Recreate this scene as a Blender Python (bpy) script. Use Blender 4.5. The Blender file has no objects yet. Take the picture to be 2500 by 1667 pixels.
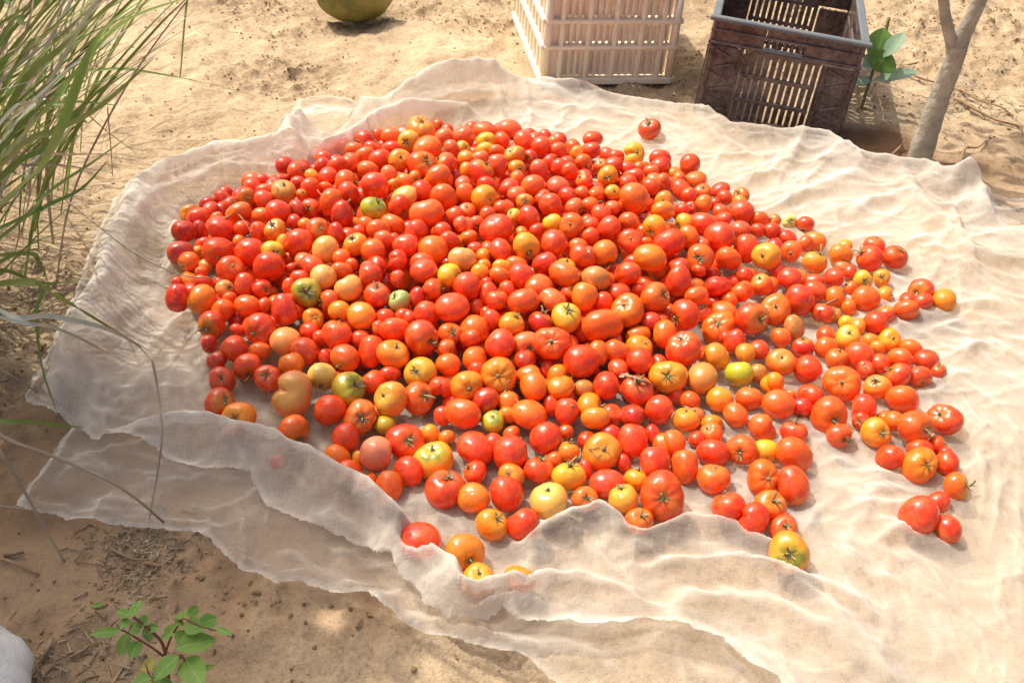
import bpy, bmesh, math, random
import numpy as np
from mathutils import Vector, Matrix, Quaternion

random.seed(11)
RNG = np.random.default_rng(11)
scene = bpy.context.scene
COL = scene.collection

# ------------------------------------------------------------------ camera
PITCH, ROLL, CAM_H, FOC = math.radians(39.0), math.radians(2.0), 1.28, 2465.0
fwd = np.array([0, math.cos(PITCH), -math.sin(PITCH)])
_r0 = np.array([1.0, 0, 0]); _u0 = np.cross(_r0, fwd)
rgt = _r0 * math.cos(ROLL) + _u0 * math.sin(ROLL)
upv = -_r0 * math.sin(ROLL) + _u0 * math.cos(ROLL)
CAM = np.array([0, 0, CAM_H])
cam_data = bpy.data.cameras.new('camera')
cam_data.sensor_width = 36.0
cam_data.lens = 36.0 * FOC / 2500.0
cam_data.clip_start, cam_data.clip_end = 0.02, 500.0
cam = bpy.data.objects.new('camera', cam_data)
M = Matrix(((rgt[0], upv[0], -fwd[0], 0), (rgt[1], upv[1], -fwd[1], 0), (rgt[2], upv[2], -fwd[2], CAM_H), (0, 0, 0, 1)))
cam.matrix_world = M
COL.objects.link(cam)
scene.camera = cam

# ------------------------------------------------------------------ daylight
SUN_EL = math.radians(57.0)
SUN_AZ = np.array([-0.78, 0.62]); SUN_AZ /= np.linalg.norm(SUN_AZ)
to_sun = Vector((SUN_AZ[0] * math.cos(SUN_EL), SUN_AZ[1] * math.cos(SUN_EL), math.sin(SUN_EL)))
world = bpy.data.worlds.new("World")
scene.world = world
world.use_nodes = True
wn = world.node_tree
bg = wn.nodes['Background']
sky = wn.nodes.new('ShaderNodeTexSky')
sky.sky_type = 'NISHITA'
sky.sun_disc = False
sky.sun_elevation = SUN_EL
sky.sun_rotation = math.atan2(SUN_AZ[0], SUN_AZ[1])
sky.air_density, sky.dust_density, sky.ozone_density = 0.8, 8.0, 0.6
wn.links.new(sky.outputs[0], bg.inputs[0])
bg.inputs[1].default_value = 0.15
sun_d = bpy.data.lights.new('sun', 'SUN')
sun_d.energy = 3.0
sun_d.angle = math.radians(0.55)
sun_d.color = (1.0, 0.95, 0.86)
sun = bpy.data.objects.new('sun', sun_d)
sun.rotation_euler = to_sun.to_track_quat('Z', 'Y').to_euler()
sun.location = to_sun * 20
COL.objects.link(sun)
scene.view_settings.view_transform = 'Standard'
scene.view_settings.look = 'None'
scene.view_settings.gamma = 1.0
scene.view_settings.use_curve_mapping = False
scene.view_settings.exposure = 0.43
scene.render.engine = 'CYCLES'
scene.cycles.max_bounces = 8
scene.cycles.transparent_max_bounces = 16
scene.cycles.diffuse_bounces = 4
scene.cycles.use_denoising = True

# ------------------------------------------------------------------ data
TOMATOES = [
[-325,2105,110,279,87,-31,81,50,0,809,50,7,6,0,"medium red tomato showing no cap, in front and left of the golden capped tomato"],
[-466,1983,101,252,89,-93,-1,-37,0,876,58,8,6,0,"medium red tomato showing no cap, well behind the scarred peach tomato"],
[-524,1962,101,291,86,19,-29,94,0,606,238,41,12,1,"medium brownish tomato with a cap, well behind and left of the scarred peach tomato"],
[-565,1943,89,237,89,-46,15,-87,0,809,56,7,6,0,"small red tomato showing no cap, well behind the big left red tomato"],
[-614,1968,75,255,94,48,-72,50,1,589,19,5,40,1,"medium dark red tomato with a cap, well behind the big left red tomato"],
[-612,1894,83,297,78,-49,60,63,5,830,131,7,20,0,"medium orange-red tomato showing no cap, well behind and left of the big left red tomato"],
[-515,1863,109,280,95,-35,65,-67,0,868,44,7,6,0,"medium red tomato showing no cap, well behind the big left red tomato"],
[-638,1832,82,336,78,-42,-33,-84,2,848,43,7,6,0,"large red tomato showing no cap, well behind and left of the big left red tomato"],
[-721,1837,67,264,94,2,87,50,0,547,15,5,6,0,"medium dark red tomato showing no cap, well behind the barrel-shaped tomato"],
[-510,1802,101,243,93,-24,-29,93,1,788,203,7,30,1,"medium orange tomato with a cap, behind the big left red tomato"],
[-706,1758,65,275,95,2,-49,-87,1,561,23,5,6,0,"medium dark red tomato showing no cap, well behind and left of the barrel-shaped tomato"],
[-678,1726,65,234,93,-62,-79,0,1,871,132,7,12,1,"medium orange-red tomato with a cap, behind the barrel-shaped tomato"],
[-620,1743,84,320,93,28,-96,-2,1,741,50,6,12,1,"large red tomato with a cap, well behind the barrel-shaped tomato"],
[-546,1727,95,301,99,7,-5,-100,0,854,44,7,20,0,"large red tomato showing no cap, just behind and left of the big left red tomato"],
[-578,1683,83,283,88,40,-53,75,1,865,58,7,12,1,"large red tomato with a cap, just left of the big left red tomato"],
[-497,1667,100,332,88,-14,95,27,0,751,41,6,6,0,"big round bright red tomato on the left side of the heap"],
[-449,1740,113,307,91,-35,89,28,1,785,47,7,6,0,"large red tomato showing no cap, just left of the scarred peach tomato"],
[-417,1788,117,257,88,63,-58,51,1,866,64,7,40,1,"medium red tomato with a cap, just behind and left of the scarred peach tomato"],
[-401,1882,125,309,85,100,-7,1,1,827,95,7,12,2,"large orange-red tomato with a cap, left of the green-shouldered yellow tomato"],
[-372,1839,124,233,132,1,-35,-94,4,567,24,5,6,0,"medium dark red tomato of upright oval shape, left of the green-shouldered yellow tomato"],
[-374,1934,121,246,94,-70,71,9,0,765,48,7,20,0,"medium red tomato showing no cap, behind and left of the green-shouldered yellow tomato"],
[-387,1985,119,279,85,100,-10,-1,0,786,85,6,40,2,"medium orange-red tomato with a cap, behind and left of the green-shouldered yellow tomato"],
[-313,1945,133,321,87,9,97,21,0,891,48,8,6,0,"large red tomato showing no cap, just behind the green-shouldered yellow tomato"],
[-305,1853,131,279,87,43,-12,89,1,447,411,16,95,2,"yellow tomato with dark green shoulder in the rear part of the heap"],
[-387,1715,118,283,93,-87,48,-12,0,908,395,78,6,0,"peach-orange round tomato with a small scar on top"],
[-328,1727,122,251,93,-28,-10,95,2,902,225,8,30,1,"medium orange tomato with a cap, just right of the scarred peach tomato"],
[-288,1708,119,266,96,-78,61,-16,0,880,123,7,20,0,"medium orange-red tomato showing no cap, in front of the green-shouldered yellow tomato"],
[-286,1776,127,261,88,27,76,60,2,759,95,6,6,0,"medium orange-red tomato showing no cap, just in front of the green-shouldered yellow tomato"],
[-249,2312,84,390,87,15,-16,98,3,822,181,8,30,1,"pale orange double-lobed tomato with dry cap, topmost at the back"],
[-272,2238,90,290,86,-11,-92,36,1,903,318,18,50,1,"golden tomato with green cap centre, below the double-lobed back tomato"],
[-140,2276,87,308,88,20,80,56,2,783,100,29,6,0,"medium light red tomato showing no cap, right of the double-lobed back tomato"],
[-220,2166,111,346,78,10,16,-98,0,913,135,7,6,0,"medium orange-red tomato showing no cap, just in front of the double-lobed back tomato"],
[-221,2053,130,344,94,44,-58,68,2,883,49,8,40,1,"large red tomato with a cap, just in front and right of the golden capped tomato"],
[-168,2068,126,275,87,-82,-2,58,1,718,51,6,40,1,"medium red tomato with a cap, in front and right of the double-lobed back tomato"],
[-278,2097,117,272,91,25,-67,70,1,819,224,8,30,1,"medium orange tomato with a cap, just in front and left of the golden capped tomato"],
[-83,2022,134,305,85,51,21,83,1,783,55,7,40,1,"medium red tomato with a cap, well behind and right of the large smooth orange tomato"],
[-47,2068,125,239,122,-13,64,76,4,798,61,7,6,0,"red tomato of upright oval shape, well in front and right of the double-lobed back tomato"],
[-8,2143,113,257,94,-63,-25,74,2,783,196,7,30,1,"medium orange tomato with a cap, well behind the yellow rear-middle tomato"],
[13,2257,89,280,89,87,42,26,1,819,57,7,6,0,"medium red tomato showing no cap, well right of the double-lobed back tomato"],
[56,2235,91,271,92,5,-33,-94,0,828,59,7,6,0,"medium red tomato showing no cap, well left of the yellow double tomato"],
[36,1971,131,290,89,-15,75,65,1,929,117,8,6,0,"medium orange-red tomato showing no cap, well behind the yellow rear-middle tomato"],
[90,1981,125,279,88,-18,-5,-98,2,779,88,29,6,0,"medium light red tomato showing no cap, well behind and right of the yellow rear-middle tomato"],
[-73,1902,137,294,94,74,-60,29,1,883,265,8,30,1,"medium orange tomato with a cap, well right of the large smooth orange tomato"],
[-176,1990,133,349,78,-49,72,49,5,791,114,6,6,0,"medium orange-red tomato showing no cap, behind the large smooth orange tomato"],
[-159,1900,137,299,88,27,95,15,1,770,92,6,6,0,"large orange-red tomato showing no cap, just behind and right of the large smooth orange tomato"],
[-191,1825,141,362,89,-21,64,74,2,922,112,8,6,0,"large smooth orange tomato in the rear half of the heap"],
[-210,1936,131,252,95,47,76,-45,1,735,40,6,20,0,"medium red tomato showing no cap, just behind the large smooth orange tomato"],
[-253,1870,131,245,88,54,-79,-28,0,739,38,6,12,1,"medium red tomato with a cap, just right of the green-shouldered yellow tomato"],
[-40,1786,136,358,78,36,8,-93,2,785,45,7,6,0,"large red tomato showing no cap, just behind and left of the yellow rear-middle tomato"],
[26,1840,132,255,86,46,85,-27,0,740,38,6,6,0,"medium red tomato showing no cap, just behind the yellow rear-middle tomato"],
[72,1899,131,260,93,75,43,-50,2,761,52,7,6,0,"medium red tomato showing no cap, behind and right of the yellow rear-middle tomato"],
[117,1816,131,275,86,-23,-78,59,1,762,102,6,12,1,"medium orange-red tomato with a cap, behind and left of the brownish amber tomato"],
[23,1727,132,287,91,23,-97,3,0,931,303,19,50,1,"yellow-orange tomato with brown cap in the rear middle of the heap"],
[79,1744,131,290,98,-97,18,-17,0,735,54,6,6,0,"large red tomato showing no cap, just right of the yellow rear-middle tomato"],
[-29,1713,129,250,86,-80,-3,-60,0,765,44,7,20,0,"medium red tomato showing no cap, just left of the yellow rear-middle tomato"],
[-105,1679,129,284,90,7,66,75,2,801,319,69,20,0,"medium pale orange tomato showing no cap, well left of the yellow rear-middle tomato"],
[-167,1716,123,313,99,-60,-5,-80,2,920,146,8,6,0,"large orange-red tomato showing no cap, in front of the large smooth orange tomato"],
[-236,1675,121,221,93,-11,51,-85,5,847,44,7,20,0,"medium red tomato showing no cap, behind the pale green tomato"],
[-224,1721,128,267,89,17,-28,-95,0,881,51,8,20,0,"medium red tomato showing no cap, in front and left of the large smooth orange tomato"],
[-208,1771,131,249,87,-14,91,-39,5,725,39,6,6,0,"red tomato showing no cap, just in front and left of the large smooth orange tomato"],
[61,1684,122,264,84,-33,82,47,2,767,42,7,6,0,"medium red tomato showing no cap, just in front and right of the yellow rear-middle tomato"],
[138,1715,122,272,95,-37,62,-69,5,828,61,7,20,0,"medium red tomato showing no cap, just left of the brownish amber tomato"],
[345,2440,42,301,91,-25,-24,94,1,764,48,7,12,1,"red tomato lying all alone on the net behind the heap"],
[287,2248,69,298,88,18,-70,69,5,922,410,19,50,1,"yellow double-lobed tomato with a dry cap at the back edge of the heap"],
[426,2238,52,271,93,-1,69,-73,1,764,52,7,6,0,"red tomato on bare net at the end of the dry twig"],
[209,2078,103,241,91,-15,-93,33,0,924,277,9,30,1,"small orange tomato with a cap, just in front and left of the yellow double tomato"],
[260,1954,119,352,90,-61,65,-46,2,874,127,7,6,0,"large dusty orange tomato with a dent, rear right of the heap"],
[198,1825,120,254,100,-58,78,24,1,789,52,7,6,0,"medium red tomato showing no cap, just behind the brownish amber tomato"],
[243,1863,114,240,85,-57,-72,-41,1,768,88,6,12,1,"medium orange-red tomato with a cap, just in front of the dented dusty tomato"],
[325,1938,99,289,78,-21,75,62,1,869,205,8,15,0,"medium orange tomato showing no cap, just in front and right of the dented dusty tomato"],
[243,1791,114,258,86,-16,-67,72,1,866,45,7,12,1,"medium red tomato with a cap, just behind and left of the big amber tomato"],
[298,1851,108,275,92,-41,-90,13,2,947,281,9,30,1,"medium orange tomato with a cap, just behind the big amber tomato"],
[373,1851,91,236,90,-57,-81,15,1,917,135,8,12,1,"medium orange-red tomato with a cap, behind and right of the big amber tomato"],
[326,1798,107,334,91,-44,67,59,0,776,38,7,6,0,"large red tomato showing no cap, just behind and right of the big amber tomato"],
[412,1909,86,299,89,30,70,65,1,806,43,7,20,0,"medium red tomato showing no cap, well in front of the red tomato by the twig"],
[520,2007,62,286,99,49,59,64,1,761,52,7,6,0,"medium red tomato showing no cap, left of the knobbly cream tomato"],
[445,1863,85,334,97,41,-7,-91,0,810,51,7,6,0,"large red tomato showing no cap, well left of the golden rayed tomato"],
[635,2014,38,176,86,-12,-89,45,2,761,761,223,40,2,"knobbly cream and pale green tomato on the rear edge of the heap"],
[502,1850,65,261,129,-1,71,71,4,806,50,7,6,0,"medium red tomato of upright oval shape, just left of the golden rayed tomato"],
[543,1820,68,314,93,-61,-65,46,1,818,296,17,50,1,"golden orange tomato with yellow-green shoulder rays"],
[390,1776,83,313,94,-18,-77,61,1,831,96,7,12,1,"large orange-red tomato with a cap, well right of the big amber tomato"],
[454,1791,76,299,78,43,70,57,2,863,102,7,20,0,"medium orange-red tomato showing no cap, left of the golden rayed tomato"],
[279,1734,110,349,84,-29,-24,-93,2,787,181,7,15,0,"big smooth amber tomato without a visible cap"],
[185,1732,120,283,95,32,-73,-60,1,853,164,8,30,2,"brownish amber tomato behind the big amber one"],
[609,1868,49,240,86,-40,-84,36,1,925,112,8,12,1,"medium orange-red tomato with a cap, just right of the golden rayed tomato"],
[654,1833,47,282,88,32,20,93,2,834,247,8,30,2,"medium orange tomato with a cap, in front and right of the knobbly cream tomato"],
[722,1877,39,270,92,4,-100,-5,0,922,183,8,30,1,"medium orange tomato with a cap, just left of the tall lobed tomato"],
[782,1866,41,304,95,-81,-2,59,0,813,41,7,12,1,"tall lobed bright red tomato behind the right flank"],
[844,1880,37,277,93,18,-25,95,1,812,41,7,12,1,"red tomato with a yellow withered bit on its cap"],
[583,1760,52,276,89,-19,-25,-95,1,814,40,7,20,0,"medium red tomato showing no cap, just in front and right of the golden rayed tomato"],
[688,1789,39,229,91,67,-4,-74,0,781,46,7,6,0,"small red tomato showing no cap, in front and left of the tall lobed tomato"],
[737,1713,40,283,98,-1,-11,-99,0,897,116,7,6,0,"medium orange-red tomato showing no cap, in front of the tall lobed tomato"],
[674,1717,40,240,94,79,-21,57,1,875,136,7,12,1,"medium orange-red tomato with a cap, behind the yellow squat tomato"],
[864,1754,35,277,94,-60,-71,38,2,786,55,7,40,2,"ribbed red tomato touching the outermost orange one"],
[816,1688,33,260,79,13,88,46,1,836,93,7,6,0,"medium orange-red tomato showing no cap, just in front and left of the ribbed red tomato"],
[905,1723,35,263,99,99,-10,7,0,900,234,8,15,0,"smooth orange tomato, outermost on the bare net at the right"],
[587,1681,55,322,94,-34,78,-52,2,749,41,6,6,0,"large red tomato showing no cap, well in front and right of the golden rayed tomato"],
[634,1655,42,229,93,53,38,-76,5,757,55,6,6,0,"medium red tomato showing no cap, behind and left of the yellow squat tomato"],
[-670,1608,59,230,132,-3,-44,-90,4,679,22,6,6,0,"medium dark red tomato of upright oval shape, just left of the barrel-shaped tomato"],
[-618,1596,68,295,95,-91,-4,41,0,802,178,7,15,0,"dull orange barrel-shaped tomato on the left edge of the heap"],
[-538,1633,80,209,122,16,-37,-92,4,753,51,6,6,0,"medium red tomato of upright oval shape, right of the barrel-shaped tomato"],
[-380,1630,106,270,97,-56,-15,-81,0,816,398,105,6,0,"smooth pale yellow tomato behind the yellow-green ribbed tomato"],
[-406,1587,99,302,93,20,-74,64,2,388,263,14,95,1,"yellow-green ribbed tomato with star-shaped cap facing up"],
[-324,1594,108,282,93,-50,45,74,1,844,357,73,6,0,"tan orange smooth tomato beside the pale yellow one"],
[-283,1622,121,263,91,-100,-6,-6,0,735,45,6,6,0,"medium red tomato showing no cap, just behind and right of the tan orange tomato"],
[-266,1576,108,265,92,14,1,99,1,779,43,7,12,2,"medium red tomato with a cap, just left of the pale green tomato"],
[-569,1566,65,226,99,78,-8,-62,1,891,108,7,6,0,"medium orange-red tomato showing no cap, just in front and right of the barrel-shaped tomato"],
[-522,1570,74,257,89,26,92,31,1,890,96,7,20,0,"medium orange-red tomato showing no cap, in front and left of the big left red tomato"],
[-442,1543,90,253,132,19,-39,-90,4,782,39,7,20,0,"red tomato of upright oval shape, just in front and left of the yellow-green ribbed tomato"],
[-580,1521,62,277,92,-20,-94,28,2,745,54,6,40,1,"large red tomato with a cap, just in front of the barrel-shaped tomato"],
[-480,1499,75,329,90,-30,-93,22,3,750,40,6,12,1,"red tomato with a cap, well in front and left of the yellow-green ribbed tomato"],
[-522,1457,58,267,99,-46,-51,-73,2,747,52,6,6,0,"large red tomato showing no cap, well in front and right of the barrel-shaped tomato"],
[-427,1477,63,298,99,-69,72,-6,0,803,294,69,20,0,"large pale orange tomato showing no cap, well behind and left of the pale yellow-green tomato"],
[-385,1533,78,214,86,44,-62,65,2,844,214,8,30,1,"medium orange tomato with a cap, just in front of the yellow-green ribbed tomato"],
[-334,1542,91,217,94,-9,-89,-44,2,861,256,8,30,2,"medium orange tomato with a cap, just in front of the tan orange tomato"],
[-289,1521,97,285,87,11,33,-94,1,948,246,9,15,0,"large orange tomato showing no cap, just in front and right of the tan orange tomato"],
[-332,1479,85,290,95,31,43,84,1,840,57,7,12,1,"large red tomato with a cap, behind the pale yellow-green tomato"],
[-387,1450,64,280,93,-67,-59,-45,0,733,51,6,6,0,"large red tomato showing no cap, just behind and left of the pale yellow-green tomato"],
[-489,1412,55,267,87,40,-89,-21,1,728,50,6,12,2,"large red tomato with a cap, well behind and left of the heart-shaped pale tomato"],
[-406,1412,65,238,91,-36,55,75,0,810,160,7,15,0,"medium orange tomato showing no cap, just behind the heart-shaped pale tomato"],
[-530,1382,46,251,93,27,-63,73,1,631,25,5,12,1,"medium dark red tomato with a cap, well left of the heart-shaped pale tomato"],
[-445,1384,53,260,94,10,-57,82,2,748,36,6,12,2,"large red tomato with a cap, just behind and left of the heart-shaped pale tomato"],
[-518,1324,44,278,86,60,-44,67,0,647,24,5,40,1,"large dark red tomato with a cap, well left of the heart-shaped pale tomato"],
[-476,1285,45,310,87,-11,-78,62,2,925,228,9,30,1,"very large orange tomato with a cap, well left of the down-stemmed tomato"],
[-390,1332,63,405,92,2,-65,76,5,750,240,65,40,0,"big pale orange heart-shaped tomato with a scar at its cleft"],
[-343,1384,61,269,93,-3,-96,-29,2,809,512,104,40,1,"pale yellow-green tomato beside the large olive-green one"],
[-290,1351,64,326,88,64,-35,68,3,386,284,14,95,1,"large olive-green and yellow tomato with dry cap near the front of the heap"],
[-306,1425,72,273,92,-51,-86,-11,1,757,84,6,12,1,"large orange-red tomato with a cap, just behind the large olive-green tomato"],
[-263,1447,73,245,132,6,78,62,4,877,59,8,6,0,"large red tomato of upright oval shape, behind and right of the large olive-green tomato"],
[-249,1375,60,240,93,-71,44,56,0,868,45,7,20,0,"medium red tomato showing no cap, just behind and left of the streaked yellow tomato"],
[-318,1306,51,284,97,52,15,-84,2,873,64,7,6,0,"large red tomato showing no cap, just in front and left of the large olive-green tomato"],
[-261,1289,52,310,94,27,-74,62,3,798,123,7,12,1,"very large orange-red tomato with a cap, just in front of the large olive-green tomato"],
[-221,1564,105,223,89,-52,-25,82,2,370,453,123,12,1,"small pale green tomato wedged among red ones"],
[-181,1634,129,279,82,28,-6,-96,2,816,55,7,20,0,"medium red tomato showing no cap, behind and right of the pale green tomato"],
[-157,1593,113,225,90,99,-16,6,2,756,54,6,40,1,"medium red tomato with a cap, right of the pale green tomato"],
[-128,1631,122,253,93,82,-45,35,1,943,459,19,50,2,"medium yellow-orange tomato with a cap, well behind and right of the pale green tomato"],
[-92,1598,119,281,97,-45,88,-16,1,778,49,7,6,0,"large red tomato showing no cap, well behind and right of the scabby red tomato"],
[-32,1567,112,213,94,6,38,92,1,785,57,7,12,1,"medium red tomato with a cap, well in front and left of the yellow rear-middle tomato"],
[14,1640,121,260,100,77,56,-31,1,845,47,7,6,0,"medium red tomato showing no cap, just in front of the yellow rear-middle tomato"],
[101,1646,123,332,78,40,59,70,0,774,112,6,20,0,"large orange-red tomato showing no cap, just left of the dull tan tomato"],
[49,1615,113,289,78,-13,-2,-99,2,871,111,7,6,0,"medium orange-red tomato showing no cap, in front of the yellow rear-middle tomato"],
[19,1565,111,314,84,-30,86,42,0,801,80,7,6,0,"large orange-red tomato showing no cap, left of the bright yellow tomato"],
[75,1581,107,286,78,-30,-34,-89,5,863,146,32,6,0,"medium light red tomato showing no cap, just behind and left of the bright yellow tomato"],
[139,1594,108,246,123,16,72,67,4,847,178,8,15,0,"orange tomato of upright oval shape, just in front and left of the dull tan tomato"],
[-164,1531,102,246,99,-15,89,42,2,826,46,7,20,0,"medium red tomato showing no cap, just behind the scabby red tomato"],
[-115,1541,111,341,83,-4,-16,-99,0,871,61,7,6,0,"large red tomato showing no cap, behind and right of the scabby red tomato"],
[-73,1507,87,290,99,-73,67,-11,1,905,134,7,6,0,"large orange-red tomato showing no cap, well right of the scabby red tomato"],
[-221,1490,92,297,78,-8,79,61,0,826,58,7,20,0,"large red tomato showing no cap, just left of the scabby red tomato"],
[-168,1462,95,346,89,75,-63,18,3,776,58,7,12,2,"large red tomato with tiny dark scabs in mid heap"],
[-116,1487,89,228,89,24,-65,72,2,813,104,7,12,2,"medium orange-red tomato with a cap, just right of the scabby red tomato"],
[-2,1513,98,264,84,40,13,91,2,818,242,8,30,1,"large orange tomato with a cap, behind and left of the star-capped red tomato"],
[52,1526,95,229,90,30,37,88,0,588,20,5,12,2,"medium dark red tomato with a cap, just behind and left of the star-capped red tomato"],
[104,1535,100,304,87,0,-22,98,1,774,377,16,50,1,"bright yellow tomato with a dimpled top in mid heap"],
[-21,1462,89,284,100,-82,55,15,1,825,43,7,20,0,"large red tomato showing no cap, well left of the star-capped red tomato"],
[27,1475,78,270,87,18,-93,32,1,938,155,35,12,1,"large light red tomato with a cap, just left of the star-capped red tomato"],
[75,1461,94,347,94,-11,-65,75,3,875,66,8,12,1,"big red tomato with a star-shaped pale cap in mid heap"],
[128,1431,79,339,96,-46,65,-60,0,730,37,6,6,0,"red tomato showing no cap, just in front and right of the star-capped red tomato"],
[162,1465,72,207,126,-6,-47,-88,4,879,127,7,6,0,"medium orange-red tomato of upright oval shape, right of the star-capped red tomato"],
[-219,1428,83,300,86,35,-6,94,2,909,177,8,30,1,"large orange tomato with a cap, just in front and left of the scabby red tomato"],
[-115,1416,73,223,100,-50,79,-35,1,904,128,7,6,0,"medium orange-red tomato showing no cap, just right of the olive yellow tomato"],
[-68,1440,70,255,87,-78,24,-57,2,886,135,7,20,0,"medium orange-red tomato showing no cap, well right of the olive yellow tomato"],
[-164,1393,73,297,94,-31,-68,67,1,838,340,17,50,1,"olive yellow tomato with a green shoulder wedged in mid heap"],
[-211,1324,66,317,94,-52,-41,75,2,777,245,16,50,1,"yellow tomato with green streaks and a dry cap on its side"],
[-166,1347,52,303,92,62,-47,63,2,790,91,6,12,2,"large orange-red tomato with a cap, just in front of the olive yellow tomato"],
[-125,1365,61,219,92,-7,46,-89,5,754,50,6,20,0,"medium red tomato showing no cap, just in front and right of the olive yellow tomato"],
[-79,1367,68,295,89,26,-90,35,3,890,222,8,30,1,"large orange tomato with a cap, behind and left of the green-topped tomato"],
[-22,1388,77,343,94,-1,-83,56,3,802,178,7,30,1,"very large orange tomato with a cap, behind the green-topped tomato"],
[-42,1342,57,241,93,20,31,-93,0,557,23,5,6,0,"medium dark red tomato showing no cap, just behind the green-topped tomato"],
[42,1370,66,281,88,95,32,3,1,907,143,7,6,0,"large orange-red tomato showing no cap, in front and left of the star-capped red tomato"],
[87,1413,60,218,88,89,-45,-9,1,866,200,8,30,2,"medium orange tomato with a cap, just in front of the star-capped red tomato"],
[92,1377,62,268,78,10,-30,-95,5,787,196,7,15,0,"medium orange tomato showing no cap, in front of the star-capped red tomato"],
[-2,1344,50,204,100,63,68,-37,0,869,170,8,15,0,"medium orange tomato showing no cap, just behind and right of the green-topped tomato"],
[35,1308,55,335,78,-40,-36,-84,0,927,148,8,20,0,"large orange-red tomato showing no cap, just right of the green-topped tomato"],
[74,1344,44,161,132,26,-51,-82,4,770,50,7,6,0,"medium red tomato of upright oval shape, left of the green-stalked orange tomato"],
[101,1322,53,207,130,15,80,58,4,793,43,7,6,0,"medium red tomato of upright oval shape, just left of the green-stalked orange tomato"],
[145,1347,39,280,85,93,-10,36,1,921,230,8,30,2,"large orange tomato with a cap, just behind and left of the green-stalked orange tomato"],
[152,1308,53,253,82,-1,86,51,2,814,209,7,15,0,"orange tomato with a green stalk curling off it, near the front"],
[-29,1296,47,214,85,-1,-13,99,1,411,402,15,95,1,"small green-topped tomato between red ones near the front"],
[-81,1304,56,325,83,31,80,52,1,905,94,7,6,0,"large orange-red tomato showing no cap, just left of the green-topped tomato"],
[24,1437,74,215,82,-12,-14,-98,2,594,27,5,20,0,"small dark red tomato showing no cap, in front and left of the star-capped red tomato"],
[231,1675,108,306,83,30,75,59,5,733,44,6,20,0,"large red tomato showing no cap, just in front and left of the big amber tomato"],
[161,1644,114,333,82,7,77,64,1,594,204,41,6,0,"dull tan tomato half buried below the brownish amber one"],
[335,1681,93,266,130,-6,-39,-92,4,729,42,6,20,0,"large red tomato of upright oval shape, in front and right of the big amber tomato"],
[281,1616,95,316,90,66,-37,66,2,771,113,6,12,1,"large orange-red tomato with a cap, in front of the big amber tomato"],
[223,1568,98,345,89,-42,-38,82,2,775,126,6,12,1,"very large orange-red tomato with a cap, in front and right of the dull tan tomato"],
[173,1522,94,398,78,-31,89,32,5,754,98,6,6,0,"very large orange-red tomato showing no cap, just right of the bright yellow tomato"],
[369,1652,77,254,83,-36,74,56,2,862,106,7,6,0,"medium orange-red tomato showing no cap, well in front and right of the big amber tomato"],
[413,1690,75,241,89,-2,84,54,2,740,17,8,20,0,"medium crimson tomato showing no cap, well in front and left of the golden rayed tomato"],
[473,1693,62,237,87,24,-11,-97,5,865,100,7,6,0,"small orange-red tomato showing no cap, in front and left of the golden rayed tomato"],
[517,1724,59,244,94,-44,-1,90,1,785,94,6,40,1,"medium orange-red tomato with a cap, just in front of the golden rayed tomato"],
[339,1585,80,303,89,-86,-50,-7,2,787,49,7,12,1,"large red tomato with a cap, well in front and right of the big amber tomato"],
[411,1597,41,349,87,-26,-50,82,3,931,129,8,12,2,"very large orange-red tomato with a cap, well behind and left of the mustard-green tomato"],
[477,1600,65,342,85,43,-77,46,2,816,47,7,40,2,"very large red tomato with a cap, well behind the mustard-green tomato"],
[530,1640,60,327,87,-25,-61,75,2,924,139,8,12,1,"large orange-red tomato with a cap, well in front of the golden rayed tomato"],
[561,1597,47,209,132,24,-48,-84,4,522,199,36,6,0,"medium brownish tomato of upright oval shape, well left of the yellow squat tomato"],
[294,1531,72,273,90,-99,7,-15,0,908,118,7,20,0,"large orange-red tomato showing no cap, well behind and left of the brown-orange tomato"],
[242,1492,66,265,90,52,-17,84,1,907,216,8,30,1,"large orange tomato with a cap, well behind and left of the brown-orange tomato"],
[240,1450,71,251,95,1,67,-74,1,765,42,7,6,0,"medium red tomato showing no cap, well left of the brown-orange tomato"],
[327,1489,72,355,95,-35,-10,93,3,827,46,7,12,1,"very large red tomato with a cap, just behind and left of the brown-orange tomato"],
[434,1535,55,203,132,-12,-42,-90,4,723,39,6,6,0,"medium red tomato of upright oval shape, behind the mustard-green tomato"],
[390,1488,56,270,86,-67,35,-66,0,907,231,8,15,0,"large orange tomato showing no cap, just behind and right of the brown-orange tomato"],
[449,1502,55,206,91,-24,-9,-97,0,816,234,8,15,0,"small orange tomato showing no cap, just behind the mustard-green tomato"],
[517,1490,47,281,87,-21,-45,87,1,798,124,7,40,1,"large orange-red tomato with a cap, right of the mustard-green tomato"],
[175,1388,59,260,93,85,12,-52,1,757,40,7,6,0,"large red tomato showing no cap, just behind the green-stalked orange tomato"],
[231,1381,58,298,86,2,-27,96,0,738,41,6,12,2,"large red tomato with a cap, well behind and right of the green-stalked orange tomato"],
[290,1416,62,335,93,-9,-71,70,3,895,266,8,30,1,"very large orange tomato with a cap, just left of the brown-orange tomato"],
[356,1422,55,307,96,96,-29,-5,0,611,230,42,6,0,"brown-orange tomato sunk beside the mustard-green one"],
[428,1447,49,281,92,-7,71,70,2,469,443,17,47,0,"mustard-green tomato on the right part of the heap"],
[384,1379,44,256,94,46,71,53,0,885,255,8,15,0,"large orange tomato showing no cap, just in front and right of the brown-orange tomato"],
[441,1389,40,242,91,-2,46,89,0,786,90,6,12,1,"medium orange-red tomato with a cap, just in front and right of the mustard-green tomato"],
[493,1437,38,237,83,23,91,34,5,913,240,8,15,0,"medium orange tomato showing no cap, right of the mustard-green tomato"],
[492,1373,42,317,89,-14,-41,-90,2,848,116,7,6,0,"large orange-red tomato showing no cap, well in front and right of the mustard-green tomato"],
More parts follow.
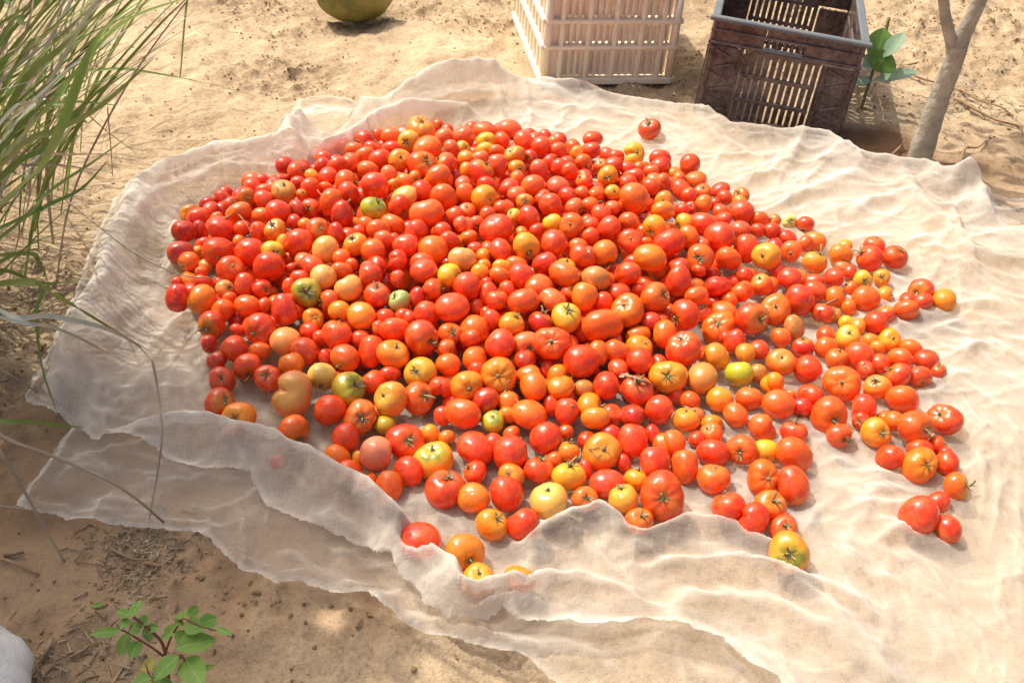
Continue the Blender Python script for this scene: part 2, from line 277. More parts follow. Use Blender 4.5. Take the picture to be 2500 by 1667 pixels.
[268,1342,47,266,97,-77,63,3,1,877,46,8,20,0,"large red tomato showing no cap, well in front and left of the brown-orange tomato"],
[315,1324,41,241,89,-5,19,98,0,848,204,8,30,1,"medium orange tomato with a cap, in front and left of the brown-orange tomato"],
[408,1344,39,248,86,-61,-24,-75,2,806,114,7,6,0,"large orange-red tomato showing no cap, in front of the mustard-green tomato"],
[452,1314,37,254,92,64,76,14,5,777,98,6,20,0,"large orange-red tomato showing no cap, behind and left of the dark-dimpled tomato"],
[221,1327,44,246,85,36,-43,-83,2,556,19,5,6,0,"medium dark red tomato showing no cap, right of the green-stalked orange tomato"],
[571,1546,39,213,95,-3,42,91,2,628,21,5,40,1,"small dark red tomato with a cap, left of the yellow squat tomato"],
[620,1553,35,227,98,-25,96,11,0,892,108,7,6,0,"medium orange-red tomato showing no cap, just in front and left of the yellow squat tomato"],
[632,1518,36,224,94,15,18,97,2,771,112,6,12,1,"medium orange-red tomato with a cap, just in front and left of the yellow squat tomato"],
[669,1584,39,257,88,-23,-43,87,0,907,386,18,50,1,"bright yellow squat tomato on the right flank of the heap"],
[754,1586,34,235,84,5,-64,77,2,950,282,9,30,1,"medium orange tomato with a cap, right of the yellow squat tomato"],
[738,1636,35,266,84,39,81,44,0,753,38,6,6,0,"medium red tomato showing no cap, just behind and right of the yellow squat tomato"],
[677,1531,35,287,99,-7,99,12,2,851,61,7,6,0,"large red tomato showing no cap, just in front and right of the yellow squat tomato"],
[716,1514,31,208,99,-47,86,-21,2,829,52,7,6,0,"small red tomato showing no cap, in front and right of the yellow squat tomato"],
[758,1525,34,276,78,39,81,45,2,885,109,7,6,0,"medium orange-red tomato showing no cap, well in front and right of the yellow squat tomato"],
[813,1533,30,257,78,-17,-21,-96,0,780,48,7,20,0,"small red tomato showing no cap, well in front of the outermost orange tomato"],
[784,1477,32,230,86,13,-98,-11,1,762,54,7,12,1,"medium red tomato with a cap, behind and left of the big dimpled red tomato"],
[739,1474,35,261,86,-75,45,49,2,770,43,7,40,2,"large red tomato with a cap, well right of the glossy ribbed tomato"],
[566,1476,43,295,89,98,19,10,5,813,51,7,6,0,"large red tomato showing no cap, behind and left of the glossy ribbed tomato"],
[622,1433,45,352,84,-39,-63,67,3,869,109,7,12,1,"orange-red tomato with a ring of glossy ribs round its cap"],
[691,1439,35,262,89,-42,-4,91,2,935,147,8,40,2,"large orange-red tomato with a cap, right of the glossy ribbed tomato"],
[729,1407,35,312,78,25,86,44,1,935,100,8,20,0,"large orange-red tomato showing no cap, behind and left of the big dimpled red tomato"],
[537,1378,32,201,92,-23,-78,-58,1,794,21,9,12,2,"small crimson tomato with a cap, in front and left of the glossy ribbed tomato"],
[578,1352,40,341,91,6,-94,35,2,829,84,7,12,2,"orange-red tomato with a cap, just in front and left of the glossy ribbed tomato"],
[650,1379,33,261,92,-90,42,-12,1,885,45,8,6,0,"large red tomato showing no cap, just in front and right of the glossy ribbed tomato"],
[589,1306,34,226,94,40,-89,22,2,827,62,7,12,1,"medium red tomato with a cap, well behind and right of the dark-dimpled tomato"],
[656,1313,35,273,92,13,-71,69,2,893,264,8,30,2,"large orange tomato with a cap, well in front and right of the glossy ribbed tomato"],
[722,1316,53,314,94,42,-80,44,2,800,83,7,12,2,"very large orange-red tomato with a cap, just left of the big dimpled red tomato"],
[788,1350,39,314,86,-67,-11,74,3,797,47,7,12,1,"big flattish red tomato with a pale dimple, on the right edge"],
[508,1309,34,242,87,15,44,89,2,728,41,6,12,1,"medium red tomato with a cap, just behind the dark-dimpled tomato"],
[665,1255,33,244,91,43,-54,-72,0,750,48,6,6,0,"large red tomato showing no cap, well behind and left of the large oval red tomato"],
[764,1249,31,221,93,-98,-10,18,0,768,39,7,12,1,"medium red tomato with a cap, in front of the big dimpled red tomato"],
[708,1234,39,313,90,22,-67,71,3,876,142,7,40,1,"very large orange-red tomato with a cap, well behind the large oval red tomato"],
[-374,1258,44,289,87,64,-75,-14,2,767,106,6,12,1,"dark orange tomato with green stem pointing down, by the front fold"],
[-281,1246,42,256,94,4,86,-50,0,771,46,7,20,0,"large red tomato showing no cap, just behind and left of the dusty pink tomato"],
[-290,1208,35,235,85,29,93,22,1,877,165,8,15,0,"medium orange tomato showing no cap, left of the dusty pink tomato"],
[-223,1207,47,309,96,99,2,-17,2,748,211,108,6,0,"dusty pink conical tomato with a pale tip"],
[-179,1241,45,336,93,39,-56,73,2,885,45,8,12,1,"very large red tomato with a cap, just behind and right of the dusty pink tomato"],
[-125,1204,41,344,90,-13,-4,99,2,927,385,19,90,1,"yellow-orange tomato with curled green stem knob on top"],
[-164,1172,45,257,87,42,56,-72,0,887,51,8,6,0,"large red tomato showing no cap, just behind and right of the orange plum tomato"],
[-101,1139,41,347,89,17,8,98,2,752,43,6,12,1,"very large red tomato with a cap, just in front of the tomato with stem knob"],
[-264,1181,32,215,83,-47,-49,-74,0,881,91,7,6,0,"medium orange-red tomato showing no cap, just in front and left of the dusty pink tomato"],
[-233,1160,29,176,93,-13,52,84,2,924,116,8,12,1,"small orange-red tomato with a cap, just left of the orange plum tomato"],
[-196,1140,38,228,132,7,86,51,4,815,105,7,20,0,"tall orange plum tomato at the front fold of the net"],
[-133,1029,39,347,84,-18,-47,-86,1,803,47,7,6,0,"red tomato half covered by the gauze of the front fold"],
[-62,1010,39,314,87,42,-86,30,2,885,191,8,30,1,"orange-yellow tomato standing in the front pocket of the net"],
[-39,961,35,272,86,5,-11,99,2,904,267,8,30,1,"ribbed orange tomato with green cap tucked behind the front fold of the net"],
[23,968,30,260,78,-35,-55,-76,2,864,229,8,15,0,"orange tomato almost hidden behind the front fold of the net"],
[-57,1229,46,343,78,-39,-33,-86,2,844,44,7,6,0,"very large red tomato showing no cap, just in front and left of the green-topped tomato"],
[-54,1184,35,222,84,-77,5,63,1,893,44,8,12,1,"medium red tomato with a cap, right of the tomato with stem knob"],
[5,1223,43,351,93,99,13,9,2,732,39,6,6,0,"very large red tomato showing no cap, just in front and right of the green-topped tomato"],
[6,1175,38,221,88,-24,-60,77,1,872,171,8,30,1,"medium orange tomato with a cap, behind and left of the pale peach tomato"],
[0,1132,39,296,93,-75,39,-54,1,750,39,6,6,0,"very large red tomato showing no cap, left of the pale peach tomato"],
[-53,1120,42,268,91,32,42,-85,2,859,193,8,15,0,"orange tomato showing no cap, well in front and right of the tomato with stem knob"],
[-21,1071,35,260,93,39,-21,90,1,836,217,8,30,1,"large orange tomato with a cap, behind and right of the front pocket tomato"],
[27,1073,35,267,94,-56,70,44,5,787,41,7,6,0,"large red tomato showing no cap, just in front and left of the pale peach tomato"],
[69,1121,42,328,85,-16,8,98,2,838,422,72,12,1,"large pale peach tomato in the front row of the heap"],
[104,1178,39,276,88,1,35,94,3,790,350,16,50,2,"large yellow-orange tomato with a cap, just behind and right of the pale peach tomato"],
[66,1261,47,289,98,66,-45,-60,1,766,40,7,6,0,"large red tomato showing no cap, well left of the green-stalked orange tomato"],
[53,1190,39,264,84,20,51,84,2,870,56,7,12,1,"large red tomato with a cap, just behind the pale peach tomato"],
[104,1239,36,205,87,9,51,86,1,830,178,8,30,2,"medium orange tomato with a cap, in front and left of the green-stalked orange tomato"],
[160,1235,41,344,95,7,-52,85,2,827,202,8,30,1,"very large orange tomato with a cap, just in front of the green-stalked orange tomato"],
[129,1135,32,224,87,17,-59,79,2,755,117,6,12,1,"medium orange-red tomato with a cap, right of the pale peach tomato"],
[168,1170,34,293,82,14,-27,-95,0,789,37,7,6,0,"large red tomato showing no cap, well left of the very large red tomato"],
[215,1263,43,249,132,17,81,57,4,893,47,8,6,0,"large red tomato of upright oval shape, in front and right of the green-stalked orange tomato"],
[279,1263,40,267,95,-26,85,47,5,921,121,8,6,0,"large orange-red tomato showing no cap, well behind the very large red tomato"],
[250,1216,39,254,123,4,83,55,4,780,39,7,6,0,"large red tomato of upright oval shape, just behind the very large red tomato"],
[217,1184,31,206,87,21,49,84,0,906,262,8,30,1,"medium orange tomato with a cap, just behind and left of the very large red tomato"],
[191,1131,40,279,85,-27,41,87,3,804,296,16,50,1,"large yellow-orange tomato with a cap, left of the very large red tomato"],
[256,1134,48,400,90,-12,-79,60,3,755,53,6,12,2,"very large ribbed red tomato with green cap in the front row"],
[215,1091,32,231,94,9,-23,97,1,823,112,7,12,2,"orange-red tomato with a cap, just in front and left of the very large red tomato"],
[303,1213,37,235,132,-8,85,53,4,799,88,7,20,0,"large orange-red tomato of upright oval shape, behind and right of the very large red tomato"],
[360,1299,34,220,90,-58,-1,82,2,932,103,8,12,1,"medium orange-red tomato with a cap, well in front of the brown-orange tomato"],
[355,1248,37,284,84,21,86,47,2,777,44,7,6,0,"large red tomato showing no cap, well behind and right of the very large red tomato"],
[347,1185,37,277,93,4,28,96,1,891,111,7,12,1,"large orange-red tomato with a cap, well right of the very large red tomato"],
[406,1255,38,275,86,-36,-79,49,2,820,88,7,12,1,"large orange-red tomato with a cap, well left of the dark-dimpled tomato"],
[449,1262,32,221,98,1,99,-17,1,927,402,19,25,0,"medium yellow-orange tomato showing no cap, just left of the dark-dimpled tomato"],
[495,1248,39,320,90,33,89,31,5,814,89,7,6,0,"orange-red tomato with a dark dimple facing up near the front"],
[432,1190,38,295,94,16,-67,72,3,779,101,6,12,1,"very large orange-red tomato with a cap, just left of the oval crimson tomato"],
[481,1176,38,267,132,23,-60,-76,4,816,54,7,20,0,"oval crimson tomato leaning on a capped orange one at the front"],
[436,1133,35,271,90,-4,-37,93,2,753,87,6,40,2,"large orange-red tomato with a cap, just in front and left of the oval crimson tomato"],
[364,1126,35,282,89,-31,57,76,2,738,38,6,12,1,"very large red tomato with a cap, well right of the very large red tomato"],
[401,1099,37,267,94,55,42,-72,5,836,40,7,6,0,"large red tomato showing no cap, behind and left of the frontmost orange tomato"],
[450,1087,31,231,93,-12,-50,86,1,797,50,7,12,1,"large red tomato with a cap, just behind the frontmost orange tomato"],
[444,1031,40,332,86,-21,-74,64,2,809,232,7,90,1,"orange tomato with green-yellow shoulder, frontmost of the stray ones on the net"],
[673,1116,40,324,88,46,65,-60,0,825,46,7,6,0,"large oval red tomato standing apart near the right edge"],
[723,1160,28,191,96,1,82,-57,0,784,44,7,6,0,"medium red tomato showing no cap, just behind and right of the large oval red tomato"],
[717,1099,32,236,94,-92,-18,-34,1,762,37,7,12,1,"red tomato with a cap, just in front and right of the large oval red tomato"],
[762,1195,32,239,87,79,-43,43,1,838,111,7,40,2,"large orange-red tomato with a cap, behind and right of the large oval red tomato"],
]
REST = [
[-386,2262,73,269,93,-57,-74,37,1,628,27,5,12,1],
[-402,2206,77,252,78,17,80,58,1,753,114,6,6,0],
[-358,2212,80,226,78,41,62,67,2,808,51,7,6,0],
[-369,2152,94,259,78,-49,61,63,1,783,108,6,6,0],
[-401,2120,91,269,82,-33,5,-94,5,822,82,7,20,0],
[-422,2090,101,254,81,-45,61,65,2,832,58,7,6,0],
[-461,2100,89,206,97,12,94,-31,0,624,18,5,6,0],
[-434,2031,104,231,89,-36,10,-93,0,826,55,7,20,0],
[-520,2079,84,233,87,94,13,32,0,756,51,6,12,2],
[-477,2054,89,171,89,59,67,45,5,929,273,9,15,0],
[-435,1991,98,162,78,13,80,58,0,855,103,7,20,0],
[-504,2020,89,176,94,7,94,-35,1,632,22,5,6,0],
[-575,1995,80,236,78,-15,61,78,0,862,44,7,20,0],
[-641,1943,73,196,92,73,-26,63,2,614,26,5,12,1],
[-557,1873,91,209,89,-2,78,62,0,880,128,7,20,0],
[-665,1902,63,159,78,-43,76,49,1,871,122,7,20,0],
[-694,1861,56,181,129,6,-35,-94,4,635,18,5,6,0],
[-589,1833,83,199,91,66,-47,-58,1,863,58,7,12,2],
[-551,1813,90,176,129,9,72,69,4,861,65,7,6,0],
[-674,1771,58,157,84,41,-91,8,2,938,324,19,50,1],
[-667,1798,63,188,78,-35,70,62,2,886,52,8,6,0],
[-589,1791,77,141,97,43,33,-84,1,808,173,7,15,0],
[-644,1722,59,161,96,-99,-11,-1,0,853,302,73,20,0],
[-499,1726,98,237,94,42,-80,43,0,905,461,18,50,1],
[-487,1762,97,150,132,-13,-40,-91,4,890,311,18,25,0],
[-451,1826,103,147,100,-68,59,-44,0,795,213,7,15,0],
[-455,1906,93,234,86,-16,-84,51,0,797,55,7,12,1],
[-479,1882,106,218,84,-65,-70,29,1,552,20,5,12,1],
[-482,1957,98,135,95,37,-51,78,0,838,87,7,40,2],
[-343,2048,114,262,82,31,63,71,2,797,103,7,20,0],
[-430,1696,98,213,85,-32,-25,-92,2,610,180,42,6,0],
[-408,1672,106,253,78,-34,-23,-91,1,791,54,7,20,0],
[-455,1682,90,135,78,-50,48,72,1,729,50,6,6,0],
[-353,1694,111,190,99,-74,64,20,0,851,124,7,6,0],
[-330,1678,107,140,98,-18,-61,-77,0,856,90,7,20,0],
[-316,1809,120,186,88,-32,-27,-91,2,847,103,7,6,0],
[-285,1665,111,263,92,-60,49,-63,5,822,49,7,6,0],
[-271,1743,126,215,85,32,81,49,1,822,123,31,6,0],
[-330,1781,117,156,98,55,73,-41,2,840,42,7,20,0],
[-376,1775,117,184,132,-2,-37,-93,4,605,21,5,6,0],
[-477,1837,101,165,92,66,43,-61,0,639,26,5,6,0],
[-320,2286,74,271,93,-7,-8,-99,1,873,108,7,20,0],
[-213,2411,46,185,91,57,-73,39,2,883,59,8,40,1],
[-187,2379,52,176,95,-28,-13,-95,0,763,46,7,6,0],
[-187,2277,82,269,86,-47,73,50,1,806,141,30,6,0],
[-92,2343,68,302,78,36,63,69,0,906,100,7,6,0],
[-22,2371,62,331,78,-39,-14,-91,0,898,111,33,6,0],
[-81,2259,87,238,95,14,-93,33,2,926,457,19,50,1],
[-43,2283,78,217,86,74,67,-4,2,819,62,7,6,0],
[-165,2193,99,204,94,-95,-29,12,1,792,101,30,12,2],
[-309,2190,92,249,79,-8,84,53,2,863,44,7,6,0],
[-136,2204,94,184,92,57,-61,55,2,932,346,19,50,1],
[-124,2118,114,205,96,22,24,-95,0,906,241,8,15,0],
[-81,2194,96,250,78,-9,78,62,0,857,413,17,25,0],
[-53,2180,102,197,87,-7,80,59,2,785,82,6,6,0],
[-90,2121,114,218,89,-44,52,73,1,860,124,32,6,0],
[-117,2046,122,176,123,14,65,74,4,881,251,8,15,0],
[89,2314,61,172,87,73,65,21,0,882,119,7,20,0],
[97,2232,82,240,78,-16,81,57,1,924,104,34,6,0],
[29,2154,103,188,90,-54,-81,23,2,566,20,5,12,2],
[-4,2066,120,213,92,56,-71,42,1,835,249,8,30,1],
[48,2076,117,215,95,-79,14,-60,1,899,99,34,6,0],
[78,2135,104,205,86,74,-42,53,1,768,38,7,12,1],
[99,2106,105,236,90,-42,90,-4,0,822,46,7,6,0],
[120,2078,113,203,88,-16,99,-3,0,876,65,8,20,0],
[190,2354,53,264,79,7,-24,-97,2,743,51,6,20,0],
[180,2257,72,255,85,-19,55,81,0,736,37,6,6,0],
[155,2161,93,209,89,54,-63,-56,2,765,104,6,12,1],
[154,2034,113,211,93,-76,-6,65,1,896,47,8,40,1],
[-1,2021,122,186,89,-96,-27,1,0,939,110,8,40,1],
[-19,1970,127,231,79,19,3,-98,1,759,42,7,6,0],
[0,1940,127,217,84,-18,5,-98,2,772,121,29,6,0],
[18,1911,127,195,88,-1,-86,52,2,878,188,8,30,2],
[-67,1974,126,255,78,37,78,50,1,844,42,7,6,0],
[-115,1932,130,193,132,-13,66,74,4,885,107,7,6,0],
[-123,1980,125,196,82,22,17,-96,0,856,98,32,6,0],
[-234,2014,118,161,92,70,-71,12,0,780,156,7,30,1],
[-255,1993,120,221,90,30,57,77,1,801,151,7,15,0],
[-279,1977,120,147,84,44,-88,-16,1,826,201,8,30,1],
[-294,2026,118,205,99,-25,90,-37,1,847,143,32,6,0],
[-246,1910,130,284,78,36,3,-93,1,921,398,79,20,0],
[-107,1863,128,195,93,2,-41,91,1,861,98,7,12,2],
[-131,1836,131,227,95,-46,44,77,0,802,61,7,6,0],
[-110,1806,130,213,88,-4,80,60,5,854,116,32,6,0],
[-85,1823,123,168,87,22,-97,15,0,800,58,7,12,1],
[-60,1851,127,189,94,25,-97,2,1,777,51,7,40,1],
[-28,1882,128,225,78,-29,10,-95,5,890,68,8,20,0],
[-5,1854,125,165,90,-59,-30,75,1,935,408,19,50,2],
[44,1803,123,163,90,-46,82,-35,0,822,49,7,20,0],
[55,1938,123,194,78,42,8,-90,5,742,57,6,6,0],
[112,1951,123,206,89,8,3,-100,0,755,38,6,20,0],
[145,1974,116,172,98,49,9,-87,0,858,93,7,6,0],
[126,1903,123,208,92,76,-65,-4,1,858,139,32,40,1],
[161,1925,117,193,82,-15,10,-98,2,832,105,7,6,0],
[175,1979,111,173,86,9,-26,-96,1,917,119,7,6,0],
[78,1830,126,232,91,-48,53,70,2,946,473,19,25,0],
[160,1847,116,177,78,20,12,-97,1,864,65,7,6,0],
[158,1798,118,191,99,-58,42,69,0,873,58,7,20,0],
[11,1788,124,167,90,-84,6,53,1,853,172,8,30,1],
[-65,1709,120,158,86,-22,-17,-96,1,872,213,8,15,0],
[-65,1675,116,167,80,-44,76,48,2,936,238,9,15,0],
[-98,1779,115,207,78,-25,64,73,1,844,135,7,6,0],
[-121,1767,109,155,93,81,-59,2,1,864,169,8,30,1],
[-82,1727,122,158,92,4,94,-34,1,771,39,7,20,0],
[-156,1783,126,228,93,84,47,-27,5,746,46,6,6,0],
[-138,1750,125,226,87,12,84,53,2,817,46,7,20,0],
[-183,1673,119,263,89,17,68,72,2,881,67,8,6,0],
[-255,1763,116,143,93,13,-32,-94,2,824,55,7,6,0],
[-262,1809,122,275,80,36,69,63,1,855,124,7,6,0],
[-26,1670,118,210,79,22,79,57,2,953,302,19,25,0],
[3,1685,114,243,78,17,80,58,1,882,110,7,6,0],
[103,1686,110,227,91,9,-5,99,0,894,248,8,30,1],
[353,2261,54,283,78,-2,81,59,2,820,54,7,6,0],
[353,2211,62,278,78,3,-23,-97,5,782,39,7,20,0],
[199,2157,86,181,88,-8,-36,93,2,825,118,7,12,1],
[228,2172,81,236,78,31,3,-95,0,720,45,6,20,0],
[263,2171,75,211,78,-5,-21,-98,0,781,39,7,6,0],
[301,2193,64,225,78,-22,66,71,5,775,93,6,20,0],
[324,2175,67,198,80,-8,62,78,2,779,116,29,6,0],
[276,2117,83,245,78,-13,70,70,5,833,45,7,6,0],
[257,2073,92,216,78,14,7,-99,2,721,49,6,6,0],
[385,2194,52,187,78,-8,13,-99,0,803,186,7,15,0],
[329,2125,67,246,78,-31,-2,-95,0,903,137,7,6,0],
[312,2061,87,209,93,52,67,53,0,851,58,7,6,0],
[342,2099,80,206,96,33,84,-42,5,845,104,7,6,0],
[390,2153,59,178,94,-97,-11,21,1,770,96,6,40,1],
[431,2158,55,262,78,17,2,-99,2,848,127,7,6,0],
[386,2082,70,261,88,-68,-15,-72,5,772,59,7,6,0],
[400,2046,78,221,92,-41,48,78,5,794,42,7,20,0],
[438,2087,63,218,90,-4,-30,95,1,888,97,7,12,1],
[485,2120,51,234,78,45,-5,-89,0,778,41,7,6,0],
[493,2086,52,187,100,56,65,-51,2,857,53,7,6,0],
[431,2024,70,219,96,17,71,-68,2,812,160,7,15,0],
[462,2046,58,165,87,-80,55,26,0,596,21,5,6,0],
[216,1998,107,186,93,17,-76,63,0,773,288,16,50,1],
[213,1933,108,170,78,-22,6,-97,0,819,125,31,6,0],
[184,1886,118,226,85,-33,6,-94,2,870,57,7,6,0],
[334,1995,92,227,93,-24,-84,49,1,828,188,8,30,1],
[375,1977,80,168,98,-13,79,60,2,775,37,7,6,0],
[400,2001,72,151,87,-26,-58,77,2,658,23,6,12,1],
[278,1810,98,141,83,-18,83,52,1,753,115,6,6,0],
[372,1913,87,206,93,-82,-57,-12,2,811,397,16,50,2],
[469,2009,61,201,82,1,10,-100,2,869,62,7,6,0],
[472,1971,63,211,78,52,-16,-84,2,739,44,6,6,0],
[536,2107,47,212,84,-72,-40,57,1,873,133,7,12,1],
[525,2069,49,193,88,-81,-52,28,2,800,198,7,30,1],
[507,1935,60,233,78,-27,1,-96,1,790,87,29,20,0],
[559,1998,50,226,84,-2,81,59,0,928,104,8,20,0],
[594,2003,43,182,84,-61,-45,65,1,895,127,7,12,1],
[548,1949,50,186,87,36,75,56,1,786,48,7,6,0],
[581,1951,48,211,89,21,82,53,2,726,43,6,6,0],
[668,2002,38,211,89,-27,-65,-71,2,734,47,6,40,1],
[405,1840,77,161,100,86,1,-51,2,811,102,30,6,0],
[339,1734,89,238,78,46,-31,-83,2,720,45,6,20,0],
[614,1936,42,210,78,-19,-8,-98,1,779,39,7,6,0],
[384,1741,78,161,78,45,74,50,2,756,46,6,20,0],
[676,1934,35,270,87,13,73,67,2,927,187,9,15,0],
[649,1912,43,190,91,-92,36,13,1,798,94,7,6,0],
[747,1932,28,174,78,38,-3,-93,0,903,269,8,15,0],
[721,1844,29,169,78,-14,10,-99,1,607,154,42,20,0],
[731,1822,31,156,97,-60,44,-67,2,849,49,7,20,0],
[811,1926,35,245,91,-8,12,99,1,786,55,7,12,1],
[638,1770,39,222,78,26,-29,-92,1,819,46,7,6,0],
[633,1731,44,235,87,-22,-22,-95,5,817,60,7,6,0],
[751,1789,34,211,91,0,-88,47,0,913,432,18,50,1],
[796,1804,31,196,91,-34,-69,64,2,909,265,8,30,1],
[787,1744,30,192,93,82,-50,26,2,873,253,8,30,2],
[720,1766,30,152,93,-85,24,46,1,913,107,7,12,1],
[859,1717,37,207,84,36,-21,-91,0,747,52,6,6,0],
[834,1731,28,208,78,-13,-26,-96,5,743,41,6,6,0],
[697,1691,33,188,90,98,6,21,2,851,137,7,6,0],
[661,1669,30,170,91,-36,-44,82,1,575,207,39,12,2],
[770,1674,31,203,93,-21,43,88,1,857,57,7,40,1],
[-646,1699,61,148,78,-4,70,72,2,927,127,8,6,0],
[-693,1678,49,125,90,-39,-6,-92,2,825,48,7,6,0],
[-635,1665,60,202,78,26,68,68,2,859,42,7,6,0],
[-580,1632,69,190,93,71,-45,55,1,862,327,74,12,2],
[-565,1608,64,154,86,-40,70,59,2,874,92,7,6,0],
[-502,1620,81,197,91,74,-59,31,2,738,37,6,12,1],
[-429,1645,93,188,83,-6,91,42,5,754,47,6,6,0],
[-449,1626,86,133,132,-8,-43,-90,4,847,61,7,6,0],
[-346,1657,106,209,78,9,81,58,5,776,103,6,6,0],
[-358,1570,94,214,93,-90,-40,16,2,769,86,6,12,1],
[-231,1627,112,143,132,-7,73,69,4,852,50,7,6,0],
[-489,1577,73,163,88,92,-30,-27,0,744,56,6,40,1],
[-421,1563,69,130,132,-22,-47,-86,4,880,51,8,20,0],
[-531,1519,55,161,78,28,74,61,0,808,47,7,6,0],
[-576,1481,49,184,90,45,87,18,5,648,18,5,20,0],
[-475,1455,56,218,82,-12,89,43,2,922,149,8,6,0],
[-386,1503,72,180,89,8,-33,-94,0,854,42,7,20,0],
[-364,1488,69,158,95,-76,64,10,0,851,58,7,6,0],
[-553,1436,46,196,91,-41,65,64,5,575,25,5,20,0],
[-347,1439,61,135,125,17,-44,-88,4,647,23,5,20,0],
[-285,1479,73,188,88,-2,97,-25,0,730,50,6,20,0],
[-256,1503,85,158,89,-92,-39,10,2,878,67,8,40,1],
[-245,1529,90,201,90,9,72,68,0,770,51,7,6,0],
[-217,1286,41,195,86,15,-14,-98,1,436,313,16,47,0],
[-188,1577,106,162,132,-18,-43,-88,4,620,23,5,20,0],
[-69,1648,119,192,93,26,79,-56,0,912,263,8,15,0],
[-27,1639,120,228,78,39,61,69,2,764,119,6,6,0],
[-55,1626,106,154,86,84,54,-6,0,781,48,7,6,0],
[-51,1596,105,195,129,-5,-42,-90,4,863,56,7,6,0],
[-12,1606,110,179,89,86,37,35,0,871,57,7,6,0],
[110,1616,100,180,91,48,-52,71,1,888,48,8,40,2],
[-205,1527,94,201,79,-25,-29,-92,5,749,54,6,6,0],
[-70,1573,89,151,123,8,-43,-90,4,785,47,7,6,0],
[-51,1555,83,151,131,-13,75,65,4,726,49,6,6,0],
[-77,1470,94,196,85,-13,83,55,5,728,54,6,20,0],
[-41,1530,93,201,98,-68,12,-73,0,788,43,7,6,0],
[-122,1454,80,189,93,66,-74,12,2,801,102,7,12,2],
[-223,1397,60,203,78,-33,87,37,2,778,43,7,6,0],
[34,1408,62,233,78,34,1,-94,2,867,131,7,6,0],
[134,1386,54,183,90,-19,-16,-97,1,557,198,38,6,0],
[-3,1316,46,188,78,22,84,49,2,851,195,8,15,0],
[-119,1308,46,177,98,-98,-6,-18,1,858,42,7,6,0],
[-62,1408,70,183,78,15,87,46,0,837,50,7,6,0],
[210,1626,97,239,78,-6,-16,-99,1,724,54,6,6,0],
[252,1649,90,167,87,-19,80,57,0,720,45,6,6,0],
[177,1599,96,195,97,-54,49,-68,0,878,55,8,20,0],
[266,1561,78,225,82,34,-37,-86,0,632,21,5,6,0],
[486,1755,60,174,99,-58,-42,-69,1,883,48,8,6,0],
[386,1632,46,184,93,-26,70,66,2,804,89,7,6,0],
[441,1668,58,180,91,82,57,-10,2,899,109,7,6,0],
[426,1640,49,276,78,9,-13,-99,0,939,134,8,6,0],
[532,1568,43,201,96,-16,48,-87,0,922,125,8,20,0],
[243,1531,65,254,78,-35,84,41,2,768,147,7,15,0],
[480,1524,46,213,95,-54,2,-84,0,732,54,6,6,0],
[200,1437,60,206,81,-19,-6,-98,1,896,64,8,20,0],
[469,1464,39,183,98,11,81,-58,0,514,207,35,6,0],
[523,1419,27,115,91,18,57,80,0,780,146,7,15,0],
[330,1378,40,193,91,40,86,31,0,909,102,7,6,0],
[365,1330,28,209,78,-17,86,47,1,814,202,7,15,0],
[337,1346,34,171,78,14,-19,-97,0,562,149,38,6,0],
[545,1505,31,150,97,-41,-49,-77,0,658,19,6,20,0],
[421,1560,45,153,97,-36,62,70,0,620,24,5,6,0],
[627,1593,35,198,90,54,-26,-80,0,853,64,7,6,0],
[682,1645,26,174,93,-26,-95,15,0,920,432,19,50,1],
[700,1625,34,179,87,95,-12,-27,1,839,226,8,15,0],
[718,1589,26,171,93,-17,99,-1,1,839,205,8,15,0],
[725,1564,29,163,90,-63,-71,-31,2,930,201,9,30,1],
[682,1493,34,181,89,-33,-54,78,2,667,23,6,12,1],
[789,1563,30,249,78,48,72,50,2,761,120,6,6,0],
[828,1505,26,164,88,-14,-7,99,0,817,53,7,12,1],
[558,1411,33,245,78,45,-16,-88,5,740,55,6,20,0],
[637,1348,32,164,88,-53,-63,57,2,650,21,5,12,1],
[687,1362,25,168,91,33,-6,-94,0,768,92,6,20,0],
[695,1343,38,195,97,68,-50,-53,0,794,121,6,6,0],
[726,1282,29,252,78,-16,83,54,5,872,51,7,6,0],
[764,1297,26,178,91,74,-18,65,2,800,61,7,12,1],
[771,1276,30,118,88,10,-62,-78,0,804,42,7,20,0],
[-256,1214,29,106,132,0,84,54,4,832,333,17,25,0],
[-138,1269,39,170,97,3,100,-3,0,892,266,8,15,0],
[-108,1260,37,164,87,39,-86,-34,1,813,161,7,30,1],
[-392,1200,26,133,99,92,37,-13,0,753,55,6,6,0],
[6,1275,38,157,89,-27,76,-59,1,820,93,7,20,0],
[79,1223,31,154,95,8,61,-79,2,765,102,6,6,0],
[101,1289,36,138,94,28,25,-93,2,789,83,6,6,0],
[132,1204,31,143,132,-9,-56,-82,4,727,36,6,6,0],
[199,1219,34,134,132,23,-57,-79,4,544,20,5,6,0],
[254,1289,34,158,132,19,-55,-81,4,545,23,5,6,0],
[333,1285,32,158,94,53,-40,-74,1,753,44,6,20,0],
[-699,1786,39,220,92,40,-70,-60,2,750,90,10,10,0],
[188,2234,33,210,92,-70,-20,70,2,740,40,10,10,0],
[-518,2121,66,210,92,-90,20,40,2,730,40,10,10,0],
[-409,2005,81,210,92,-90,0,-50,0,550,20,0,10,0],
[-81,1962,75,240,92,70,-70,10,0,820,100,10,10,0],
[-293,1867,83,190,92,-80,40,40,2,780,50,10,10,0],
[-79,1633,82,200,92,40,70,-60,0,830,100,10,10,0],
[-226,2251,40,190,92,40,-60,-70,1,760,40,10,10,0],
[-202,1501,54,240,92,100,-20,-10,1,620,20,10,10,0],
[244,1980,85,230,92,-80,10,70,0,840,110,10,10,0],
[-417,1700,47,230,92,-90,-10,-50,1,840,110,10,10,0],
[-155,1791,62,230,92,30,-20,-90,2,730,40,10,10,0],
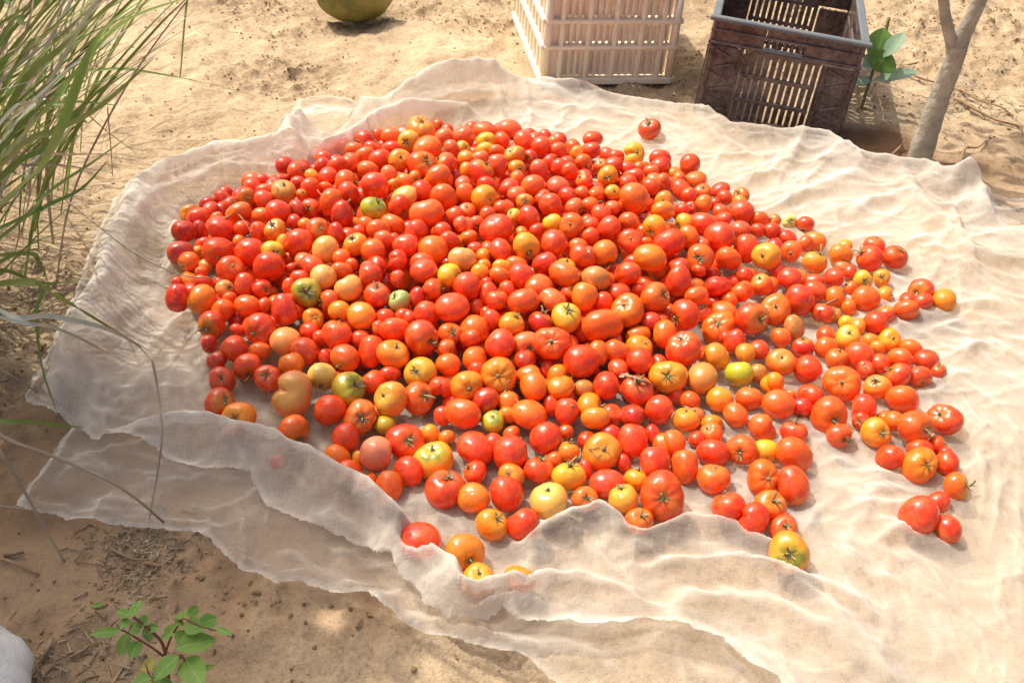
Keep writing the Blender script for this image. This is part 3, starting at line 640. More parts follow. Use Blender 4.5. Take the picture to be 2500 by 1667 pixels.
[-285,2159,82,230,92,-30,20,90,1,750,40,10,10,0],
[-52,2086,51,230,92,60,-10,80,1,890,110,10,10,0],
[169,2298,42,230,92,-10,100,0,0,910,210,10,10,0],
[-111,1777,49,260,92,-30,50,80,2,700,40,10,10,0],
[-494,2157,41,190,92,90,30,-20,0,730,40,10,10,0],
[272,1551,38,210,92,40,-30,80,0,830,100,10,10,0],
[-183,1848,90,210,92,20,10,100,0,830,190,10,10,0],
[302,1563,35,190,92,-90,50,20,2,700,40,10,10,0],
[-256,1501,48,210,92,-60,80,10,2,720,40,10,10,0],
[96,2203,51,250,92,40,-40,80,1,700,40,10,10,0],
[274,1703,61,220,92,-80,10,-60,1,830,100,10,10,0],
[-400,2153,60,190,92,-100,10,0,0,880,110,10,10,0],
[-617,1929,40,200,92,10,100,-20,1,560,20,0,10,0],
[-162,2148,66,200,92,-80,60,30,1,740,40,10,10,0],
[287,1952,52,230,92,20,80,50,1,710,40,10,10,0],
[-319,1844,86,200,92,60,-70,20,0,810,100,10,10,0],
[-651,1897,36,210,92,-60,80,20,1,800,50,10,10,0],
[-71,2016,58,190,92,80,-60,0,0,620,20,10,10,0],
[-608,1792,41,200,92,-30,30,-90,0,880,110,10,10,0],
[331,1920,49,260,92,-10,80,50,0,810,100,10,10,0],
[-707,1904,62,250,92,-30,40,90,1,850,50,10,10,0],
[378,1717,51,220,92,0,-70,70,0,780,100,10,10,0],
[-120,1481,46,230,92,90,30,-30,1,820,50,10,10,0],
[74,2157,78,250,92,90,-10,-50,1,780,100,10,10,0],
[51,2328,54,260,92,10,0,-100,2,600,20,10,10,0],
[-297,1772,93,220,92,-30,10,100,0,800,50,10,10,0],
[56,2022,37,230,92,60,-60,-50,0,620,20,10,10,0],
[-358,1850,41,220,92,-70,-70,-20,2,850,50,10,10,0],
[-241,2193,40,260,92,-80,-60,0,2,630,20,10,10,0],
[-497,1641,51,190,92,20,90,-50,0,910,210,10,10,0],
[-115,1626,53,250,92,-50,70,-50,2,790,100,10,10,0],
[127,1685,89,190,92,10,-60,-80,0,570,20,0,10,0],
[244,2254,58,220,92,10,60,80,1,780,50,10,10,0],
[198,1586,61,250,92,60,50,-60,1,870,110,10,10,0],
[376,2017,48,200,92,90,30,30,2,760,90,10,10,0],
[154,1594,63,240,92,60,80,20,2,770,50,10,10,0],
[-184,1753,58,250,92,-70,50,-60,2,570,20,0,10,0],
[-342,2286,44,190,92,80,60,-10,1,830,50,10,10,0],
[100,2106,49,250,92,10,100,30,2,770,50,10,10,0],
[47,1976,88,210,92,100,10,10,1,800,50,10,10,0],
[-162,2302,39,260,92,-60,50,70,0,750,40,10,10,0],
[-545,1570,38,190,92,30,10,-90,1,700,40,10,10,0],
[-574,1956,42,250,92,40,60,60,0,770,50,10,10,0],
[17,1819,55,240,92,-20,80,-60,1,700,40,10,10,0],
[-531,1774,53,220,92,50,-40,80,2,830,190,10,10,0],
[169,1978,58,260,92,30,10,100,0,730,90,10,10,0],
[-453,2030,58,230,92,-30,90,0,0,810,50,10,10,0],
[-321,2352,48,200,92,-50,-70,50,0,850,200,10,10,0],
[-174,1691,75,230,92,80,-60,10,2,580,20,0,10,0],
[-163,2267,43,190,92,40,-90,10,0,830,190,10,10,0],
[-325,1500,55,220,92,-100,30,0,2,880,110,10,10,0],
[-430,1637,37,230,92,80,0,-60,0,560,20,0,10,0],
[-28,1251,38,190,92,70,-50,-50,1,770,50,10,10,0],
[-449,2199,43,250,92,-10,-70,-70,0,820,50,10,10,0],
[-273,2038,94,210,92,80,40,40,2,730,90,10,10,0],
[-124,2381,54,210,92,90,30,-20,1,820,50,10,10,0],
[-670,1968,38,250,92,60,0,80,0,630,20,10,10,0],
[511,1972,31,190,92,80,0,60,2,790,100,10,10,0],
[-117,1574,91,210,92,90,0,30,0,590,20,0,10,0],
[-121,2023,85,200,92,20,-100,20,1,590,20,0,10,0],
[-165,1428,39,260,92,0,60,80,2,890,210,10,10,0],
[-498,2215,40,260,92,-30,0,-100,0,540,20,0,10,0],
[-559,2003,50,200,92,0,10,100,2,830,100,10,10,0],
[142,1850,46,200,92,50,-70,-50,0,630,20,10,10,0],
[-449,1793,87,190,92,-10,-90,50,2,730,40,10,10,0],
[-502,2050,53,200,92,50,-80,20,2,860,110,10,10,0],
[-430,2320,42,210,92,30,-90,-40,1,740,40,10,10,0],
[-425,1859,32,190,92,-100,-10,20,2,820,190,10,10,0],
[-36,1926,38,210,92,-30,60,70,0,550,20,0,10,0],
[-391,2089,55,240,92,-90,10,-40,0,880,110,10,10,0],
[-524,1903,60,200,92,100,20,0,1,720,40,10,10,0],
[-257,1409,34,190,92,-40,-10,-90,2,860,110,10,10,0],
[-46,1703,60,200,92,-80,-60,10,0,740,40,10,10,0],
[-47,1802,70,210,92,-90,0,-40,1,560,20,0,10,0],
[216,1991,65,220,92,-80,-60,-10,0,850,110,10,10,0],
[-126,2112,57,240,92,-100,-10,20,2,800,190,10,10,0],
[-286,1468,34,210,92,100,20,-20,2,730,90,10,10,0],
[-122,1673,46,190,92,-20,100,20,1,740,40,10,10,0],
[-314,2205,58,230,92,-90,-10,-40,2,840,110,10,10,0],
[144,2172,36,230,92,-10,60,-80,1,740,90,10,10,0],
[-321,2107,62,240,92,-60,-30,70,1,750,90,10,10,0],
[62,1549,67,190,92,70,20,-70,0,840,190,10,10,0],
[195,1515,63,190,92,-80,-50,-30,1,880,110,10,10,0],
[-197,2206,69,200,92,10,50,90,0,560,20,0,10,0],
[152,1563,53,190,92,-100,20,-10,0,740,40,10,10,0],
[223,2283,46,210,92,90,40,0,1,800,50,10,10,0],
[-482,2090,56,230,92,-40,70,-60,0,760,180,10,10,0],
[125,1782,42,260,92,-10,40,90,0,770,50,10,10,0],
[-27,2087,77,240,92,-80,50,40,0,800,50,10,10,0],
[207,1765,41,210,92,-40,-30,80,0,820,50,10,10,0],
[237,1587,31,190,92,-10,90,-40,0,860,110,10,10,0],
[-348,1950,101,240,92,20,-80,-60,1,810,50,10,10,0],
[-247,1859,48,220,92,90,-30,20,1,550,20,0,10,0],
[211,1466,33,190,92,-100,-20,30,1,900,210,10,10,0],
[-55,2215,35,200,92,-30,-90,-30,0,570,20,0,10,0],
[-27,1506,39,230,92,0,90,-30,0,760,180,10,10,0],
[-154,2077,34,200,92,-100,-20,-10,2,810,100,10,10,0],
[202,2021,43,240,92,30,-80,-50,1,800,50,10,10,0],
[85,1795,60,210,92,-100,-30,10,1,820,190,10,10,0],
[-251,1736,43,240,92,-20,60,80,0,840,110,10,10,0],
[-263,1665,67,250,92,70,-70,10,0,610,20,10,10,0],
[-342,2169,47,220,92,-80,-60,-10,2,880,110,10,10,0],
[312,1457,35,200,92,-10,-30,-90,1,760,40,10,10,0],
[24,2280,35,210,92,-20,60,80,2,760,40,10,10,0],
[485,1945,40,190,92,-30,-80,-60,2,880,200,10,10,0],
[156,1657,71,220,92,-10,10,100,1,900,110,10,10,0],
[25,2381,38,240,92,-40,90,20,0,600,20,10,10,0],
[-23,1672,67,210,92,50,80,-40,2,600,20,10,10,0],
[-478,1914,61,210,92,-10,60,-80,0,840,190,10,10,0],
[-122,1701,90,190,92,70,-40,60,0,830,100,10,10,0],
[-518,1814,69,210,92,-60,-40,-70,0,830,100,10,10,0],
[-132,1649,90,220,92,-40,-50,-80,0,820,190,10,10,0],
[146,2256,62,210,92,0,-80,60,1,810,190,10,10,0],
[7,2127,59,250,92,60,40,-70,0,720,40,10,10,0],
[-282,1385,40,200,92,10,-20,100,0,850,50,10,10,0],
[394,1892,37,190,92,50,20,-80,0,750,90,10,10,0],
[-31,1734,68,250,92,-50,80,30,1,790,50,10,10,0],
[-275,2275,68,190,92,-40,80,40,2,760,100,10,10,0],
[433,1714,52,250,92,-90,20,-30,1,610,20,10,10,0],
[-558,2136,66,240,92,50,-90,-10,0,620,20,10,10,0],
[-32,2157,59,230,92,10,-10,100,0,790,50,10,10,0],
[-132,1892,45,250,92,60,-10,-80,0,710,40,10,10,0],
[-353,1793,98,220,92,60,40,70,0,790,50,10,10,0],
[40,1658,74,190,92,-20,-90,30,2,850,110,10,10,0],
[316,1976,46,260,92,60,80,-20,1,600,20,10,10,0],
[152,1495,49,230,92,-90,-40,-30,2,770,100,10,10,0],
[74,1445,48,210,92,50,-40,70,2,820,50,10,10,0],
[-49,2227,69,200,92,-100,-10,-10,0,820,100,10,10,0],
[-398,1667,41,260,92,-40,70,60,0,840,200,10,10,0],
[115,2022,37,190,92,-60,-60,50,1,830,190,10,10,0],
[-641,2023,48,230,92,90,-20,-30,2,620,20,10,10,0],
[555,1865,35,220,92,0,100,10,0,790,100,10,10,0],
[-467,2140,84,230,92,-80,-50,-10,2,850,50,10,10,0],
[-471,1596,63,190,92,70,60,40,2,790,180,10,10,0],
[-123,2231,51,230,92,-50,-70,50,2,550,20,0,10,0],
[25,2004,47,230,92,-90,20,40,2,770,50,10,10,0],
[234,1697,59,240,92,-100,-10,-10,0,750,40,10,10,0],
[-79,1613,37,220,92,-10,-100,-20,2,820,190,10,10,0],
[-558,1869,35,210,92,40,0,90,2,890,110,10,10,0],
[27,1942,78,230,92,50,50,-70,0,850,50,10,10,0],
[-458,1530,61,200,92,-10,-100,20,0,730,40,10,10,0],
[180,2048,80,250,92,70,70,0,0,770,50,10,10,0],
[-233,1900,83,240,92,80,20,-60,2,790,100,10,10,0],
[-433,1778,60,250,92,-90,40,20,2,590,20,0,10,0],
[-151,2017,50,220,92,10,-100,-20,1,570,20,0,10,0],
[-653,1843,47,190,92,70,-50,-50,0,750,170,10,10,0],
[-572,1643,38,250,92,-30,70,-60,1,710,40,10,10,0],
[-382,1830,81,250,92,70,70,-30,2,780,50,10,10,0],
[-202,1779,81,230,92,-50,-20,-80,1,850,50,10,10,0],
[-633,1758,53,190,92,50,60,60,0,600,20,10,10,0],
[-272,2258,39,250,92,0,30,-90,1,820,190,10,10,0],
[69,1958,67,260,92,-80,10,60,2,770,100,10,10,0],
[36,1435,37,200,92,10,-30,-100,1,810,100,10,10,0],
[-165,1564,40,250,92,10,40,-90,1,630,20,10,10,0],
[111,1822,47,200,92,40,90,-10,0,750,40,10,10,0],
[-413,1847,75,210,92,-50,-90,10,2,780,50,10,10,0],
[51,2263,42,210,92,50,-80,-50,2,740,40,10,10,0],
[-478,1822,53,190,92,-60,-70,30,2,750,40,10,10,0],
[-435,2260,55,230,92,-40,-90,0,2,800,50,10,10,0],
[319,2217,41,220,92,60,-40,60,0,750,170,10,10,0],
[488,1643,38,230,92,-40,-40,-80,2,730,90,10,10,0],
[96,1908,68,200,92,60,-60,50,2,820,190,10,10,0],
[-296,1803,47,220,92,100,-20,20,0,770,50,10,10,0],
[110,1892,91,210,92,-40,80,-50,0,850,50,10,10,0],
[-163,1721,65,190,92,40,-50,-80,2,700,40,10,10,0],
[-383,1599,42,210,92,20,100,20,0,730,40,10,10,0],
[4,1720,65,210,92,-40,-20,90,1,820,50,10,10,0],
[-295,1580,40,210,92,90,40,40,2,880,110,10,10,0],
[353,2138,50,220,92,30,50,80,0,850,50,10,10,0],
[-340,2045,49,240,92,-100,-10,0,2,540,20,0,10,0],
[-499,2013,42,190,92,0,50,-80,0,530,20,0,10,0],
[-267,1724,71,210,92,30,-90,-30,1,830,190,10,10,0],
[262,2084,36,190,92,-90,20,-40,0,560,20,0,10,0],
[-725,1879,41,200,92,80,-50,20,2,700,40,10,10,0],
[403,2036,42,240,92,-10,60,80,1,810,100,10,10,0],
[-112,2017,53,210,92,50,30,-80,2,730,40,10,10,0],
[-321,2240,34,220,92,-20,80,-60,1,700,40,10,10,0],
[245,1446,36,210,92,-90,10,30,1,530,20,0,10,0],
[182,1712,58,240,92,-40,90,20,2,830,100,10,10,0],
[-269,1908,75,240,92,60,70,40,2,820,50,10,10,0],
[-364,1693,43,240,92,-40,-90,-30,1,860,110,10,10,0],
[-334,1905,38,220,92,70,-70,-30,1,850,200,10,10,0],
[275,1994,34,210,92,-40,10,-90,1,880,110,10,10,0],
[365,1775,42,190,92,-10,80,-60,0,570,20,0,10,0],
[-398,1720,65,200,92,60,-10,80,0,900,110,10,10,0],
[-231,2301,38,210,92,70,-10,70,2,860,110,10,10,0],
[48,1858,70,230,92,20,-80,-60,1,810,50,10,10,0],
[36,1889,41,220,92,-20,30,-90,0,800,50,10,10,0],
[-475,2271,44,260,92,-40,0,90,2,840,50,10,10,0],
[114,2266,51,210,92,100,10,-10,1,840,50,10,10,0],
[447,1968,48,210,92,-50,30,-80,2,730,40,10,10,0],
[67,1718,91,190,92,-80,30,50,1,540,20,0,10,0],
[10,2031,76,250,92,-70,-60,-40,2,740,90,10,10,0],
[-75,1885,76,210,92,100,0,-10,1,560,20,0,10,0],
[80,1902,96,210,92,90,-40,-10,2,810,50,10,10,0],
[-292,2298,40,210,92,-30,60,70,0,850,50,10,10,0],
[-228,1669,80,210,92,90,-40,10,0,770,180,10,10,0],
[-88,2378,55,260,92,-80,-60,10,1,710,40,10,10,0],
[-464,2164,56,200,92,-60,80,-20,1,710,40,10,10,0],
[549,1679,36,220,92,80,-40,50,2,870,110,10,10,0],
[-199,1813,69,220,92,30,-100,-10,1,890,210,10,10,0],
[-49,1881,49,200,92,-30,80,50,2,750,90,10,10,0],
[-363,1716,68,190,92,40,-50,-80,1,770,50,10,10,0],
[327,1867,45,260,92,70,40,60,1,790,180,10,10,0],
[-370,1997,69,190,92,40,10,-90,0,700,40,10,10,0],
[-13,1763,89,210,92,-60,60,60,1,690,40,10,10,0],
[198,1883,55,220,92,10,-100,-20,1,800,50,10,10,0],
[368,1885,60,230,92,80,-50,-30,2,870,110,10,10,0],
[-7,1611,50,230,92,80,60,30,1,860,110,10,10,0],
[-526,2153,54,230,92,-40,50,80,1,590,20,0,10,0],
[325,1897,74,200,92,0,20,100,2,820,100,10,10,0],
[472,1763,36,220,92,-30,-50,-80,2,840,50,10,10,0],
[-348,1804,61,260,92,-90,30,10,1,780,50,10,10,0],
[-215,2154,50,230,92,60,70,40,0,730,90,10,10,0],
[-94,2035,101,190,92,-30,-80,50,0,880,110,10,10,0],
[492,1878,35,190,92,90,30,-10,0,790,180,10,10,0],
[-117,1838,66,190,92,70,-70,0,1,570,20,0,10,0],
[-147,1519,46,190,92,10,100,-20,1,770,100,10,10,0],
[167,1786,84,210,92,-20,-80,50,1,760,90,10,10,0],
[191,1827,70,190,92,-30,-40,90,0,770,50,10,10,0],
[344,1739,42,250,92,-60,50,70,1,810,50,10,10,0],
[94,1546,51,200,92,30,-80,-50,0,870,110,10,10,0],
[326,2064,45,240,92,-10,-70,70,2,550,20,0,10,0],
[44,1626,40,250,92,-10,100,0,0,790,100,10,10,0],
[-329,1898,87,260,92,20,-50,90,1,830,100,10,10,0],
[-237,1798,90,220,92,-100,30,-10,1,860,200,10,10,0],
[116,1644,80,230,92,80,-60,10,2,820,100,10,10,0],
[244,1891,89,190,92,100,0,0,1,790,50,10,10,0],
[-364,2327,55,200,92,70,20,-70,1,820,100,10,10,0],
[441,1681,33,190,92,-60,-10,-80,1,720,40,10,10,0],
[-102,2084,66,260,92,10,0,-100,0,600,20,10,10,0],
[255,1924,50,220,92,50,70,-40,2,760,180,10,10,0],
[312,1399,34,200,92,60,10,80,2,830,50,10,10,0],
[-681,2010,48,210,92,70,40,60,1,790,50,10,10,0],
[-276,1613,37,220,92,-20,50,-80,1,730,40,10,10,0],
[-257,2112,61,220,92,-70,-40,-50,0,610,20,10,10,0],
[253,2197,34,200,92,-40,-70,-60,1,760,40,10,10,0],
[137,1719,43,260,92,-20,60,80,2,780,100,10,10,0],
[235,2222,53,200,92,40,60,-70,1,730,40,10,10,0],
[-183,2124,90,230,92,10,-10,-100,2,760,40,10,10,0],
[275,1865,61,250,92,-60,-80,20,2,590,20,0,10,0],
[-440,1984,34,190,92,-50,-70,40,0,530,20,0,10,0],
[26,2211,51,190,92,-30,-90,20,2,770,50,10,10,0],
[-51,2335,38,240,92,20,80,-50,0,740,90,10,10,0],
[-47,2044,67,210,92,-90,50,10,0,720,40,10,10,0],
[155,1449,37,200,92,100,0,20,2,640,20,10,10,0],
[154,2228,38,190,92,-20,10,-100,0,730,40,10,10,0],
[-298,1986,37,240,92,90,20,20,2,630,20,10,10,0],
[-598,2056,70,190,92,-20,-90,-30,1,810,50,10,10,0],
[-3,2174,83,250,92,-80,50,-30,2,840,50,10,10,0],
[350,1649,49,220,92,60,40,70,2,870,200,10,10,0],
[-81,1803,45,240,92,20,20,-100,2,870,110,10,10,0],
[-191,1928,35,210,92,10,-20,-100,2,750,40,10,10,0],
[-539,1620,38,200,92,-90,-30,0,1,720,40,10,10,0],
[109,1502,57,250,92,90,20,20,2,870,110,10,10,0],
[-543,1733,50,210,92,-30,60,70,0,750,90,10,10,0],
[119,1973,43,260,92,80,60,10,1,720,40,10,10,0],
[-709,1979,47,200,92,-10,90,-50,0,610,20,10,10,0],
[-514,1572,42,190,92,90,0,50,2,900,210,10,10,0],
[85,1672,46,220,92,-90,-40,-30,1,900,210,10,10,0],
[-237,1949,105,190,92,0,-90,50,1,900,210,10,10,0],
[-82,2202,48,220,92,100,10,-20,0,880,110,10,10,0],
[-503,1608,46,190,92,100,-10,0,1,810,50,10,10,0],
[192,1684,82,200,92,20,-90,40,2,770,100,10,10,0],
[297,2012,69,210,92,10,90,-40,2,810,50,10,10,0],
[-398,2328,43,190,92,60,-60,50,0,570,20,0,10,0],
[181,1284,35,200,92,20,80,-60,0,630,20,10,10,0],
[347,1950,42,190,92,-60,20,70,2,850,200,10,10,0],
[-383,2020,49,230,92,90,0,40,0,650,20,10,10,0],
[-448,1972,63,220,92,-20,90,-40,1,750,90,10,10,0],
[58,2075,49,210,92,50,-80,-30,0,890,110,10,10,0],
[461,1822,52,220,92,-70,40,-50,1,820,50,10,10,0],
[-239,2094,95,230,92,60,40,70,1,770,100,10,10,0],
[-338,2126,38,230,92,50,80,40,1,870,110,10,10,0],
[-528,1977,55,240,92,90,-20,30,2,840,110,10,10,0],
[-621,1854,41,200,92,-70,-20,-70,1,910,210,10,10,0],
[109,1566,69,200,92,-20,-90,-50,0,640,20,10,10,0],
[230,2143,52,190,92,10,20,-100,2,860,50,10,10,0],
[-204,1968,52,220,92,30,40,-90,1,810,100,10,10,0],
[-623,2052,48,190,92,-90,40,-20,2,850,200,10,10,0],
[-152,2338,56,200,92,60,70,-20,1,760,50,10,10,0],
[-288,1751,55,220,92,-60,70,-40,1,750,40,10,10,0],
[288,1806,36,210,92,80,60,-10,0,810,100,10,10,0],
[-43,1832,35,230,92,20,100,-20,1,880,200,10,10,0],
[-260,1895,33,200,92,-40,90,20,0,770,50,10,10,0],
[579,1899,37,230,92,-90,-40,20,0,630,20,10,10,0],
[373,2168,36,190,92,90,-20,-40,2,570,20,0,10,0],
[-147,1819,52,190,92,-90,-30,30,1,890,110,10,10,0],
[-379,1630,51,220,92,30,-40,-90,0,770,50,10,10,0],
[42,2141,76,210,92,-50,80,40,2,770,50,10,10,0],
[438,1934,61,220,92,90,10,30,1,800,50,10,10,0],
[-518,1665,46,240,92,80,0,-50,1,760,50,10,10,0],
[-517,1823,36,240,92,20,50,-80,2,770,50,10,10,0],
[127,1746,76,240,92,-80,30,40,0,790,100,10,10,0],
[-324,1834,53,210,92,-60,80,-10,1,800,50,10,10,0],
[196,1476,70,260,92,40,60,70,0,750,90,10,10,0],
[-511,2125,34,200,92,10,20,100,2,760,100,10,10,0],
[252,1821,61,260,92,80,0,-60,2,900,210,10,10,0],
[-486,1577,37,190,92,-60,-40,70,2,880,200,10,10,0],
[-172,1473,38,200,92,-70,-70,10,2,800,50,10,10,0],
[-111,2047,36,220,92,50,-30,80,1,760,40,10,10,0],
[36,2292,71,240,92,-70,-30,60,2,840,50,10,10,0],
[71,1670,83,210,92,-10,-80,60,2,810,50,10,10,0],
[138,1884,69,220,92,70,-70,0,0,540,20,0,10,0],
[-239,1821,46,260,92,-100,-10,30,1,790,50,10,10,0],
[113,1618,48,220,92,-80,-40,30,0,550,20,0,10,0],
[411,1847,40,200,92,-10,-60,80,1,810,100,10,10,0],
[150,2101,41,230,92,40,70,-60,1,720,40,10,10,0],
[332,1818,59,250,92,30,-100,0,0,780,50,10,10,0],
[80,1629,52,220,92,-100,10,-30,1,740,90,10,10,0],
[-156,2206,44,200,92,-10,-70,-70,0,720,40,10,10,0],
[-652,1781,37,240,92,-70,-20,-70,0,800,50,10,10,0],
[274,2036,80,190,92,90,40,20,0,790,50,10,10,0],
[-362,1758,67,250,92,10,90,-40,1,770,50,10,10,0],
[-353,1926,61,220,92,-70,-70,-30,2,640,20,10,10,0],
[-192,2016,103,240,92,20,-10,100,0,880,200,10,10,0],
[-243,1938,79,200,92,-40,0,90,0,790,50,10,10,0],
[286,1666,73,230,92,-90,-40,0,2,790,50,10,10,0],
[-51,2416,37,210,92,-50,-80,30,0,720,40,10,10,0],
[321,1706,62,210,92,-30,90,-20,0,810,50,10,10,0],
[-108,1541,65,240,92,90,-20,30,2,850,200,10,10,0],
[-10,1961,48,240,92,-40,-70,-50,1,750,90,10,10,0],
[274,1777,83,240,92,40,40,-90,2,830,100,10,10,0],
[138,1538,71,250,92,-30,-70,60,0,840,50,10,10,0],
[-507,1532,55,200,92,90,0,-50,1,770,50,10,10,0],
[8,1851,72,250,92,60,-20,-70,1,840,50,10,10,0],
[-66,1760,79,250,92,70,60,-20,2,770,100,10,10,0],
[295,2137,54,190,92,0,80,60,2,800,190,10,10,0],
[-19,1965,89,210,92,-30,-80,50,2,740,40,10,10,0],
[-581,1895,59,230,92,10,90,-40,0,740,40,10,10,0],
[244,1734,94,200,92,-10,100,0,2,740,40,10,10,0],
[609,1780,37,230,92,-90,0,-50,0,790,180,10,10,0],
[-553,2072,65,190,92,20,20,100,2,580,20,0,10,0],
[565,1834,37,200,92,20,30,-90,0,830,100,10,10,0],
[142,1989,83,230,92,-90,30,-40,0,820,190,10,10,0],
[166,1887,56,190,92,-20,100,10,2,720,40,10,10,0],
[319,1535,42,240,92,-60,50,-60,1,830,100,10,10,0],
[-110,2313,38,210,92,90,10,-50,2,760,40,10,10,0],
[-354,1661,45,200,92,20,90,-40,1,840,50,10,10,0],
[-195,1952,80,200,92,50,-90,10,2,830,190,10,10,0],
[-362,2227,52,220,92,90,30,30,0,580,20,0,10,0],
[-63,1683,84,210,92,-100,10,-20,2,650,20,10,10,0],
[252,1960,50,190,92,-20,-90,40,0,770,50,10,10,0],
[139,2145,62,240,92,10,-10,-100,1,590,20,0,10,0],
[-544,1933,43,200,92,20,-60,-80,1,760,100,10,10,0],
[-289,2020,48,220,92,60,-10,80,1,530,20,0,10,0],
[-101,1951,109,190,92,20,-10,-100,0,750,90,10,10,0],
[-269,1755,90,190,92,-90,30,-40,1,800,50,10,10,0],
[-262,2074,52,260,92,-20,-60,-80,0,540,20,0,10,0],
[-225,1598,62,250,92,20,-50,-80,2,810,50,10,10,0],
[-136,1877,87,220,92,40,90,-20,2,800,50,10,10,0],
[-97,2141,69,230,92,90,-20,40,2,600,20,10,10,0],
[52,1743,48,250,92,0,-30,-90,2,790,180,10,10,0],
[-169,1928,112,220,92,-70,50,40,2,850,200,10,10,0],
[61,2167,39,220,92,10,-90,40,2,710,40,10,10,0],
[-412,1959,88,220,92,-10,-80,-60,0,710,40,10,10,0],
[207,1949,53,230,92,-80,-50,40,0,540,20,0,10,0],
[-192,2063,67,210,92,-100,0,30,2,730,40,10,10,0],
[238,1609,66,210,92,60,-80,0,1,710,40,10,10,0],
[-356,1509,33,210,92,100,-10,10,2,910,210,10,10,0],
[-481,1986,44,200,92,30,30,90,0,890,110,10,10,0],
[5,1460,49,190,92,-60,0,80,1,780,180,10,10,0],
[-453,2116,39,250,92,-60,10,-80,2,730,40,10,10,0],
[-658,1653,37,240,92,-80,-60,20,1,750,40,10,10,0],
[-52,1843,99,200,92,-70,10,-70,2,850,110,10,10,0],
[-445,1904,60,210,92,20,-30,-90,0,700,40,10,10,0],
[-38,1558,32,200,92,-60,-70,30,1,740,40,10,10,0],
[65,2294,56,190,92,50,80,40,1,830,100,10,10,0],
[-196,2333,51,200,92,-50,-60,-60,2,890,210,10,10,0],
[-28,2257,47,240,92,-30,40,90,1,870,110,10,10,0],
[-334,1716,36,190,92,30,-30,90,0,740,40,10,10,0],
[-336,1636,75,260,92,-40,20,-90,0,590,20,0,10,0],
[424,1782,39,190,92,0,-40,-90,1,790,50,10,10,0],
[282,1906,63,220,92,90,0,-30,1,810,100,10,10,0],
[283,1606,37,240,92,-10,60,80,1,610,20,10,10,0],
[-277,1950,45,250,92,-60,80,-10,0,760,100,10,10,0],
[-223,2009,81,200,92,90,0,-30,0,780,50,10,10,0],
[-52,1527,44,190,92,-70,40,-60,2,820,50,10,10,0],
[442,1865,42,260,92,50,-10,80,1,850,50,10,10,0],
[-589,1715,37,190,92,-80,-30,50,0,730,90,10,10,0],
[-26,1860,65,220,92,-70,20,-70,0,750,90,10,10,0],
[357,1545,31,190,92,80,-30,50,1,820,50,10,10,0],
[-494,1729,40,250,92,100,10,30,0,720,40,10,10,0],
[-234,1316,34,210,92,40,80,50,2,750,90,10,10,0],
[-158,1983,78,200,92,70,-20,70,0,750,90,10,10,0],
[-499,1861,39,210,92,-80,50,-40,1,890,210,10,10,0],
[-581,2098,36,240,92,90,0,-40,1,700,40,10,10,0],
[-407,1918,78,250,92,20,-10,-100,0,620,20,10,10,0],
[-252,1568,42,230,92,60,-60,-60,0,790,50,10,10,0],
[-111,2204,78,200,92,-60,-60,50,1,780,50,10,10,0],
[31,1891,84,200,92,50,0,90,1,830,50,10,10,0],
[138,1905,40,220,92,70,-50,50,0,830,50,10,10,0],
[-192,1887,66,220,92,70,-70,10,0,610,20,10,10,0],
[237,2057,63,240,92,60,70,40,1,830,50,10,10,0],
[-227,1559,70,220,92,50,-30,-80,2,550,20,0,10,0],
[159,2182,69,220,92,-20,70,70,0,760,100,10,10,0],
[163,1792,53,210,92,20,50,80,0,600,20,10,10,0],
[48,2038,77,190,92,90,0,-40,0,770,50,10,10,0],
[-290,2356,48,200,92,-60,20,-80,2,750,40,10,10,0],
[328,1599,38,210,92,30,-20,90,2,810,190,10,10,0],
[-394,1530,43,240,92,-40,-90,-20,1,850,50,10,10,0],
[-45,1980,58,200,92,-30,100,-10,2,830,50,10,10,0],
[-55,1380,41,220,92,-80,50,-10,1,750,90,10,10,0],
[-9,1543,37,190,92,60,70,-40,2,800,50,10,10,0],
[-97,1513,49,210,92,-50,-40,-80,0,850,50,10,10,0],
[-608,2015,75,230,92,-70,-30,-60,2,850,50,10,10,0],
[-386,1958,62,260,92,30,40,-80,0,840,100,10,10,0],
[102,2344,47,260,92,100,10,-30,0,690,40,10,10,0],
[-240,1653,42,190,92,-10,20,-100,0,890,210,10,10,0],
[200,1651,63,220,92,-90,-20,-40,2,750,170,10,10,0],
[-24,1624,81,230,92,20,-10,-100,0,820,190,10,10,0],
[-348,1434,35,210,92,20,-80,60,1,750,40,10,10,0],
[-382,2184,57,230,92,-80,-50,-40,2,710,40,10,10,0],
[-261,1872,91,190,92,-20,-90,-40,1,890,110,10,10,0],
[-211,1699,42,200,92,-30,10,-90,1,790,100,10,10,0],
[103,1718,85,200,92,-10,80,60,1,770,100,10,10,0],
[222,2102,34,210,92,10,-80,50,1,750,90,10,10,0],
[144,2030,64,250,92,20,70,-60,0,810,50,10,10,0],
[-302,1605,72,210,92,-20,70,-60,2,780,180,10,10,0],
[266,1675,41,200,92,90,-10,-40,2,740,170,10,10,0],
[386,1944,65,230,92,-20,100,20,2,870,110,10,10,0],
[301,1747,68,200,92,80,50,-30,1,910,210,10,10,0],
[-529,2029,43,240,92,90,10,-40,2,770,50,10,10,0],
[140,1271,31,190,92,50,-20,80,1,580,20,0,10,0],
[-28,1476,58,190,92,-40,90,-10,1,780,180,10,10,0],
[-447,1867,60,230,92,0,-90,50,0,560,20,0,10,0],
[165,1659,36,210,92,100,0,10,2,750,90,10,10,0],
[-16,1905,67,220,92,-60,-60,-50,0,880,200,10,10,0],
[259,2163,39,230,92,-40,90,30,0,830,190,10,10,0],
[-469,1742,69,190,92,-90,40,-20,2,850,110,10,10,0],
[395,1794,34,190,92,70,-30,-70,0,640,20,10,10,0],
[-60,2285,40,210,92,-90,20,30,0,860,200,10,10,0],
[127,2065,52,210,92,-40,-90,0,2,740,90,10,10,0],
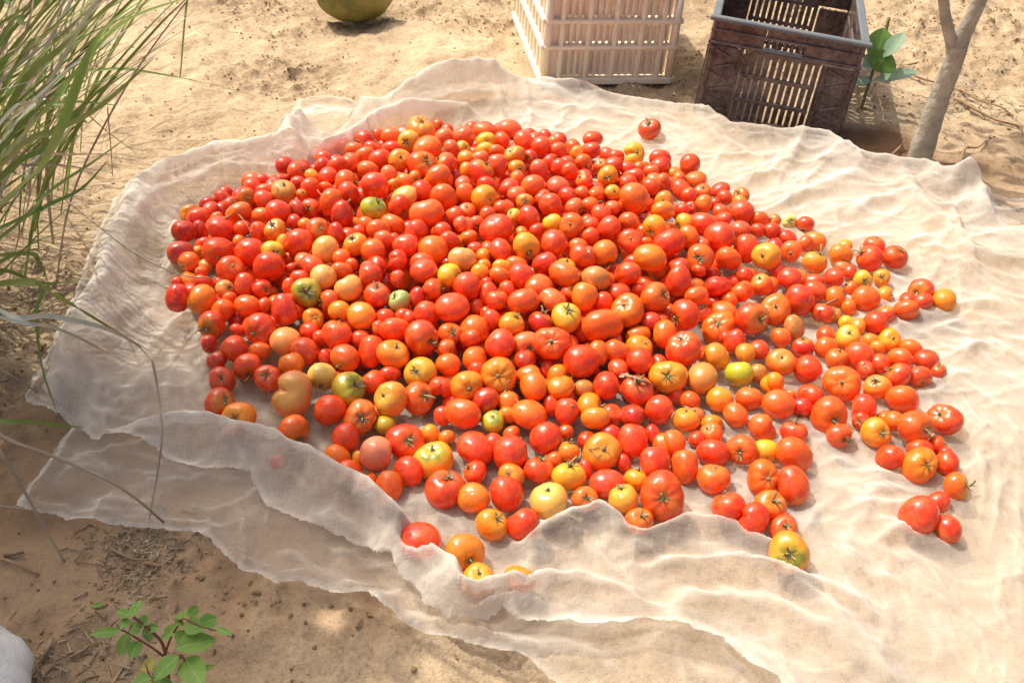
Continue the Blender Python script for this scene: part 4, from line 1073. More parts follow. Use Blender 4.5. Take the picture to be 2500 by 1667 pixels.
[49,1617,75,220,92,80,20,50,0,600,20,10,10,0],
[-232,2060,37,190,92,-80,20,-60,1,890,110,10,10,0],
[117,2136,96,230,92,90,-20,40,1,770,50,10,10,0],
[-594,1610,43,220,92,80,50,-10,0,830,50,10,10,0],
[-412,1826,36,200,92,80,-50,20,1,850,50,10,10,0],
[-552,1696,46,250,92,-70,20,-70,0,840,110,10,10,0],
[540,1746,43,200,92,-60,-50,70,2,770,100,10,10,0],
[-424,2053,67,250,92,30,-50,80,1,740,40,10,10,0],
[-160,1617,79,230,92,-50,-40,70,1,810,100,10,10,0],
[-92,1661,31,190,92,-100,20,20,1,760,50,10,10,0],
[-59,1654,34,190,92,-70,-70,-10,1,650,20,10,10,0],
[-27,1771,57,240,92,100,-30,10,1,810,50,10,10,0],
[38,1494,38,250,92,-10,10,-100,2,790,100,10,10,0],
[-590,1555,39,200,92,-50,-90,20,1,530,20,0,10,0],
[16,2180,51,240,92,60,70,30,2,750,170,10,10,0],
[79,1765,73,210,92,20,-40,-90,0,710,40,10,10,0],
[-497,1776,58,190,92,90,40,30,2,730,40,10,10,0],
[118,1849,110,260,92,-80,50,30,2,710,40,10,10,0],
[104,2031,77,210,92,30,-100,10,1,710,40,10,10,0],
[290,1580,61,200,92,20,-100,-10,1,700,40,10,10,0],
[-547,2178,36,210,92,-80,60,0,1,760,50,10,10,0],
[-629,2085,49,260,92,0,90,50,2,830,100,10,10,0],
[-145,1490,70,200,92,20,-80,-60,1,580,20,0,10,0],
[107,1460,38,220,92,40,60,70,2,860,110,10,10,0],
[-57,1738,111,230,92,-80,10,60,1,820,50,10,10,0],
[-287,1884,47,220,92,-20,10,-100,2,790,50,10,10,0],
[-426,2164,39,220,92,-20,-20,100,2,810,50,10,10,0],
[191,1917,79,250,92,20,-100,10,2,770,50,10,10,0],
[235,1987,36,230,92,-50,10,90,1,750,40,10,10,0],
[-282,1530,52,250,92,-40,-80,-40,0,850,110,10,10,0],
[-6,2294,47,190,92,80,40,-30,1,780,50,10,10,0],
[-170,1608,41,190,92,10,60,-80,2,530,20,0,10,0],
[-241,1989,39,240,92,60,-40,70,2,560,20,0,10,0],
[56,1813,54,210,92,30,-90,-30,0,840,50,10,10,0],
[-744,1952,38,230,92,0,-60,80,0,810,190,10,10,0],
[380,1522,31,190,92,-60,0,80,1,750,40,10,10,0],
[43,1691,88,230,92,60,-70,30,2,800,50,10,10,0],
[-451,2062,34,220,92,-10,-90,-50,0,730,40,10,10,0],
[-290,2183,53,200,92,-40,80,40,0,770,100,10,10,0],
[-114,1402,38,240,92,-80,50,20,1,840,190,10,10,0],
[-119,1982,94,250,92,20,50,80,2,870,110,10,10,0],
[506,1785,36,190,92,20,90,40,1,850,50,10,10,0],
[425,1813,41,190,92,-50,-80,-40,0,880,110,10,10,0],
[-279,2143,43,260,92,90,40,-20,0,840,50,10,10,0],
[-470,1626,35,220,92,-70,70,-10,0,760,40,10,10,0],
[-353,1862,83,190,92,-10,100,20,0,750,170,10,10,0],
[23,1956,44,200,92,40,-20,90,1,910,210,10,10,0],
[-356,1584,62,260,92,-80,-20,-50,1,830,50,10,10,0],
[-52,1959,103,200,92,30,-10,100,0,840,110,10,10,0],
[452,2130,37,200,92,90,40,-20,1,740,40,10,10,0],
[-367,2117,52,190,92,10,30,100,2,730,90,10,10,0],
[-95,2285,37,200,92,10,90,30,0,810,50,10,10,0],
[33,2107,41,230,92,30,-30,90,1,880,110,10,10,0],
[-164,1905,59,200,92,-50,-30,-80,1,790,50,10,10,0],
[198,1548,55,230,92,-40,-40,80,0,770,50,10,10,0],
[40,1811,94,230,92,-20,100,0,2,740,90,10,10,0],
[-445,1746,48,190,92,-100,10,-10,2,780,50,10,10,0],
[155,2091,88,220,92,-90,-40,20,2,800,50,10,10,0],
[-96,1576,57,200,92,40,10,-90,2,830,190,10,10,0],
[-420,2119,47,200,92,0,-70,-70,0,850,50,10,10,0],
[316,1637,41,200,92,10,80,-60,1,730,90,10,10,0],
[153,1882,97,200,92,40,-80,-50,2,800,50,10,10,0],
[-16,1393,37,210,92,70,0,-70,0,900,110,10,10,0],
[-226,1836,89,260,92,60,50,70,2,730,40,10,10,0],
[223,2093,73,210,92,-50,40,80,1,860,110,10,10,0],
[14,1623,87,200,92,-50,-20,-90,0,850,110,10,10,0],
[-336,1464,46,230,92,-80,0,60,0,810,50,10,10,0],
[-30,1881,99,190,92,-40,-70,-60,2,720,40,10,10,0],
[280,1475,40,210,92,-70,-40,60,2,780,50,10,10,0],
[-315,1674,56,240,92,-30,30,-90,2,750,40,10,10,0],
[183,2001,101,190,92,10,80,60,2,800,100,10,10,0],
[-413,2211,41,240,92,-40,-20,-90,1,710,40,10,10,0],
[-71,1755,40,200,92,-50,-80,-40,0,710,40,10,10,0],
[-87,1659,63,230,92,-20,-100,0,0,770,50,10,10,0],
[-135,1721,46,230,92,40,0,-90,1,810,50,10,10,0],
[119,1950,89,250,92,0,-60,-80,0,620,20,10,10,0],
[-315,1393,40,200,92,100,20,0,2,710,40,10,10,0],
[242,1663,64,210,92,-30,-90,30,0,570,20,0,10,0],
[214,1957,87,190,92,-80,-40,50,2,840,50,10,10,0],
[-384,1665,75,230,92,-60,10,-80,1,890,210,10,10,0],
[-96,1856,98,210,92,40,-90,10,1,840,50,10,10,0],
[-565,2037,68,230,92,20,-20,100,2,620,20,10,10,0],
[-261,2339,36,230,92,80,10,-60,2,840,110,10,10,0],
[-410,1746,47,200,92,50,-50,70,2,740,40,10,10,0],
[412,1673,43,190,92,70,10,-70,0,550,20,0,10,0],
[-205,2044,44,190,92,-50,-30,-80,2,880,110,10,10,0],
[135,2288,63,220,92,-90,-40,10,1,730,90,10,10,0],
[199,2093,54,210,92,80,-50,-40,0,800,190,10,10,0],
[-603,1747,47,240,92,-40,-90,30,0,880,110,10,10,0],
[543,2019,35,190,92,-30,-90,20,2,800,100,10,10,0],
[-609,1691,33,200,92,-90,0,-50,2,690,40,10,10,0],
[-298,2058,58,190,92,-10,100,10,0,640,20,10,10,0],
[-173,1640,40,220,92,70,-30,70,0,910,210,10,10,0],
[-19,2216,57,210,92,-30,-10,90,0,880,110,10,10,0],
[-263,1780,41,220,92,-30,80,60,0,870,200,10,10,0],
[156,1757,39,250,92,50,-60,-70,1,760,180,10,10,0],
[128,1752,116,220,92,0,100,0,1,850,110,10,10,0],
[-577,1808,42,240,92,-60,40,-70,1,790,180,10,10,0],
[-147,2072,84,260,92,-50,-20,-80,0,600,20,10,10,0],
[202,1850,46,230,92,-80,50,30,1,760,40,10,10,0],
[66,2381,39,210,92,-90,30,20,1,820,50,10,10,0],
[-94,1961,39,210,92,-40,-60,70,1,690,40,10,10,0],
[-253,2415,35,210,92,-40,60,-60,2,850,50,10,10,0],
[-443,1582,71,250,92,100,-10,-30,1,830,50,10,10,0],
[105,1383,33,200,92,-80,-30,60,0,870,110,10,10,0],
[-674,1694,37,230,92,-30,20,-90,2,870,200,10,10,0],
[-148,2394,34,210,92,10,100,0,0,840,110,10,10,0],
[158,1626,39,220,92,-70,60,-40,2,870,110,10,10,0],
[231,2174,52,200,92,0,-30,100,1,760,40,10,10,0],
[-282,1561,76,190,92,-30,10,-90,2,830,50,10,10,0],
[268,1423,31,190,92,-30,-90,40,2,760,50,10,10,0],
[137,1834,76,240,92,-50,50,70,0,580,20,0,10,0],
[-102,1353,35,220,92,-50,60,-70,2,800,50,10,10,0],
[573,1800,38,220,92,-30,80,-40,1,750,40,10,10,0],
[-30,2117,45,230,92,-30,-90,-20,1,600,20,10,10,0],
[-402,1988,41,250,92,-60,20,-80,1,830,100,10,10,0],
[-346,1628,38,240,92,90,20,-40,0,580,20,0,10,0],
[-264,1612,81,220,92,-20,-100,-20,1,770,50,10,10,0],
[-113,1830,102,200,92,-30,-70,-70,1,860,110,10,10,0],
[-148,1826,93,220,92,20,-50,-80,0,810,50,10,10,0],
[338,2099,48,210,92,20,-20,-100,2,550,20,0,10,0],
[-14,1998,53,210,92,-60,20,80,0,900,210,10,10,0],
[5,1511,46,190,92,40,-90,20,1,810,100,10,10,0],
[-218,1468,47,260,92,-20,50,-80,0,750,40,10,10,0],
[-263,1822,71,190,92,80,40,-50,0,840,100,10,10,0],
[210,1627,36,200,92,-100,30,-10,2,750,40,10,10,0],
[-391,1779,50,230,92,30,-80,60,2,790,100,10,10,0],
[-514,1700,47,200,92,70,70,10,2,790,50,10,10,0],
[-191,2230,42,210,92,50,40,-70,1,790,50,10,10,0],
[-201,2086,110,200,92,-80,-60,10,0,700,40,10,10,0],
[91,1853,40,250,92,30,-90,-20,1,640,20,10,10,0],
[215,1730,69,230,92,-10,-80,60,0,820,50,10,10,0],
[-356,2100,78,220,92,90,-10,50,1,860,200,10,10,0],
[-307,1988,110,190,92,-60,-20,70,0,810,100,10,10,0],
[8,2322,53,220,92,20,-40,90,0,810,190,10,10,0],
[-690,1941,55,220,92,-100,10,10,2,760,50,10,10,0],
[-401,1891,40,250,92,90,-40,-20,0,540,20,0,10,0],
[-209,1558,36,220,92,30,-50,80,1,820,50,10,10,0],
[-198,1901,102,210,92,-90,20,-30,0,770,50,10,10,0],
[9,2069,75,250,92,70,-50,-60,1,780,50,10,10,0],
[251,2020,36,190,92,-20,100,10,1,700,40,10,10,0],
[-89,2164,42,200,92,10,-60,80,2,760,100,10,10,0],
[332,1781,40,190,92,-70,0,-70,0,760,100,10,10,0],
[-140,1751,65,200,92,-90,-50,10,1,730,40,10,10,0],
[-384,2138,39,200,92,-90,30,10,1,720,40,10,10,0],
[-409,1618,76,190,92,-50,-80,-30,0,830,100,10,10,0],
[276,2042,37,200,92,0,-100,-10,2,760,40,10,10,0],
[-586,2027,42,230,92,10,60,80,0,840,100,10,10,0],
[-202,2096,38,260,92,0,30,100,0,750,170,10,10,0],
[185,1336,35,210,92,40,-20,90,2,830,50,10,10,0],
[-238,2032,54,190,92,90,-10,40,0,860,200,10,10,0],
[237,1896,34,190,92,0,-90,50,1,830,100,10,10,0],
[-118,2148,43,200,92,-30,80,50,1,780,180,10,10,0],
[-177,1521,46,190,92,-10,-60,80,2,580,20,0,10,0],
[85,1591,75,210,92,-50,50,-70,1,570,20,0,10,0],
[-84,2125,38,210,92,50,-70,60,1,830,100,10,10,0],
[-11,1803,36,190,92,-10,100,30,0,810,100,10,10,0],
[61,2084,91,190,92,30,-90,-40,2,740,40,10,10,0],
[-278,1949,86,230,92,-50,60,60,2,890,200,10,10,0],
[342,1684,41,200,92,-20,-40,90,2,700,40,10,10,0],
[-174,1963,99,190,92,60,20,80,2,750,90,10,10,0],
[-76,1406,47,190,92,50,-80,-40,1,730,40,10,10,0],
[-318,1540,61,250,92,80,-50,-30,1,840,110,10,10,0],
[121,2087,78,220,92,10,100,20,0,720,40,10,10,0],
[286,1643,37,190,92,100,-10,20,1,690,40,10,10,0],
[-684,2045,36,210,92,-90,50,-20,1,600,20,10,10,0],
[-221,1782,42,230,92,-60,-40,70,2,820,50,10,10,0],
[-478,1687,61,210,92,-40,-80,40,2,850,110,10,10,0],
[-326,1976,54,190,92,50,-90,20,1,730,90,10,10,0],
[-57,1907,101,240,92,90,30,40,1,830,190,10,10,0],
[-571,1766,64,210,92,-30,-80,-50,2,830,100,10,10,0],
[25,1561,59,190,92,80,30,-40,1,770,100,10,10,0],
[-45,1419,40,230,92,10,-40,-90,1,860,110,10,10,0],
[62,1404,34,210,92,-30,80,-50,1,870,110,10,10,0],
[-16,1557,70,230,92,90,20,30,0,740,40,10,10,0],
[-287,2115,71,200,92,0,0,-100,0,760,100,10,10,0],
[-293,2225,47,190,92,40,-70,-60,1,820,50,10,10,0],
[-640,1811,48,210,92,-40,-90,-30,0,700,40,10,10,0],
[-326,1744,35,190,92,-60,-40,-70,0,760,40,10,10,0],
[139,1680,45,230,92,-30,90,-20,2,530,20,0,10,0],
[266,2007,93,200,92,-80,10,-60,0,590,20,0,10,0],
[-507,2260,35,190,92,-50,-30,80,0,770,100,10,10,0],
[-610,2004,37,200,92,50,0,90,1,850,50,10,10,0],
[-294,2323,63,230,92,-30,-30,90,2,540,20,0,10,0],
[-78,1845,46,220,92,90,-30,-20,0,750,170,10,10,0],
[63,1581,42,250,92,0,100,-10,1,830,50,10,10,0],
[-263,1929,111,190,92,80,-60,-10,0,730,90,10,10,0],
[-342,1981,109,190,92,-20,30,90,0,740,40,10,10,0],
[220,1412,38,220,92,-80,-30,50,2,740,90,10,10,0],
[-339,1750,97,210,92,-50,-50,70,2,770,100,10,10,0],
[-62,1491,40,250,92,-40,-70,60,0,790,50,10,10,0],
[-232,1703,72,210,92,-90,-30,-20,2,830,50,10,10,0],
[-363,1541,35,200,92,-100,0,10,2,560,20,0,10,0],
[-8,1421,52,200,92,30,90,-10,2,820,190,10,10,0],
[170,1860,75,240,92,20,40,-90,2,750,40,10,10,0],
]
NET_ROLLS = [[[[-0.8256,1.3399,0.054],[-0.8302,1.4367,0.06],[-0.8324,1.5291,0.066],[-0.8348,1.6138,0.072],[-0.8544,1.7444,0.078],[-0.8494,1.8377,0.09],[-0.8533,1.9908,0.09],[-0.834,2.0676,0.09],[-0.7805,2.0988,0.09],[-0.7244,2.1561,0.096],[-0.6364,2.1738,0.102],[-0.5615,2.1939,0.102]],0.055,1.6],[[[-0.5663,2.2127,0.092],[-0.575,2.3787,0.0978],[-0.5515,2.4747,0.1035],[-0.5063,2.5058,0.0978],[-0.4564,2.4742,0.0747],[-0.3703,2.4783,0.069],[-0.2975,2.5227,0.0978],[-0.257,2.5653,0.115],[-0.1929,2.6004,0.1323],[-0.119,2.6358,0.1207],[-0.0488,2.6542,0.0805],[0.0208,2.6687,0.046],[0.0792,2.6716,0.0345]],0.05,1],[[[-0.6444,2.2719,0.05],[-0.5534,2.2319,0.06],[-0.4682,2.2174,0.08],[-0.4234,2.2592,0.09],[-0.3953,2.3155,0.095],[-0.3757,2.3774,0.09],[-0.3096,2.4257,0.085],[-0.2373,2.452,0.075],[-0.1539,2.5003,0.05]],0.035,1],[[[-0.6866,1.2283,0.04],[-0.6404,1.2374,0.05],[-0.5996,1.2525,0.055],[-0.5796,1.2626,0.06],[-0.5314,1.2628,0.065],[-0.4975,1.2543,0.065],[-0.4323,1.2333,0.065],[-0.4042,1.2287,0.065],[-0.3759,1.2036,0.062],[-0.3361,1.192,0.06],[-0.3032,1.167,0.06],[-0.2743,1.147,0.06],[-0.2283,1.1147,0.06],[-0.1882,1.0735,0.064],[-0.159,1.0404,0.06],[-0.1271,1.0037,0.054],[-0.093,0.9704,0.064],[-0.0789,0.9447,0.074],[-0.0685,0.9155,0.076],[-0.0524,0.9038,0.078],[-0.0336,0.9068,0.076],[-0.0038,0.9245,0.066],[0.046,0.9524,0.048],[0.0691,0.9642,0.042],[0.1186,0.9726,0.028],[0.188,0.943,0.02]],0.04,0.4],[[[0.0378,1.0261,0.02],[0.0485,1.0724,0.022],[0.0708,1.0811,0.024],[0.1115,1.1011,0.026],[0.1487,1.1187,0.028],[0.1751,1.0962,0.026],[0.1893,1.0771,0.024],[0.2133,1.0654,0.026],[0.238,1.0716,0.026],[0.2677,1.0857,0.026],[0.2933,1.0964,0.026],[0.3434,1.0987,0.026],[0.3675,1.0903,0.026],[0.4021,1.0705,0.025],[0.4219,1.0588,0.024],[0.44,1.0447,0.018]],0.028,0.45],[[[0.2598,1.0069,0.025],[0.2975,1.0085,0.03],[0.3695,1.0061,0.034],[0.4144,0.9939,0.036],[0.4441,0.9827,0.034],[0.4882,0.9655,0.03],[0.5315,0.9418,0.02]],0.03,0.5],[[[0.4034,0.9966,0.03],[0.4488,0.9592,0.034],[0.4911,0.9139,0.034],[0.5281,0.8534,0.03],[0.5495,0.7923,0.03]],0.028,1],[[[0.2904,0.9376,0.02],[0.3927,0.9345,0.03],[0.4289,0.9113,0.034],[0.4717,0.8812,0.032],[0.5033,0.8524,0.03],[0.5359,0.8172,0.02]],0.026,1],[[[-0.0534,0.8999,0.016],[-0.0121,0.8937,0.02],[0.0229,0.8845,0.022],[0.0681,0.8787,0.026],[0.1097,0.8769,0.026],[0.1517,0.8842,0.026],[0.1916,0.8908,0.026],[0.2355,0.8855,0.026],[0.2824,0.8777,0.026],[0.3298,0.8562,0.026],[0.3619,0.8195,0.026],[0.3839,0.782,0.026]],0.02,1],[[[0.9657,2.1529,0.02],[0.996,2.0188,0.03],[1.0017,1.9243,0.036],[1.0194,1.8923,0.034],[1.0497,1.8839,0.03],[1.1138,1.8846,0.03],[1.1847,1.8793,0.03]],0.02,1],[[[0.999,2.1397,0.012],[1.0491,2.1167,0.02],[1.0272,2.0004,0.024],[1.0385,1.9507,0.02],[1.0687,1.9474,0.01]],0.012,1],[[[0.4309,2.587,0.025],[0.4982,2.5871,0.03],[0.5269,2.5469,0.03],[0.5555,2.4885,0.03],[0.5842,2.4812,0.03],[0.6996,2.4566,0.035],[0.7564,2.4511,0.04],[0.8076,2.4318,0.04],[0.8273,2.4086,0.035],[0.8371,2.3806,0.03],[0.8476,2.3671,0.04],[0.8744,2.321,0.04],[0.9526,2.294,0.045],[1.0318,2.2849,0.045],[1.055,2.2444,0.05],[1.0723,2.2279,0.06],[1.0882,2.2287,0.075],[1.1053,2.2332,0.08],[1.1228,2.2217,0.07],[1.1361,2.2095,0.05],[1.1296,2.1632,0.04],[1.1256,2.1073,0.03]],0.03,1],[[[1.131,2.2829,0.05],[1.1075,2.2142,0.03],[1.0939,2.1328,0.02]],0.02,1],[[[0.0211,2.739,0.02],[0.1015,2.7019,0.035],[0.1403,2.7105,0.035],[0.1745,2.7078,0.03],[0.2492,2.6499,0.025],[0.3497,2.6214,0.025],[0.4311,2.5896,0.025]],0.03,1],[[[-0.7619,1.8979,0.04],[-0.7322,1.8306,0.045],[-0.7272,1.7785,0.045],[-0.7195,1.7326,0.04]],0.02,1],[[[-0.6742,1.5521,0.03],[-0.6527,1.58,0.035],[-0.6196,1.5686,0.035],[-0.5958,1.5051,0.03],[-0.5709,1.4509,0.025]],0.02,1],[[[0.6293,1.0874,0.012],[0.6746,1.0861,0.02],[0.7006,1.0745,0.014]],0.025,1],[[[-0.7935,1.0948,0.004],[-0.7518,1.0808,0.012],[-0.7203,1.0762,0.012],[-0.6643,1.0615,0.012],[-0.6211,1.0532,0.014],[-0.5695,1.0556,0.014],[-0.5179,1.0511,0.014],[-0.4817,1.0477,0.014],[-0.4098,0.9841,0.012]],0.014,1],[[[-0.4098,0.9841,0.012],[-0.3413,0.956,0.014],[-0.3012,0.9592,0.016],[-0.2503,0.9394,0.014],[-0.203,0.9414,0.014],[-0.1444,0.8847,0.014],[-0.0858,0.8647,0.016],[-0.0106,0.8513,0.016]],0.016,1],[[[0.5295,2.1989,0.01],[0.5839,2.2317,0.02],[0.6373,2.2462,0.022],[0.6752,2.3117,0.022],[0.7522,2.4315,0.02]],0.02,1],[[[0.8992,2.3248,0.02],[0.9581,2.2731,0.03],[0.9803,2.0976,0.03],[0.9984,2.017,0.02]],0.035,1],[[[0.5938,2.0775,0.005],[0.6274,2.1006,0.015],[0.7411,2.1864,0.02],[0.8425,2.2641,0.02]],0.03,1],[[[0.7993,2.0761,0.012],[0.8528,2.1391,0.018],[0.9206,2.1632,0.012]],0.02,1],[[[0.9758,1.948,0.008],[1.0064,1.8756,0.014],[1.0511,1.7705,0.014],[1.0666,1.6904,0.01]],0.025,1],[[[0.8571,1.7161,0.006],[0.9308,1.7224,0.012],[1.0005,1.7382,0.014],[1.0509,1.7177,0.01]],0.02,1]]
